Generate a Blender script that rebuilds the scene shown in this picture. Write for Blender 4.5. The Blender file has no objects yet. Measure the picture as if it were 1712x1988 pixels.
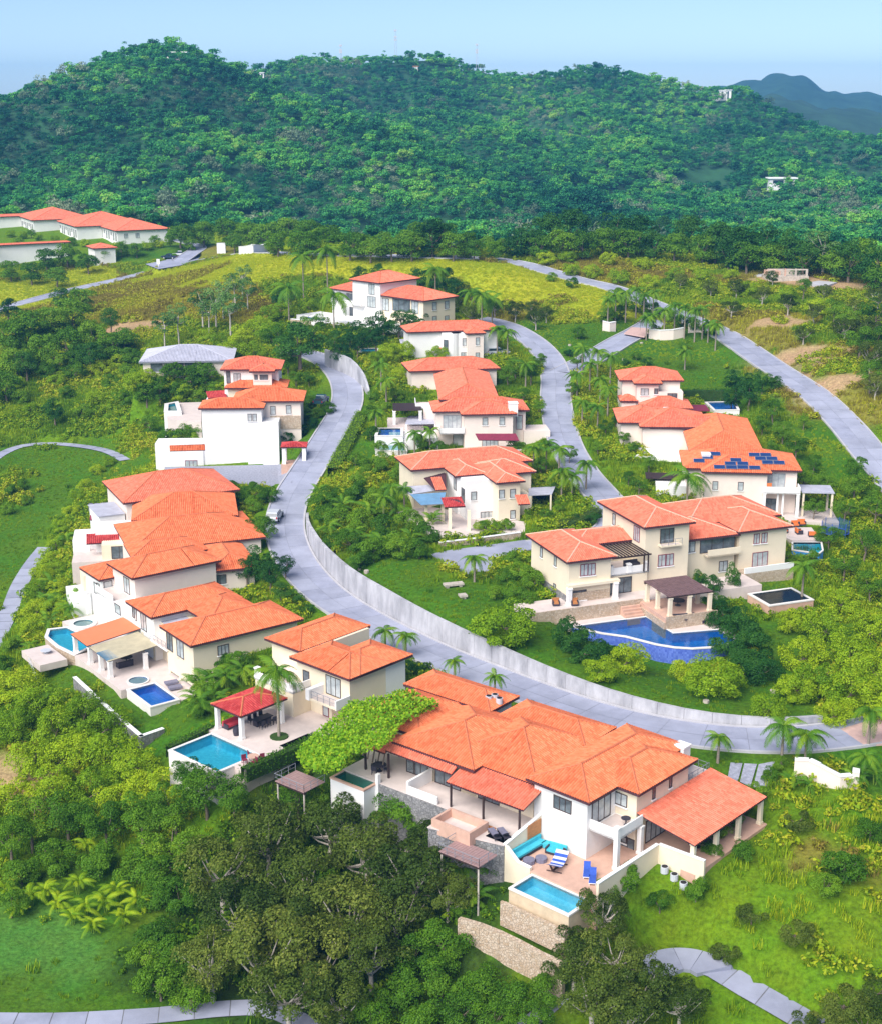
import bpy, bmesh, math, random
import numpy as np
from mathutils import Vector, Matrix
random.seed(7); RNG = np.random.default_rng(7)
R = math.radians
# ------------------------------------------------------------------ camera, sky, sun, exposure
SC = bpy.context.scene
COL = SC.collection
FPX, ZC, CX, CY = 2800.0, 66.0, 856.0, 994.0          # focal length in photo pixels, camera height
TH = math.atan((994 - 180) / FPX)                      # pitch below the horizon
cam_d = bpy.data.cameras.new('camera'); cam = bpy.data.objects.new('camera', cam_d); COL.objects.link(cam)
cam.location = (0, 0, ZC); cam.rotation_euler = (math.pi / 2 - TH, 0, 0)
cam_d.sensor_fit = 'HORIZONTAL'; cam_d.sensor_width = 36.0; cam_d.lens = 36.0 * FPX / 1712.0
cam_d.clip_start = 1.0; cam_d.clip_end = 20000.0
SC.camera = cam
SUN_EL, SUN_AZ = R(46), R(214)                         # behind the camera, a little to the left
W = bpy.data.worlds.new('World'); SC.world = W; W.use_nodes = True
nt = W.node_tree; bg = nt.nodes['Background']
sky = nt.nodes.new('ShaderNodeTexSky'); sky.sky_type = 'NISHITA'; sky.sun_disc = False
sky.sun_elevation = SUN_EL; sky.sun_rotation = SUN_AZ; sky.air_density = 0.5; sky.dust_density = 0.3; sky.ozone_density = 1.2; sky.altitude = 0
nt.links.new(sky.outputs[0], bg.inputs[0]); bg.inputs[1].default_value = 0.088
sl = bpy.data.lights.new('sun', 'SUN'); sun = bpy.data.objects.new('sun', sl); COL.objects.link(sun)
sl.energy = 3.5; sl.angle = R(55); sl.color = (1.0, 0.96, 0.9)
sd = Vector((math.sin(SUN_AZ) * math.cos(SUN_EL), math.cos(SUN_AZ) * math.cos(SUN_EL), math.sin(SUN_EL)))
sun.rotation_euler = (-sd).to_track_quat('-Z', 'Y').to_euler()
SC.view_settings.view_transform = 'Standard'; SC.view_settings.look = 'None'
SC.view_settings.exposure = 0.85; SC.view_settings.gamma = 1.0
SC.view_settings.use_curve_mapping = False
SC.render.engine = 'CYCLES'; SC.cycles.max_bounces = 6; SC.cycles.diffuse_bounces = 3; SC.cycles.glossy_bounces = 2
SC.cycles.transmission_bounces = 3; SC.cycles.transparent_max_bounces = 8; SC.cycles.volume_bounces = 1
SC.cycles.use_denoising = True; SC.cycles.caustics_reflective = False; SC.cycles.caustics_refractive = False

# ------------------------------------------------------------------ geometry helpers
ST, CT = math.sin(TH), math.cos(TH)
def ray(u, v):
    x = (u - CX) / FPX; y = (CY - v) / FPX
    return Vector((x, CT + y * ST, -ST + y * CT))
def P(u, v, z):                                        # the point at height z that stands at photo pixel (u, v)
    d = ray(u, v); return Vector((0, 0, ZC)) + d * ((z - ZC) / d.z)
def PD(u, v, D):                                       # the point at ground distance D
    d = ray(u, v); return Vector((0, 0, ZC)) + d * (D / math.hypot(d.x, d.y))
def pix(p):
    x, y, z = p[0], p[1], p[2] - ZC
    dz = y * CT - z * ST
    return CX + FPX * x / dz, CY - FPX * (y * ST + z * CT) / dz
class Zm:                                              # coordinates read off an enlarged detail
    def __init__(s, ox, oy, k): s.ox, s.oy, s.k = ox, oy, k
    def __call__(s, x, y): return (x / s.k + s.ox, y / s.k + s.oy)
q4 = Zm(960, 1380, 2.8533); q3 = Zm(560, 1290, 3.424); q2 = Zm(400, 1180, 3.424); q6 = Zm(0, 880, 2.675); q1 = Zm(0, 1160, 2.675)
q7 = Zm(540, 820, 2.675); q8 = Zm(980, 880, 2.3388); q5 = Zm(1072, 560, 2.675); qm = Zm(540, 500, 2.675); qf = Zm(0, 380, 3.5667)
r1 = Zm(140, 900, 4.505); r2 = Zm(700, 600, 4.505); r3 = Zm(700, 840, 4.505); r4 = Zm(1170, 690, 3.891); r5 = Zm(280, 640, 4.505)
r6 = Zm(560, 500, 4.7556); r7 = Zm(30, 1160, 4.28); r8 = Zm(1040, 560, 4.28); q9 = Zm(1072, 1340, 2.675)
r9 = Zm(1150, 1560, 6.848); q0 = Zm(540, 1500, 2.675)

class MB:                                              # collects faces, builds ONE mesh object
    def __init__(s): s.v = []; s.f = []; s.mi = []; s.uv = []
    def poly(s, pts, mi=0, uv=None):
        n = len(s.v); s.v.extend(tuple(p) for p in pts); s.f.append(tuple(range(n, n + len(pts)))); s.mi.append(mi)
        s.uv.append(uv)
    def prism(s, poly, z0, z1, mi=0, bottom=False):
        a = sum(poly[i][0] * poly[(i + 1) % len(poly)][1] - poly[(i + 1) % len(poly)][0] * poly[i][1] for i in range(len(poly)))
        if a < 0: poly = poly[::-1]
        n = len(poly)
        zz0 = z0 if isinstance(z0, (list, tuple)) else [z0] * n; zz1 = z1 if isinstance(z1, (list, tuple)) else [z1] * n
        for i in range(n):
            j = (i + 1) % n
            s.poly([(poly[i][0], poly[i][1], zz0[i]), (poly[j][0], poly[j][1], zz0[j]), (poly[j][0], poly[j][1], zz1[j]), (poly[i][0], poly[i][1], zz1[i])], mi)
        s.poly([(p[0], p[1], z) for p, z in zip(poly, zz1)], mi)
        if bottom: s.poly([(p[0], p[1], z) for p, z in list(zip(poly, zz0))[::-1]], mi)
    def box(s, x0, x1, y0, y1, z0, z1, mi=0):
        s.prism([(x0, y0), (x1, y0), (x1, y1), (x0, y1)], z0, z1, mi, True)
    def tube(s, pts, rad, n=6, mi=0, cap=True):
        rings = []
        for i, p in enumerate(pts):
            p = Vector(p); t = (Vector(pts[min(i + 1, len(pts) - 1)]) - Vector(pts[max(i - 1, 0)])).normalized()
            a = Vector((1, 0, 0)) if abs(t.x) < .8 else Vector((0, 1, 0))
            x = t.cross(a).normalized(); y = t.cross(x)
            b = len(s.v)
            for k in range(n):
                g = 2 * math.pi * k / n
                s.v.append(tuple(p + (x * math.cos(g) + y * math.sin(g)) * rad[i]))
            rings.append(b)
        for i in range(len(rings) - 1):
            for k in range(n):
                s.f.append((rings[i] + k, rings[i] + (k + 1) % n, rings[i + 1] + (k + 1) % n, rings[i + 1] + k)); s.mi.append(mi); s.uv.append(None)
        if cap:
            s.f.append(tuple(rings[-1] + k for k in range(n))); s.mi.append(mi); s.uv.append(None)
    def mesh(s, name, mats, off=(0, 0, 0), smooth=False):
        me = bpy.data.meshes.new(name)
        o = off
        me.from_pydata([(p[0] - o[0], p[1] - o[1], p[2] - o[2]) for p in s.v], [], s.f)
        for m in (mats if isinstance(mats, (list, tuple)) else [mats]): me.materials.append(m)
        if any(s.mi): me.polygons.foreach_set('material_index', s.mi)
        if any(u is not None for u in s.uv):
            l = me.uv_layers.new(name='UVMap'); buf = []
            for f, u in zip(s.f, s.uv):
                buf.extend(c for q in (u if u is not None else [(0, 0)] * len(f)) for c in q)
            l.data.foreach_set('uv', buf)
        if smooth: me.polygons.foreach_set('use_smooth', [True] * len(me.polygons))
        me.update(); return me
    def build(s, name, mats, parent=None, smooth=False, loc=None):
        if parent is not None:
            w = worldloc(parent); o = link(name, s.mesh(name, mats, w, smooth), parent)
        else:
            w = Vector(loc) if loc is not None else Vector((0, 0, 0))
            o = link(name, s.mesh(name, mats, w, smooth)); o.location = w
        return o
def worldloc(o):
    l = Vector((0, 0, 0))
    while o is not None: l = l + o.location; o = o.parent
    return l
def link(name, data, parent=None):
    o = bpy.data.objects.new(name, data); COL.objects.link(o)
    if parent is not None: o.parent = parent
    return o
def tag(o, label=None, cat=None, group=None, kind=None):
    if label: o['label'] = label
    if cat: o['category'] = cat
    if group: o['group'] = group
    if kind: o['kind'] = kind
    return o
def thing(name, label, cat, loc, group=None):
    return tag(link(name, None), label, cat, group) if False else _thing(name, label, cat, loc, group)
def _thing(name, label, cat, loc, group):
    o = link(name, None); o.location = loc; o.empty_display_size = 0.5
    return tag(o, label, cat, group)
def offpoly(poly, d):
    n = len(poly); a = sum(poly[i][0] * poly[(i + 1) % n][1] - poly[(i + 1) % n][0] * poly[i][1] for i in range(n)); s = 1 if a > 0 else -1
    out = []
    for i in range(n):
        p0, p1, p2 = [Vector((q[0], q[1])) for q in (poly[i - 1], poly[i], poly[(i + 1) % n])]
        d1 = (p1 - p0).normalized(); d2 = (p2 - p1).normalized(); n1 = Vector((d1.y, -d1.x)) * s; n2 = Vector((d2.y, -d2.x)) * s
        m = (n1 + n2); l = m.length; m = m / l if l > 1e-6 else n1; k = d / max(m.dot(n1), .5)
        out.append((p1.x + m.x * k, p1.y + m.y * k))
    return out
# ------------------------------------------------------------------ materials (all procedural)
def N(t, kind, **kw):
    n = t.nodes.new(kind)
    for k, v in kw.items(): setattr(n, k, v)
    return n
def newmat(name):
    m = bpy.data.materials.new(name); m.use_nodes = True
    return m, m.node_tree, m.node_tree.nodes['Principled BSDF']
def hsv(c, k): return tuple(max(0, min(1, x * k)) for x in c[:3]) + (1,)
def pm(name, col, rough=.85, var=.18, scale=2.0, bump=0.0, bscale=30.0, col2=None, spec=.3, coord='Object', detail=6, metal=0.0, stretch=None):
    m, t, b = newmat(name)
    tc = N(t, 'ShaderNodeTexCoord'); src = tc.outputs[coord]
    if stretch:
        mp = N(t, 'ShaderNodeMapping'); mp.inputs['Scale'].default_value = stretch; t.links.new(src, mp.inputs[0]); src = mp.outputs[0]
    no = N(t, 'ShaderNodeTexNoise'); no.inputs['Scale'].default_value = scale; no.inputs['Detail'].default_value = detail; no.inputs['Roughness'].default_value = .65
    t.links.new(src, no.inputs['Vector'])
    cr = N(t, 'ShaderNodeValToRGB'); cr.color_ramp.elements[0].position = .3; cr.color_ramp.elements[1].position = .7
    cr.color_ramp.elements[0].color = hsv(col, 1 - var); cr.color_ramp.elements[1].color = (tuple(col2) + (1,)) if col2 else hsv(col, 1 + var)
    t.links.new(no.outputs[0], cr.inputs[0]); t.links.new(cr.outputs[0], b.inputs['Base Color'])
    b.inputs['Roughness'].default_value = rough; b.inputs['Specular IOR Level'].default_value = spec; b.inputs['Metallic'].default_value = metal
    if bump:
        n2 = N(t, 'ShaderNodeTexNoise'); n2.inputs['Scale'].default_value = bscale; n2.inputs['Detail'].default_value = 4; t.links.new(src, n2.inputs['Vector'])
        bp = N(t, 'ShaderNodeBump'); bp.inputs['Strength'].default_value = bump; bp.inputs['Distance'].default_value = .05
        t.links.new(n2.outputs[0], bp.inputs['Height']); t.links.new(bp.outputs[0], b.inputs['Normal'])
    return m
def tilemat(name, col, col2):
    m, t, b = newmat(name)
    uv = N(t, 'ShaderNodeUVMap'); 
    mp = N(t, 'ShaderNodeMapping'); mp.inputs['Scale'].default_value = (1 / .28, 1 / .42, 1); t.links.new(uv.outputs[0], mp.inputs[0])
    fl = N(t, 'ShaderNodeVectorMath', operation='FLOOR'); t.links.new(mp.outputs[0], fl.inputs[0])
    wn = N(t, 'ShaderNodeTexWhiteNoise', noise_dimensions='2D'); t.links.new(fl.outputs[0], wn.inputs['Vector'])
    tc = N(t, 'ShaderNodeTexCoord'); no = N(t, 'ShaderNodeTexNoise'); no.inputs['Scale'].default_value = .55; no.inputs['Detail'].default_value = 7
    t.links.new(tc.outputs['Object'], no.inputs['Vector'])
    mx = N(t, 'ShaderNodeMath', operation='MULTIPLY_ADD'); mx.inputs[1].default_value = .6; t.links.new(wn.outputs[0], mx.inputs[0])
    sc = N(t, 'ShaderNodeMath', operation='MULTIPLY'); sc.inputs[1].default_value = .35; t.links.new(no.outputs[0], sc.inputs[0]); t.links.new(sc.outputs[0], mx.inputs[2])
    cr = N(t, 'ShaderNodeValToRGB'); e = cr.color_ramp.elements; e[0].position = .1; e[0].color = hsv(col, .74); e[1].position = .95; e[1].color = tuple(col2) + (1,)
    k = e.new(.35); k.color = tuple(col) + (1,)
    t.links.new(mx.outputs[0], cr.inputs[0]); t.links.new(cr.outputs[0], b.inputs['Base Color'])
    # course steps as fine relief
    sep = N(t, 'ShaderNodeSeparateXYZ'); t.links.new(mp.outputs[0], sep.inputs[0])
    fr = N(t, 'ShaderNodeMath', operation='FRACT'); t.links.new(sep.outputs[1], fr.inputs[0])
    bp = N(t, 'ShaderNodeBump'); bp.inputs['Strength'].default_value = .9; bp.inputs['Distance'].default_value = .05; bp.invert = True
    t.links.new(fr.outputs[0], bp.inputs['Height']); t.links.new(bp.outputs[0], b.inputs['Normal'])
    b.inputs['Roughness'].default_value = .8; b.inputs['Specular IOR Level'].default_value = .25
    return m
def leafmat(name, cols, transl=.35, rough=.6, huevar=.5):
    """foliage: a hue picked per plant, small differences from leaf to leaf"""
    m, t, b = newmat(name); t.nodes.remove(b); out = t.nodes['Material Output']
    oi = N(t, 'ShaderNodeObjectInfo')
    at = N(t, 'ShaderNodeAttribute', attribute_name='lv')
    ti = N(t, 'ShaderNodeAttribute', attribute_name='tint', attribute_type='INSTANCER')
    ad = N(t, 'ShaderNodeMath', operation='MULTIPLY_ADD'); ad.inputs[1].default_value = 1 - huevar
    t.links.new(at.outputs['Fac'], ad.inputs[0])
    ra = N(t, 'ShaderNodeMath', operation='MULTIPLY'); ra.inputs[1].default_value = huevar; t.links.new(oi.outputs['Random'], ra.inputs[0])
    t.links.new(ra.outputs[0], ad.inputs[2])
    su = N(t, 'ShaderNodeMath', operation='ADD'); t.links.new(ad.outputs[0], su.inputs[0]); t.links.new(ti.outputs['Fac'], su.inputs[1])
    cr = N(t, 'ShaderNodeValToRGB'); e = cr.color_ramp.elements
    e[0].position = 0; e[0].color = tuple(cols[0]) + (1,); e[1].position = 1; e[1].color = tuple(cols[-1]) + (1,)
    for i, c in enumerate(cols[1:-1]):
        k = e.new((i + 1) / (len(cols) - 1)); k.color = tuple(c) + (1,)
    t.links.new(su.outputs[0], cr.inputs[0])
    df = N(t, 'ShaderNodeBsdfDiffuse'); tr = N(t, 'ShaderNodeBsdfTranslucent'); mx = N(t, 'ShaderNodeMixShader'); mx.inputs[0].default_value = transl
    gl = N(t, 'ShaderNodeBsdfGlossy'); gl.inputs['Roughness'].default_value = rough; m2 = N(t, 'ShaderNodeMixShader'); m2.inputs[0].default_value = .012
    t.links.new(cr.outputs[0], df.inputs[0]); t.links.new(cr.outputs[0], tr.inputs[0])
    t.links.new(df.outputs[0], mx.inputs[1]); t.links.new(tr.outputs[0], mx.inputs[2])
    t.links.new(mx.outputs[0], m2.inputs[1]); t.links.new(gl.outputs[0], m2.inputs[2]); t.links.new(m2.outputs[0], out.inputs[0])
    return m
def watermat(name, col):
    m, t, b = newmat(name); t.nodes.remove(b); out = t.nodes['Material Output']
    tr = N(t, 'ShaderNodeBsdfTransparent'); tr.inputs[0].default_value = tuple(col) + (1,)
    gl = N(t, 'ShaderNodeBsdfGlossy'); gl.inputs['Roughness'].default_value = .04
    fr = N(t, 'ShaderNodeFresnel'); fr.inputs[0].default_value = 1.33
    no = N(t, 'ShaderNodeTexNoise'); no.inputs['Scale'].default_value = 2.5; no.inputs['Detail'].default_value = 3
    tc = N(t, 'ShaderNodeTexCoord'); t.links.new(tc.outputs['Object'], no.inputs['Vector'])
    bp = N(t, 'ShaderNodeBump'); bp.inputs['Strength'].default_value = .25; bp.inputs['Distance'].default_value = .1; t.links.new(no.outputs[0], bp.inputs['Height'])
    t.links.new(bp.outputs[0], gl.inputs['Normal']); t.links.new(bp.outputs[0], fr.inputs['Normal'])
    mx = N(t, 'ShaderNodeMixShader'); t.links.new(fr.outputs[0], mx.inputs[0]); t.links.new(tr.outputs[0], mx.inputs[1]); t.links.new(gl.outputs[0], mx.inputs[2])
    t.links.new(mx.outputs[0], out.inputs[0]); return m
def mosaic(name, c1, c2, size=.25):
    m, t, b = newmat(name)
    tc = N(t, 'ShaderNodeTexCoord'); mp = N(t, 'ShaderNodeMapping'); mp.inputs['Scale'].default_value = (1 / size,) * 3; t.links.new(tc.outputs['Object'], mp.inputs[0])
    fl = N(t, 'ShaderNodeVectorMath', operation='FLOOR'); t.links.new(mp.outputs[0], fl.inputs[0])
    wn = N(t, 'ShaderNodeTexWhiteNoise'); t.links.new(fl.outputs[0], wn.inputs['Vector'])
    mx = N(t, 'ShaderNodeMix', data_type='RGBA'); mx.inputs['A'].default_value = tuple(c1) + (1,); mx.inputs['B'].default_value = tuple(c2) + (1,)
    t.links.new(wn.outputs[0], mx.inputs['Factor']); t.links.new(mx.outputs['Result'], b.inputs['Base Color']); b.inputs['Roughness'].default_value = .4
    return m
def stonemat(name, c1, c2, joint, scale=2.2):
    m, t, b = newmat(name)
    tc = N(t, 'ShaderNodeTexCoord')
    vo = N(t, 'ShaderNodeTexVoronoi'); vo.inputs['Scale'].default_value = scale; t.links.new(tc.outputs['Object'], vo.inputs['Vector'])
    ve = N(t, 'ShaderNodeTexVoronoi', feature='DISTANCE_TO_EDGE'); ve.inputs['Scale'].default_value = scale; t.links.new(tc.outputs['Object'], ve.inputs['Vector'])
    sp = N(t, 'ShaderNodeSeparateColor'); t.links.new(vo.outputs['Color'], sp.inputs[0])
    mx = N(t, 'ShaderNodeMix', data_type='RGBA'); mx.inputs['A'].default_value = tuple(c1) + (1,); mx.inputs['B'].default_value = tuple(c2) + (1,); t.links.new(sp.outputs[0], mx.inputs['Factor'])
    cr = N(t, 'ShaderNodeValToRGB'); cr.color_ramp.elements[0].position = .0; cr.color_ramp.elements[1].position = .09; t.links.new(ve.outputs['Distance'], cr.inputs[0])
    m2 = N(t, 'ShaderNodeMix', data_type='RGBA'); m2.inputs['A'].default_value = tuple(joint) + (1,); t.links.new(cr.outputs[0], m2.inputs['Factor']); t.links.new(mx.outputs['Result'], m2.inputs['B'])
    t.links.new(m2.outputs['Result'], b.inputs['Base Color']); b.inputs['Roughness'].default_value = .9
    bp = N(t, 'ShaderNodeBump'); bp.inputs['Strength'].default_value = .8; bp.inputs['Distance'].default_value = .06; t.links.new(cr.outputs[0], bp.inputs['Height']); t.links.new(bp.outputs[0], b.inputs['Normal'])
    return m
M = {}
M['cream'] = pm('cream_stucco', (.82, .71, .54), .9, .05, .5, .15, 40, spec=.1)
M['pinkcream'] = pm('pink_cream_stucco', (.84, .72, .64), .9, .05, .5, .15, 40, spec=.1)
M['white'] = pm('white_stucco', (.86, .84, .82), .9, .04, .5, .1, 40, spec=.1)
M['trim'] = pm('white_trim', (.88, .87, .86), .7, .03, 1)
M['fascia'] = pm('dark_fascia', (.085, .035, .045), .6, .2, 1)
M['tile_o'] = tilemat('orange_clay_tile', (.74, .185, .075), (.83, .26, .125))
M['tile_r'] = tilemat('coral_clay_tile', (.74, .185, .105), (.82, .26, .165))
M['tile_d'] = tilemat('deep_red_tile', (.46, .045, .045), (.6, .10, .09))
M['cap_o'] = pm('ridge_cap_clay', (.58, .17, .08), .8, .2, 3)
M['cap_w'] = pm('ridge_mortar', (.70, .42, .30), .9, .15, 3)
M['metal_g'] = pm('grey_metal_sheet', (.46, .46, .54), .75, .15, .8, spec=.2)
M['metal_b'] = pm('blue_metal_sheet', (.16, .32, .50), .4, .2, .8, spec=.5)
M['polyc'] = pm('beige_polycarbonate', (.50, .44, .30), .5, .15, .8)
M['dark'] = pm('dark_wood', (.05, .03, .028), .6, .3, 3)
M['frame'] = pm('window_frame_dark', (.07, .045, .04), .5, .2, 3)
M['maroon'] = pm('maroon_shutter', (.22, .03, .06), .6, .2, 3)
M['wood'] = pm('orange_wood', (.48, .2, .07), .6, .3, 2, stretch=(1, 1, 6))
M['deck'] = pm('weathered_deck', (.36, .23, .22), .75, .3, 2, stretch=(1, 6, 1))
M['terra'] = pm('terracotta_paving', (.60, .38, .29), .8, .12, 1.0)
M['paving'] = pm('pale_paving', (.66, .56, .52), .8, .1, .8)
M['copingw'] = pm('pool_coping', (.78, .74, .71), .7, .06, 1)
M['stone'] = stonemat('tan_stone', (.50, .36, .24), (.66, .54, .42), (.40, .32, .24), 4.2)
M['stone_g'] = stonemat('grey_stone', (.20, .195, .20), (.34, .33, .33), (.17, .165, .165), 3.4)
M['conc'] = pm('road_concrete', (.33, .345, .44), .9, .2, .18, .2, 20, detail=9)
M['conc_d'] = pm('joint_dark', (.2, .2, .22), .95, .2, .5)
M['wallconc'] = pm('stained_wall_concrete', (.42, .42, .46), .95, .35, .55, .3, 10, col2=(.62, .61, .64), stretch=(1, 1, .35), detail=10)
M['kerb'] = pm('kerb_concrete', (.46, .45, .48), .9, .12, .5)
M['brick'] = pm('pink_brick_paving', (.60, .40, .36), .9, .12, 2.0)
M['asph'] = pm('cobbled_drive', (.30, .31, .38), .9, .3, 3, .4, 8)
M['rubble'] = pm('pale_rubble', (.5, .44, .38), .95, .3, 2)
M['bark'] = pm('grey_bark', (.22, .17, .13), .95, .3, 3, .3, 12)
M['barkp'] = pm('pale_bark', (.52, .46, .40), .9, .25, 3)
M['palmtrunk'] = pm('palm_trunk', (.30, .25, .20), .95, .25, 3, stretch=(1, 1, 5))
M['palmshaft'] = pm('green_crownshaft', (.22, .34, .04), .6, .15, 3)
M['furn_d'] = pm('dark_furniture', (.045, .04, .055), .6, .3, 4)
M['cush_t'] = pm('turquoise_cushion', (.06, .46, .58), .8, .15, 3)
M['cush_b'] = pm('blue_cushion', (.04, .10, .46), .8, .15, 3)
M['cush_o'] = pm('orange_cushion', (.75, .2, .05), .8, .15, 3)
M['cush_g'] = pm('grey_cushion', (.20, .19, .26), .8, .15, 3)
M['cush_r'] = pm('red_cushion', (.5, .05, .07), .8, .15, 3)
M['plw'] = pm('white_plastic', (.8, .8, .82), .5, .05, 3)
M['acgrey'] = pm('grey_unit_casing', (.55, .57, .62), .5, .1, 3)
M['black'] = pm('black_rubber', (.02, .02, .022), .7, .2, 3)
M['carw'] = pm('white_car_paint', (.75, .77, .8), .25, .02, 1, spec=.6)
M['carb'] = pm('dark_blue_car_paint', (.02, .035, .07), .25, .05, 1, spec=.6)
M['cart'] = pm('dark_teal_car_paint', (.02, .07, .09), .3, .05, 1, spec=.6)
M['cars'] = pm('silver_car_paint', (.55, .58, .62), .3, .02, 1, spec=.6)
M['glassd'] = pm('dark_glass', (.02, .04, .06), .08, .1, 1, spec=.8)
M['pane'] = pm('curtained_pane', (.40, .46, .50), .12, .35, .9, spec=.8, col2=(.62, .66, .66))
M['paned'] = pm('shaded_pane', (.07, .09, .10), .1, .5, .7, spec=.8, col2=(.2, .24, .27))
M['solar'] = pm('solar_cell', (.02, .05, .16), .15, .2, 3, spec=.7)
M['railw'] = pm('white_rail', (.7, .72, .75), .5, .05, 2)
M['raild'] = pm('grey_steel_rail', (.25, .26, .3), .4, .1, 2)
M['redlight'] = pm('tail_lamp_red', (.4, .02, .03), .3, .1, 2)
M['soil'] = pm('dark_soil', (.14, .09, .06), .95, .3, 2)
M['canvas'] = pm('hammock_canvas', (.62, .64, .78), .9, .1, 2)
M['beige'] = pm('beige_render', (.60, .48, .33), .9, .15, 1.2)
M['deckp'] = pm('plum_brown_slats', (.17, .10, .10), .7, .3, 2)
# leaves: dark to light
M['lf_tree'] = leafmat('tree_leaf', [(.030, .10, .006), (.075, .20, .009), (.16, .32, .014), (.29, .43, .022)])
M['lf_olive'] = leafmat('olive_leaf', [(.024, .06, .007), (.065, .115, .011), (.15, .205, .024), (.32, .35, .06)])
M['lf_yel'] = leafmat('yellow_green_leaf', [(.09, .21, .005), (.21, .37, .008), (.38, .52, .012), (.56, .60, .022)])
M['lf_dark'] = leafmat('dark_leaf', [(.011, .06, .012), (.026, .115, .015), (.06, .18, .018), (.12, .25, .026)])
M['lf_vine'] = leafmat('vine_leaf', [(.07, .21, .006), (.16, .37, .01), (.30, .50, .016), (.48, .60, .025)], huevar=.05)
M['lf_palm'] = leafmat('palm_leaf', [(.035, .12, .010), (.09, .235, .014), (.19, .35, .018), (.36, .46, .022)])
M['lf_forest'] = leafmat('forest_leaf', [(.010, .095, .045), (.028, .185, .060), (.07, .32, .070), (.16, .50, .05), (.36, .58, .10)], transl=.25, huevar=.35)
M['lf_scrub'] = leafmat('scrub_leaf', [(.07, .17, .006), (.17, .31, .008), (.34, .45, .011), (.50, .50, .022), (.26, .21, .04)], huevar=.1)
M['lf_grass'] = leafmat('grass_blade', [(.06, .16, .005), (.14, .29, .008), (.34, .46, .011), (.60, .60, .022), (.27, .22, .045)], huevar=.1)
M['lf_pale'] = leafmat('pale_grey_leaf', [(.06, .12, .07), (.14, .22, .12), (.24, .32, .18), (.38, .44, .26)], transl=.2, huevar=.3)
M['lf_mint'] = leafmat('mint_leaf', [(.05, .14, .03), (.11, .24, .05), (.20, .35, .08), (.34, .48, .14)], transl=.3)
# ------------------------------------------------------------------ terrain
def offset_line(pts, d):                               # shift a polyline (Vectors) to its left by d
    out = []
    for i, p in enumerate(pts):
        t = pts[min(i + 1, len(pts) - 1)] - pts[max(i - 1, 0)]; n = Vector((-t.y, t.x, 0)).normalized()
        out.append(Vector((p.x + n.x * d, p.y + n.y * d, p.z)))
    return out
def resample(pts, step):
    pts = [Vector(p) for p in pts]
    # smooth once (Catmull-Rom), then even spacing
    fine = []
    for i in range(len(pts) - 1):
        a = pts[max(i - 1, 0)]; b = pts[i]; c = pts[i + 1]; d = pts[min(i + 2, len(pts) - 1)]
        for k in range(12):
            t = k / 12
            fine.append(.5 * ((2 * b) + (c - a) * t + (2 * a - 5 * b + 4 * c - d) * t * t + (3 * b - a - 3 * c + d) * t ** 3))
    fine.append(pts[-1])
    out = [fine[0]]; acc = 0
    for i in range(1, len(fine)):
        seg = (fine[i] - fine[i - 1]).length
        while acc + seg >= step and seg > 1e-9:
            f = (step - acc) / seg; q = fine[i - 1].lerp(fine[i], f); out.append(q)
            fine[i - 1] = q; seg = (fine[i] - q).length; acc = 0
        acc += seg
    if acc > step * .3: out.append(fine[-1])
    return out
EDGE = [(1760, 1372, 2.0), (1690, 1392, 2.2), (1600, 1407, 2.4), (1530, 1413, 2.6), (1450, 1413, 2.6), (1350, 1404, 2.5), (1250, 1386, 2.3), (1150, 1360, 2.1), (1050, 1326, 1.8), (960, 1292, 1.6),
        (870, 1256, 1.4), (780, 1213, 1.2), (700, 1168, 1.0), (650, 1130, 1.0), (612, 1085, 1.3), (592, 1040, 1.9), (590, 1000, 2.6), (602, 960, 3.6), (625, 920, 4.8), (650, 880, 6.2),
        (674, 840, 7.8), (697, 800, 9.4), (704, 770, 10.5), (698, 740, 11.5), (680, 715, 12.3), (655, 697, 12.9), (620, 684, 13.4), (585, 676, 13.8)]
EDGE_W = [P(*p) for p in EDGE]
ROADW = 5.6
def pxl(l): return [P(*p) for p in l]
ROADS = {   # name: (centre line, width, slab length, label)
    'lower': (offset_line(resample(EDGE_W, 4), ROADW / 2), ROADW, 4.5),
    'upper': (pxl([(930, 618, 16.6), (965, 626, 16.3), (1000, 640, 16), (1040, 667, 15), (1068, 700, 13.6), (1078, 735, 12.3), (1078, 775, 10.9), (1085, 820, 9.5), (1100, 868, 8.2), (1128, 915, 7), (1160, 952, 6.2), (1188, 985, 5.6), (1196, 1018, 5.0), (1160, 1042, 4.6), (1100, 1054, 4.3), (1030, 1062, 4.1)]), 5.4, 4.5),
    'gate': (pxl([(1094, 722, 12.85), (1115, 712, 13.2), (1150, 694, 14), (1203, 662, 15), (1245, 640, 15.8), (1274, 621, 16.3), (1290, 600, 17.4)]), 6.0, 4.5),
    'hill': (pxl([(430, 498, 15), (470, 492, 17), (520, 489, 20.5), (600, 492, 23), (700, 495, 24), (850, 498, 24.3), (950, 502, 23.9), (1010, 511, 23.3), (1060, 525, 22.4), (1120, 542, 21.2), (1180, 556, 20.2), (1235, 577, 18.8), (1290, 600, 17.5), (1345, 622, 17.2), (1408, 650, 16.3), (1496, 709, 14.3), (1577, 762, 12.4), (1640, 822, 10.0), (1689, 881, 7.7), (1725, 922, 6.0), (1800, 1010, 3)]), 6.2, 5.0),
    'left': (pxl([(-60, 622, 5), (0, 600, 6), (60, 583, 7.5), (150, 560, 9), (250, 538, 11), (340, 516, 13), (420, 500, 14.8), (450, 494, 16)]), 5.0, 5.0),
    'drive': (pxl([(318, 466, 17), (345, 466, 16.8), (372, 472, 16.4), (386, 480, 16), (370, 492, 15.4), (350, 506, 14.2)]), 5.0, 5.0),
}
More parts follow.
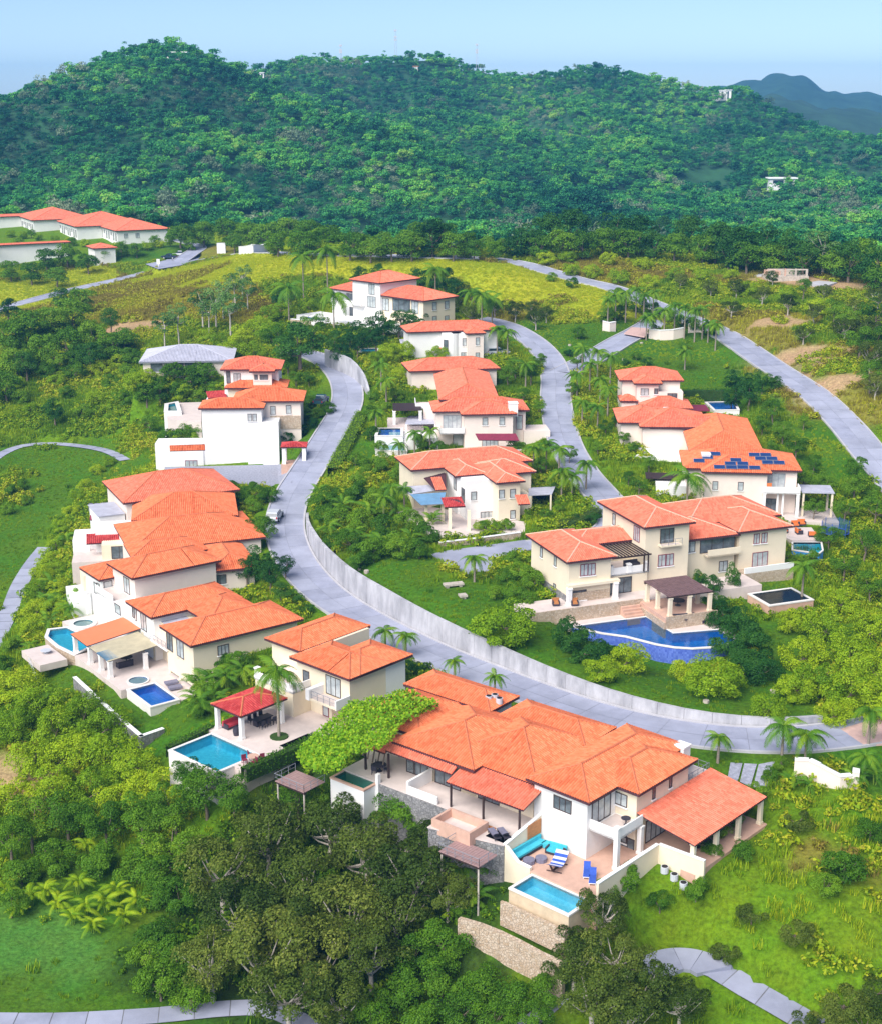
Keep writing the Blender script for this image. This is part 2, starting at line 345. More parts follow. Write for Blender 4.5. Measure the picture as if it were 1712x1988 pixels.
PATHS = {
    'cart_a': (pxl([(-30, 905, -2), (5, 880, -1.4), (45, 865, -1), (100, 861, -.8), (160, 866, -.6), (210, 876, -.6), (243, 893, -.8)]), 2.2),
    'cart_b': (pxl([(88, 1062, -6), (62, 1095, -6.6), (38, 1135, -7.2), (22, 1175, -7.6), (5, 1215, -8), (-20, 1260, -8.2)]), 2.6),
    'cart_c': (pxl([(-40, 1982, -9), (120, 1982, -9), (300, 1972, -9), (420, 1960, -8.9), (500, 1957, -8.9), (560, 1972, -9), (620, 2010, -9)]), 2.2),
    'fan': (pxl([(1355, 1868, -5.1), (1392, 1882, -5.25), (1446, 1915, -5.7), (1520, 1957, -6.4), (1590, 1998, -7.0)]), 2.9),
    'pale': (pxl([(1090, 1932, -6.4), (1060, 1960, -6.8), (1020, 1992, -7.2), (980, 2030, -7.5)]), 1.6),
}
# photo pixel, height, ground type: l lawn, w wild green, y yellow meadow, o dry olive, d dirt, k dark undergrowth
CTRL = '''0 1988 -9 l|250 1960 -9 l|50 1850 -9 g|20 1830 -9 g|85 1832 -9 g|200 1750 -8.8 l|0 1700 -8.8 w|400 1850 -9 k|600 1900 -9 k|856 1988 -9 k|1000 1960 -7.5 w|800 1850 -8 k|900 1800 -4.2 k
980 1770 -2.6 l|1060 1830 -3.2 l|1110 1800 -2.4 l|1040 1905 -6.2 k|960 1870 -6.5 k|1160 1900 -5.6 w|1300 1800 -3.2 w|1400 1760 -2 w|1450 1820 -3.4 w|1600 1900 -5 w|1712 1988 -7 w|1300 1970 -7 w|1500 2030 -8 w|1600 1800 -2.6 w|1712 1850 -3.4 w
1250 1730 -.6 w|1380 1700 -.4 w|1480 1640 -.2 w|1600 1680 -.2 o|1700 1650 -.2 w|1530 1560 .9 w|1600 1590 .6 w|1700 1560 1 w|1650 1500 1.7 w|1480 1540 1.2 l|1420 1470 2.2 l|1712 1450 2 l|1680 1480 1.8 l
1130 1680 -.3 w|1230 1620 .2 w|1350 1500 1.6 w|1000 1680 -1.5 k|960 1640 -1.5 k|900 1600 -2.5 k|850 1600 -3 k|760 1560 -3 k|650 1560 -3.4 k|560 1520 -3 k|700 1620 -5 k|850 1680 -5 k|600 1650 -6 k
1000 1440 2.2 w|850 1350 1.6 w|760 1280 1.3 w|700 1290 1 w|640 1400 .2 w|560 1420 0 w|1100 1400 2.4 w|1250 1440 2.5 w
480 1540 -2.2 k|380 1530 -2.6 w|310 1450 -3.4 l|340 1400 -3.2 l|250 1350 -3.2 l|400 1340 -1.5 l|480 1280 0 w|200 1300 -3.4 l|130 1310 -4 l|250 1500 -6 w|120 1450 -6.5 w|60 1350 -7 w|30 1280 -7.4 w|0 1420 -7.6 w|350 1650 -7.5 w|200 1600 -8.4 w|80 1600 -8.6 w|0 1550 -8.6 d
450 1240 -.6 w|560 1180 .4 w|520 1110 .8 w|500 1020 1.6 w|480 960 2.6 w|430 1010 .6 w|400 1100 -.8 w|250 1120 -2.4 w|180 1130 -3.4 w|150 1200 -4.2 w|200 1000 -2 w|240 950 -.6 w|150 1050 -4.4 w|110 1080 -5.4 w|100 1180 -6 w|60 1200 -7 w
50 1100 -7.4 l|0 1050 -7 l|60 1000 -6 l|120 960 -4.6 l|180 930 -3.2 l|200 900 -2 l|100 920 -3 l|40 930 -3.6 w|0 980 -5.2 w|0 930 -3.4 w|120 885 -1.4 l|30 890 -2 l
260 870 .4 w|300 850 2 l|240 930 0 w|330 925 2.2 w|430 930 2.8 w|560 942 3.4 w|520 922 3.0 w|600 870 6 l|560 820 7.4 l|620 820 8 l|470 800 6.8 l|340 800 4 w|300 760 5 w|420 735 9.6 w|340 713 11.4 w|440 716 11.4 w|380 692 11.8 w|300 715 10.8 w|230 470 16.6 w|310 474 16.4 w|190 458 17.2 w|540 700 11.5 w|600 720 12 w
100 840 .6 w|0 840 .2 w|200 830 1.4 w|0 760 3.6 w|100 780 2.8 w|200 760 4 w|100 700 7 w|0 690 7 w|200 690 8.4 w|270 725 9.4 w|300 650 11.5 w|450 680 11.4 w|150 640 9 w|60 640 7 w
250 610 12 o|330 600 13.5 o|400 600 14.4 o|230 640 10 d|450 570 16.8 o|520 600 15.4 o|500 650 13 w|560 640 14.4 w|600 600 16 w|560 560 18.6 w|300 560 12.6 o|350 545 14 o|430 530 17 y|400 515 15.6 y|480 515 19 y|560 520 21.6 y|640 520 22.6 y|540 505 21.8 y
0 570 8 y|100 550 9.4 y|200 530 11 y|60 520 12 w|150 500 14 w|240 520 12.4 w|290 500 14 l|330 480 16.4 l|270 480 16.6 w|0 480 15 w|100 480 16 w|200 465 17.2 w|300 455 17.6 w|0 440 18 w|150 430 18.5 w|420 480 16.6 o|440 470 17 w|500 478 18 w|250 440 18 w|350 440 16 w|450 450 14 w
700 520 22.6 y|760 540 20.6 y|850 520 23.4 y|950 530 23 y|1040 545 21.6 y|1120 570 19.8 y|1000 580 18.8 y|920 570 19.2 y|1140 600 18 y|1080 610 17 w|1000 610 17.2 o|940 600 17.4 w|1060 640 16 l|1120 660 15 l|1160 630 16.6 l|700 560 19 w|640 560 18.6 w|820 560 19.4 w
640 640 15.6 w|720 650 16 w|800 640 16.2 w|880 620 16.8 w|700 700 14 w|760 700 13.6 w|740 760 11.6 w|730 830 9 w|700 880 7.4 l|740 900 6.6 w|660 930 5.6 w|640 960 4.8 w|680 1000 4.4 w|760 1000 4.6 w|620 1000 4 w
820 690 13.8 w|960 690 13.8 w|900 760 11.4 w|1000 740 12 w|820 800 9.8 w|1000 870 7.0 w|850 880 6.9 w|940 875 6.9 w|1050 880 7.4 w|800 950 5.2 w|900 1000 3.9 w|1000 1005 3.9 w|1060 960 5.4 w|860 1060 4.2 w|1000 1040 4.3 w
760 1110 4.0 l|700 1090 3.8 l|800 1150 4.2 l|880 1170 4.2 l|950 1150 4.1 l|900 1210 3.9 l|980 1230 3.9 l|1000 1130 4 w|640 1060 3.4 w|1080 1290 3.4 l|1180 1320 3.2 l|1300 1350 3 l|1400 1380 2.9 l|1500 1390 2.8 l
1060 1180 3.6 w|1120 1200 3 w|1200 1288 .2 l|1300 1308 0 l|1400 1260 1.4 w|1350 1190 2.6 w|1250 1180 3 w|1450 1200 2.2 w|1500 1160 2.4 l|1600 1180 1.8 w|1560 1250 1.4 l|1500 1320 2 l|1600 1350 2 w|1700 1300 1.6 w|1700 1150 1.2 w|1600 1080 2.2 w|1700 1000 1 w|1640 1380 2.3 w
1200 1100 3.8 w|1300 1080 4 w|1400 1060 4 w|1480 1030 3.7 w|1440 1015 3.7 w|1550 1060 3.2 w|1250 940 6.4 w|1200 900 7.4 w|1180 840 9 w|1300 880 7.8 w|1400 820 8.6 w|1150 780 11 w|1180 740 12 w|1250 700 13.4 l|1300 720 12.6 l|1380 740 12 l|1400 700 13.4 l|1340 660 15.2 l|1260 670 14.6 l
1460 790 10.6 w|1500 850 8.6 w|1550 930 6 w|1600 1000 3.8 w|1560 830 9.6 l|1620 900 7 l|1480 760 12 l|1680 980 4 w|1440 690 14.2 l|1660 1050 2 w
1480 650 17.4 o|1450 620 18.6 o|1560 690 15.6 d|1620 740 14.4 d|1500 620 19.4 d|1600 650 18 w|1680 700 16.5 w|1712 780 12.6 o|1660 780 12 o|1712 850 9.6 w|1700 620 19.6 w|1550 600 20 w|1450 590 19.4 w|1380 600 18.6 o|1350 570 19.8 w|1500 560 21 w|1600 570 20.6 w|1712 580 20 w
1250 540 21 o|1300 560 20 w|1200 520 22.4 o|1100 510 23.4 o|1050 500 24 w|1300 510 22.6 w|1400 520 22 w|1400 505 22.8 w|1530 540 21.8 d|1600 555 21.2 d|1500 520 22.6 w|1600 525 22.4 w|1712 540 21.4 w|1650 510 23 w|1200 490 23.6 w|1000 492 24.4 w|800 488 24.8 y|650 486 24 y'''
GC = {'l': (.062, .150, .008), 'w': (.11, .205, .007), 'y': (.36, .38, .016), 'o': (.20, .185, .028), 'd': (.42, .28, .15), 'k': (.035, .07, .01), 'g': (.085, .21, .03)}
cp, cc = [], []
for it in CTRL.replace('\n', '|').split('|'):
    a = it.split(); p = P(float(a[0]), float(a[1]), float(a[2])); cp.append((p.x, p.y, p.z)); cc.append(GC[a[3]])
WCOL = GC['w']
col_pts = np.array(cp)[:, :2]; col_val = np.array(cc)
for k, r in ROADS.items():
    for q in resample(r[0], 14): cp.append((q.x, q.y, q.z))
for k, r in PATHS.items():
    for q in resample(r[0], 12): cp.append((q.x, q.y, q.z))
# behind the crest the land falls into a wooded valley; the sides go on level
for x in range(-420, 421, 60):
    for y, z in ((470, 14), (540, 10), (640, 8)):
        if x < -90 and y < 600: continue
        cp.append((x * y / 450, y, z))
for x, y, z in ((-60, 70, -9), (0, 70, -9), (60, 75, -9), (-140, 150, -10), (-170, 250, -7), (-200, 330, 2), (-230, 420, 6), (120, 160, 0), (170, 240, 4), (190, 320, 14), (220, 400, 18), (-260, 540, 16), (-330, 640, 12), (100, 100, -4), (-100, 100, -9)):
    cp.append((x, y, z))
cp = np.array(cp)
_, ui = np.unique(np.round(cp[:, :2] / .8), axis=0, return_index=True); cp = cp[ui]
_d = np.linalg.norm(cp[:, None, :2] - cp[None, :, :2], axis=2)
_A = np.zeros((len(cp) + 3, len(cp) + 3)); _A[:len(cp), :len(cp)] = _d - np.eye(len(cp)) * .6
_A[:len(cp), -3] = 1; _A[:len(cp), -2:] = cp[:, :2] / 100; _A[-3, :len(cp)] = 1; _A[-2:, :len(cp)] = cp[:, :2].T / 100
_w = np.linalg.solve(_A, np.concatenate([cp[:, 2], np.zeros(3)]))
def rbf(x, y):
    out = np.empty(x.size); X = x.ravel(); Y = y.ravel()
    for s in range(0, x.size, 8192):
        q = np.stack([X[s:s + 8192], Y[s:s + 8192]], 1)
        d = np.sqrt(((q[:, None, :] - cp[None, :, :2]) ** 2).sum(2))
        out[s:s + 8192] = d @ _w[:-3] + _w[-3] + q[:, 0] / 100 * _w[-2] + q[:, 1] / 100 * _w[-1]
    return out.reshape(x.shape)
# the wooded hills: ridge lines given as photo pixel + distance
RIDGES = [
    ([(-420, 250, 760), (-150, 205, 830), (0, 172, 880), (120, 125, 910), (200, 106, 930), (300, 84, 950), (365, 104, 960), (420, 130, 930), (520, 168, 880), (640, 205, 830), (760, 250, 780), (900, 300, 730), (1040, 345, 690)], .46),
    ([(365, 104, 960), (450, 116, 1150), (600, 114, 1230), (720, 104, 1250), (800, 95, 1250), (870, 105, 1260), (930, 118, 1280), (1000, 119, 1280), (1060, 112, 1260), (1110, 112, 1250), (1180, 125, 1250), (1260, 146, 1250), (1400, 180, 1210), (1500, 208, 1170), (1600, 228, 1130), (1712, 244, 1090), (1900, 262, 1040), (2200, 290, 960)], .44),
    ([(800, 95, 1250), (840, 165, 1130), (960, 235, 980), (1060, 290, 860)], .6),
    ([(1110, 112, 1250), (1150, 190, 1080), (1230, 265, 930), (1330, 330, 810)], .6),
    ([(1400, 180, 1210), (1420, 240, 1050), (1500, 300, 900), (1600, 350, 800)], .6),
    ([(200, 106, 930), (160, 190, 840), (100, 270, 760), (30, 330, 700)], .6), ([(300, 84, 950), (330, 170, 860), (360, 250, 770), (420, 330, 690)], .6)]
_RP = []
for l, k in RIDGES:
    pts = [PD(*p) for p in l]
    for a, b in zip(pts[:-1], pts[1:]):
        _RP.append((a.x, a.y, a.z - 13, b.x, b.y, b.z - 13, k))
def vnoise(x, y, s, seed=0):                           # smooth value noise, 0..1
    X = x / s; Y = y / s; xi = np.floor(X).astype(np.int64); yi = np.floor(Y).astype(np.int64); fx = X - xi; fy = Y - yi
    fx = fx * fx * (3 - 2 * fx); fy = fy * fy * (3 - 2 * fy)
    def h(a, b):
        n = (a * 374761393 + b * 668265263 + seed * 1442695041) & 0xffffffff
        n = ((n ^ (n >> 13)) * 1274126177) & 0xffffffff
        return ((n ^ (n >> 16)) & 0xffff) / 65535.0
    return (h(xi, yi) * (1 - fx) + h(xi + 1, yi) * fx) * (1 - fy) + (h(xi, yi + 1) * (1 - fx) + h(xi + 1, yi + 1) * fx) * fy
def hills(x, y):
    z = np.full(x.shape, 4.0)
    for ax, ay, az, bx, by, bz, k in _RP:
        dx, dy = bx - ax, by - ay; t = np.clip(((x - ax) * dx + (y - ay) * dy) / (dx * dx + dy * dy), 0, 1)
        d = np.hypot(x - ax - t * dx, y - ay - t * dy); h = az + t * (bz - az) - k * np.maximum(np.sqrt(d * d + 900) - 30, 0)
        m = np.maximum(z, h); z = m + 3.0 * np.exp(-np.abs(z - h) / 6.0)
    z += (vnoise(x, y, 80, 3) - .5) * 16 + (vnoise(x, y, 34, 4) - .5) * 10
    return np.maximum(z - 3, 3)
def sstep(a, b, x): t = np.clip((x - a) / (b - a), 0, 1); return t * t * (3 - 2 * t)
GX0, GX1, GY0, GY1, GS = -240.0, 230.0, 84.0, 640.0, 1.4
gx = np.arange(GX0, GX1 + .1, GS); gy = np.arange(GY0, GY1 + .1, GS)
XX, YY = np.meshgrid(gx, gy)
_cx = np.arange(GX0 - 6, GX1 + 12, 4.2); _cy = np.arange(GY0 - 6, GY1 + 12, 4.2)
CXX, CYY = np.meshgrid(_cx, _cy); _cz = rbf(CXX, CYY)
def bil(gxa, gya, Z, x, y):
    sx = gxa[1] - gxa[0]; sy = gya[1] - gya[0]
    fx = np.clip((x - gxa[0]) / sx, 0, len(gxa) - 1.001); fy = np.clip((y - gya[0]) / sy, 0, len(gya) - 1.001)
    i = fx.astype(int); j = fy.astype(int); a = fx - i; b = fy - j
    return (Z[j, i] * (1 - a) + Z[j, i + 1] * a) * (1 - b) + (Z[j + 1, i] * (1 - a) + Z[j + 1, i + 1] * a) * b
ZZ = bil(_cx, _cy, _cz, XX, YY)
_D0 = 440.0 + 130.0 * sstep(20.0, 75.0, -XX)
_wf = sstep(_D0, _D0 + 80, np.hypot(XX, YY))
ZZ = ZZ * (1 - _wf) + hills(XX, YY) * _wf
ZZ += (vnoise(XX, YY, 9, 1) - .5) * .35 * (1 - _wf)
# lay the land flush with roads and paths (walls and kerbs hide the step)
BLOCK = np.zeros(XX.shape, bool)                      # where nothing may grow
def press(line, half, drop, blend):
    global ZZ
    pts = np.array([(q.x, q.y, q.z) for q in resample(line, 1.5)])
    lo = pts[:, :2].min(0) - half - blend - 2; hi = pts[:, :2].max(0) + half + blend + 2
    i0, i1 = np.searchsorted(gx, [lo[0], hi[0]]); j0, j1 = np.searchsorted(gy, [lo[1], hi[1]])
    if i1 <= i0 or j1 <= j0: return
    sx = XX[j0:j1, i0:i1].ravel(); sy = YY[j0:j1, i0:i1].ravel(); bd = np.full(sx.size, 1e9); bz = np.zeros(sx.size)
    for s in range(0, len(pts), 64):
        d = (sx[:, None] - pts[None, s:s + 64, 0]) ** 2 + (sy[:, None] - pts[None, s:s + 64, 1]) ** 2
        k = d.argmin(1); dm = d[np.arange(len(k)), k]; m = dm < bd; bd[m] = dm[m]; bz[m] = pts[s:s + 64, 2][k][m]
    bd = np.sqrt(bd); BLOCK[j0:j1, i0:i1] |= (bd < half + .4).reshape(j1 - j0, i1 - i0); w = 1 - sstep(half, half + blend, bd)
    z = ZZ[j0:j1, i0:i1].ravel(); ZZ[j0:j1, i0:i1] = (z * (1 - w) + (bz - drop) * w).reshape(j1 - j0, i1 - i0)
for k, r in PATHS.items(): press(r[0], r[1] / 2 + .3, .12, 1.5)
for k in ('gate', 'drive', 'hill', 'left', 'upper', 'lower'):
    r = ROADS[k]; press(r[0], r[1] / 2 + (1.7 if k == 'lower' else .4), .14, .6 if k == 'lower' else 1.6)
def inpoly(x, y, poly):
    c = np.zeros(x.shape, bool); n = len(poly)
    for i in range(n):
        x0, y0 = poly[i][:2]; x1, y1 = poly[i - 1][:2]
        with np.errstate(divide='ignore', invalid='ignore'):
            c ^= ((y0 > y) != (y1 > y)) & (x < (x1 - x0) * (y - y0) / (y1 - y0 + 1e-12) + x0)
    return c
def pad(poly, z):
    global ZZ
    m = inpoly(XX, YY, poly); ZZ = np.where(m, z, ZZ); BLOCK[m] = True
LOT = [P(*r3(x, y), 4.1) for x, y in ((615, 1062), (800, 1025), (1000, 1000), (1440, 938), (1500, 1020), (1215, 1080), (1150, 1140), (1175, 1200), (1090, 1225), (880, 1235), (720, 1155))]
COB = [P(*r5(x, y), 3.0) for x, y in ((180, 1200), (900, 1185), (1165, 1180), (1250, 1200), (1180, 1370), (1000, 1360), (600, 1310), (180, 1300))]
COB2 = [P(*r5(1165, 1180), 3.0), P(*r5(1395, 1155), 4.6), P(*r5(1290, 1335), 4.3), P(*r5(1180, 1370), 3.0)]
PARK = [P(*qf(x, y), 14.2) for x, y in ((1010, 470), (1120, 450), (1290, 400), (1420, 425), (1250, 480), (1100, 505))]
for poly, z in ((LOT, 4.0), (COB, 2.85), (PARK, 14.1)): pad(poly, z)
def carve(poly, z, margin=.9):
    q = offpoly([(p[0], p[1]) for p in poly], margin); xs = [p[0] for p in q]; ys = [p[1] for p in q]
    i0, i1 = np.searchsorted(gx, [min(xs), max(xs)]); j0, j1 = np.searchsorted(gy, [min(ys), max(ys)])
    if i1 <= i0 or j1 <= j0: return
    sub = ZZ[j0:j1, i0:i1]; m = inpoly(XX[j0:j1, i0:i1], YY[j0:j1, i0:i1], q); ZZ[j0:j1, i0:i1] = np.where(m, np.minimum(sub, z), sub); BLOCK[j0:j1, i0:i1] |= m
def lowest(poly):
    a = np.array([(p[0], p[1]) for p in poly]); c = a.mean(0); a = np.concatenate([a, (a + np.roll(a, 1, 0)) / 2, [c]])
    return float(groundv(a[:, 0], a[:, 1]).min())
def fill(poly, z, margin=1.5):
    q = offpoly([(p[0], p[1]) for p in poly], margin); m = inpoly(XX, YY, q); ZZ[m] = np.maximum(ZZ[m], z)
def block(poly, margin=.6):
    q = offpoly([(p[0], p[1]) for p in poly], margin); BLOCK[inpoly(XX, YY, q)] = True
def blocked(x, y):
    i = np.clip(np.round((x - GX0) / GS).astype(int), 0, len(gx) - 1); j = np.clip(np.round((y - GY0) / GS).astype(int), 0, len(gy) - 1); return BLOCK[j, i]
def ground(x, y):
    return float(bil(gx, gy, ZZ, np.array([x]), np.array([y]))[0])
def groundv(x, y): return bil(gx, gy, ZZ, x, y)
def G(u, v):                                           # where the sight line through pixel (u, v) meets the ground
    d = ray(u, v); h = math.hypot(d.x, d.y); t0 = 85 / h
    ts = np.arange(85, 640, .6) / h
    x = d.x * ts; y = d.y * ts; z = ZC + d.z * ts
    k = np.nonzero(z <= groundv(x, y))[0]
    i = k[0] if len(k) else len(ts) - 1
    return Vector((x[i], y[i], ground(x[i], y[i])))
# ground colour by type, interpolated
def gcolor(x, y):
    out = np.zeros((x.size, 3)); wx = x + (vnoise(x, y, 7, 21) - .5) * 9; wy = y + (vnoise(x, y, 7, 22) - .5) * 9
    for s in range(0, x.size, 8192):
        q = np.stack([wx[s:s + 8192], wy[s:s + 8192]], 1)
        d2 = ((q[:, None, :] - col_pts[None]) ** 2).sum(2) + 1.0
        w = d2 ** -3; out[s:s + 8192] = (w @ col_val) / w.sum(1)[:, None]
    return out
def grid_mesh(name, X, Y, Z, mat, cols=None):
    ny, nx = X.shape
    me = bpy.data.meshes.new(name); nv = nx * ny; nf = (nx - 1) * (ny - 1)
    me.vertices.add(nv); me.vertices.foreach_set('co', np.stack([X, Y, Z], 2).astype(np.float32).ravel())
    i = np.arange(nv).reshape(ny, nx); quads = np.stack([i[:-1, :-1], i[:-1, 1:], i[1:, 1:], i[1:, :-1]], 2).reshape(-1, 4)
    me.loops.add(nf * 4); me.loops.foreach_set('vertex_index', quads.ravel().astype(np.int32))
    me.polygons.add(nf); me.polygons.foreach_set('loop_start', np.arange(0, nf * 4, 4, dtype=np.int32))
    me.update(calc_edges=True); me.polygons.foreach_set('use_smooth', np.ones(nf, bool))
    if cols is not None:
        a = me.color_attributes.new('gcol', 'FLOAT_COLOR', 'POINT'); a.data.foreach_set('color', np.concatenate([cols, np.ones((nv, 1))], 1).astype(np.float32).ravel())
    me.materials.append(mat); return me
def groundmat():
    m, t, b = newmat('ground_cover')
    at = N(t, 'ShaderNodeAttribute', attribute_name='gcol'); tc = N(t, 'ShaderNodeTexCoord')
    n1 = N(t, 'ShaderNodeTexNoise'); n1.inputs['Scale'].default_value = .12; n1.inputs['Detail'].default_value = 8; n1.inputs['Roughness'].default_value = .7
    n2 = N(t, 'ShaderNodeTexNoise'); n2.inputs['Scale'].default_value = 2.2; n2.inputs['Detail'].default_value = 6; n2.inputs['Roughness'].default_value = .75
    for n in (n1, n2): t.links.new(tc.outputs['Object'], n.inputs['Vector'])
    hs = N(t, 'ShaderNodeHueSaturation'); t.links.new(at.outputs['Color'], hs.inputs['Color'])
    h1 = N(t, 'ShaderNodeMapRange'); h1.inputs[1].default_value = .3; h1.inputs[2].default_value = .7; h1.inputs[3].default_value = .475; h1.inputs[4].default_value = .525
    t.links.new(n1.outputs[0], h1.inputs[0]); t.links.new(h1.outputs[0], hs.inputs['Hue'])
    v1 = N(t, 'ShaderNodeMapRange'); v1.inputs[1].default_value = .25; v1.inputs[2].default_value = .75; v1.inputs[3].default_value = .35; v1.inputs[4].default_value = 1.65
    t.links.new(n2.outputs[0], v1.inputs[0]); t.links.new(v1.outputs[0], hs.inputs['Value'])
    t.links.new(hs.outputs[0], b.inputs['Base Color']); b.inputs['Roughness'].default_value = .95; b.inputs['Specular IOR Level'].default_value = .1
    bp = N(t, 'ShaderNodeBump'); bp.inputs['Strength'].default_value = .7; bp.inputs['Distance'].default_value = .25; t.links.new(n2.outputs[0], bp.inputs['Height']); t.links.new(bp.outputs[0], b.inputs['Normal'])
    return m
M['ground'] = groundmat()
# wooded hills further back
hx = np.concatenate([np.arange(-900, 1301, 10.0)]); hy = np.concatenate([np.arange(630, 1700, 10.0)])
HX, HY = np.meshgrid(hx, hy); HZ = hills(HX, HY); HZ[0] -= 1.0
M['forestfloor'] = pm('forest_floor', (.025, .09, .035), .95, .4, .05)
tag(link('hills', grid_mesh('hills', HX, HY, HZ, M['forestfloor'])), kind='structure')
for sx in (-1, 1):                                     # ground beside the detailed sheet, out to the hills
    xs = np.array([GX0 - 1500, GX0 - 700, GX0 - 300, GX0 - 120, GX0 - 40, GX0]) if sx < 0 else np.array([GX1, GX1 + 40, GX1 + 120, GX1 + 300, GX1 + 700, GX1 + 1500])
    SX, SY = np.meshgrid(xs, np.arange(-100, 641, 20.0)); e = np.where(sx < 0, GX0, GX1)
    SZ = groundv(np.full(SX.shape, e), np.clip(SY, GY0, GY1)) - np.abs(SX - e) * .01
    tag(link('side_terrain', grid_mesh('side_terrain', SX, SY, SZ, M['forestfloor'])), kind='structure')
SX, SY = np.meshgrid(gx[::20], np.array([-100, 0, 60, GY0])); SZ = groundv(SX, np.full(SX.shape, GY0)) 
tag(link('near_terrain', grid_mesh('near_terrain', SX, SY, SZ, M['forestfloor'])), kind='structure')
# far plain and the blue ranges
fm = pm('far_forest', (.03, .075, .035), .95, .35, .02, detail=12)
FX, FY = np.meshgrid(np.linspace(-6000, 6000, 13), np.linspace(1690, 12000, 12)); tag(link('far_plain', grid_mesh('far_plain', FX, FY, FX * 0 - 4, fm)), kind='structure')
def range_mesh(name, sil, D, depth):
    us = np.linspace(sil[0][0], sil[-1][0], 160); vs = np.interp(us, [s[0] for s in sil], [s[1] for s in sil])
    X, Y, Z = [], [], []
    for k in range(9):
        f = k / 8.0; row = []
        for u, v in zip(us, vs):
            p = PD(u, v, D); h = p.z + 4; g = math.sin(min(f * 2, 1.0) * math.pi / 2) if f <= .5 else math.cos((f - .5) * math.pi)
            row.append((p.x * (1 + (f - .5) * depth / D), p.y * (1 + (f - .5) * depth / D), -4 + h * g))
        row = np.array(row); X.append(row[:, 0]); Y.append(row[:, 1]); Z.append(row[:, 2])
    X, Y, Z = np.array(X), np.array(Y), np.array(Z); Z = Z + (vnoise(X, Y, D / 60, 5) - .5) * D / 180 + (vnoise(X, Y, D / 150, 6) - .5) * D / 350
    tag(link(name, grid_mesh(name, X, Y, Z, fm)), kind='structure')
range_mesh('far_hills', [(1150, 230), (1300, 186), (1360, 178), (1420, 186), (1500, 190), (1560, 200), (1640, 208), (1712, 218), (1900, 230)], 2100, 900)
range_mesh('distant_hills', [(1200, 200), (1330, 178), (1390, 168), (1440, 160), (1480, 152), (1540, 148), (1570, 154), (1610, 172), (1650, 181), (1690, 180), (1712, 184), (1850, 180), (2000, 190)], 3300, 1400)
# ------------------------------------------------------------------ roads, kerbs, slabs
def ribbon(mb, L, Rr, dz=0.0, mi=0):
    for i in range(len(L) - 1):
        mb.poly([(L[i].x, L[i].y, L[i].z + dz), (Rr[i].x, Rr[i].y, Rr[i].z + dz), (Rr[i + 1].x, Rr[i + 1].y, Rr[i + 1].z + dz), (L[i + 1].x, L[i + 1].y, L[i + 1].z + dz)][::-1], mi)
def strip(mb, A, B, z0, z1):                           # upright solid strip between two edge lines
    for i in range(len(A) - 1):
        a, b, c, d = A[i], B[i], B[i + 1], A[i + 1]
        up = lambda p, z: (p.x, p.y, p.z + z)
        mb.poly([up(a, z1), up(b, z1), up(c, z1), up(d, z1)]); mb.poly([up(a, z0), up(a, z1), up(d, z1), up(d, z0)]); mb.poly([up(b, z0), up(c, z0), up(c, z1), up(b, z1)])
def make_road(name, line, width, slab, kerbs=True):
    c = resample(line, 1.5); root = MB()
    l, r = offset_line(c, width / 2), offset_line(c, -width / 2)
    ribbon(root, l, r, -.03); ro = root.build(name, M['conc_d']); tag(ro, kind='structure')
    n = max(2, int(round(slab / 1.5)))
    for i in range(0, len(c) - 1, n):
        seg = c[i:i + n + 1]
        if len(seg) < 2: continue
        for a, b in ((width / 2, .015), (-.015, -width / 2)):
            m = MB(); A = offset_line(c, a)[i:i + n + 1]; B = offset_line(c, b)[i:i + n + 1]
            A = [p.copy() for p in A]; B = [p.copy() for p in B]
            for E_ in (A, B):
                E_[0] = E_[0].lerp(E_[1], .012); E_[-1] = E_[-1].lerp(E_[-2], .012)
            dz = random.uniform(-.008, .008); ribbon(m, A, B, dz); m.build('slab', random.choice(CONCS), ro)
    if kerbs:
        for s in (1, -1):
            m = MB(); strip(m, offset_line(c, s * (width / 2)), offset_line(c, s * (width / 2 + .28)), -.2, .12); m.build('kerb', M['kerb'], ro)
    return ro
CONCS = [M['conc'], pm('road_concrete_pale', (.35, .365, .46), .9, .18, .22, .2, 20, detail=9), pm('road_concrete_worn', (.31, .325, .42), .9, .2, .35, .2, 20, detail=9)]
for k, r in ROADS.items(): make_road({'lower': 'road', 'upper': 'road', 'gate': 'gate_road', 'hill': 'road', 'left': 'road', 'drive': 'driveway'}[k], *r)
for k, r in PATHS.items():
    m = MB(); c = resample(r[0], 1.5); l, rr = offset_line(c, r[1] / 2), offset_line(c, -r[1] / 2); ribbon(m, l, rr, -.02); ro = tag(m.build('path', M['conc_d']), kind='structure')
    for i in range(0, len(c) - 1, 2):
        m = MB(); A = l[i:i + 3]; B = rr[i:i + 3]
        if len(A) < 2: continue
        A = [p.copy() for p in A]; B = [p.copy() for p in B]
        for E_ in (A, B): E_[0] = E_[0].lerp(E_[1], .03); E_[-1] = E_[-1].lerp(E_[-2], .03)
        ribbon(m, A, B, random.uniform(0, .02)); m.build('slab', random.choice(CONCS), ro)
def flat(name, poly, z, mat, th=.12, kind='structure'):
    m = MB(); m.prism([(p[0], p[1]) for p in poly], z - th, z); return tag(m.build(name, mat), kind=kind)
flat('parking_lot', LOT, 4.14, M['conc']); flat('cobbled_drive', COB, 3.0, M['asph']); carve(COB, 2.9, 1.3); m = MB(); m.poly([tuple(q) for q in COB2][::-1]); tag(m.build('cobbled_drive', M['asph']), kind='structure'); flat('parking_area', PARK, 14.2, M['conc'])
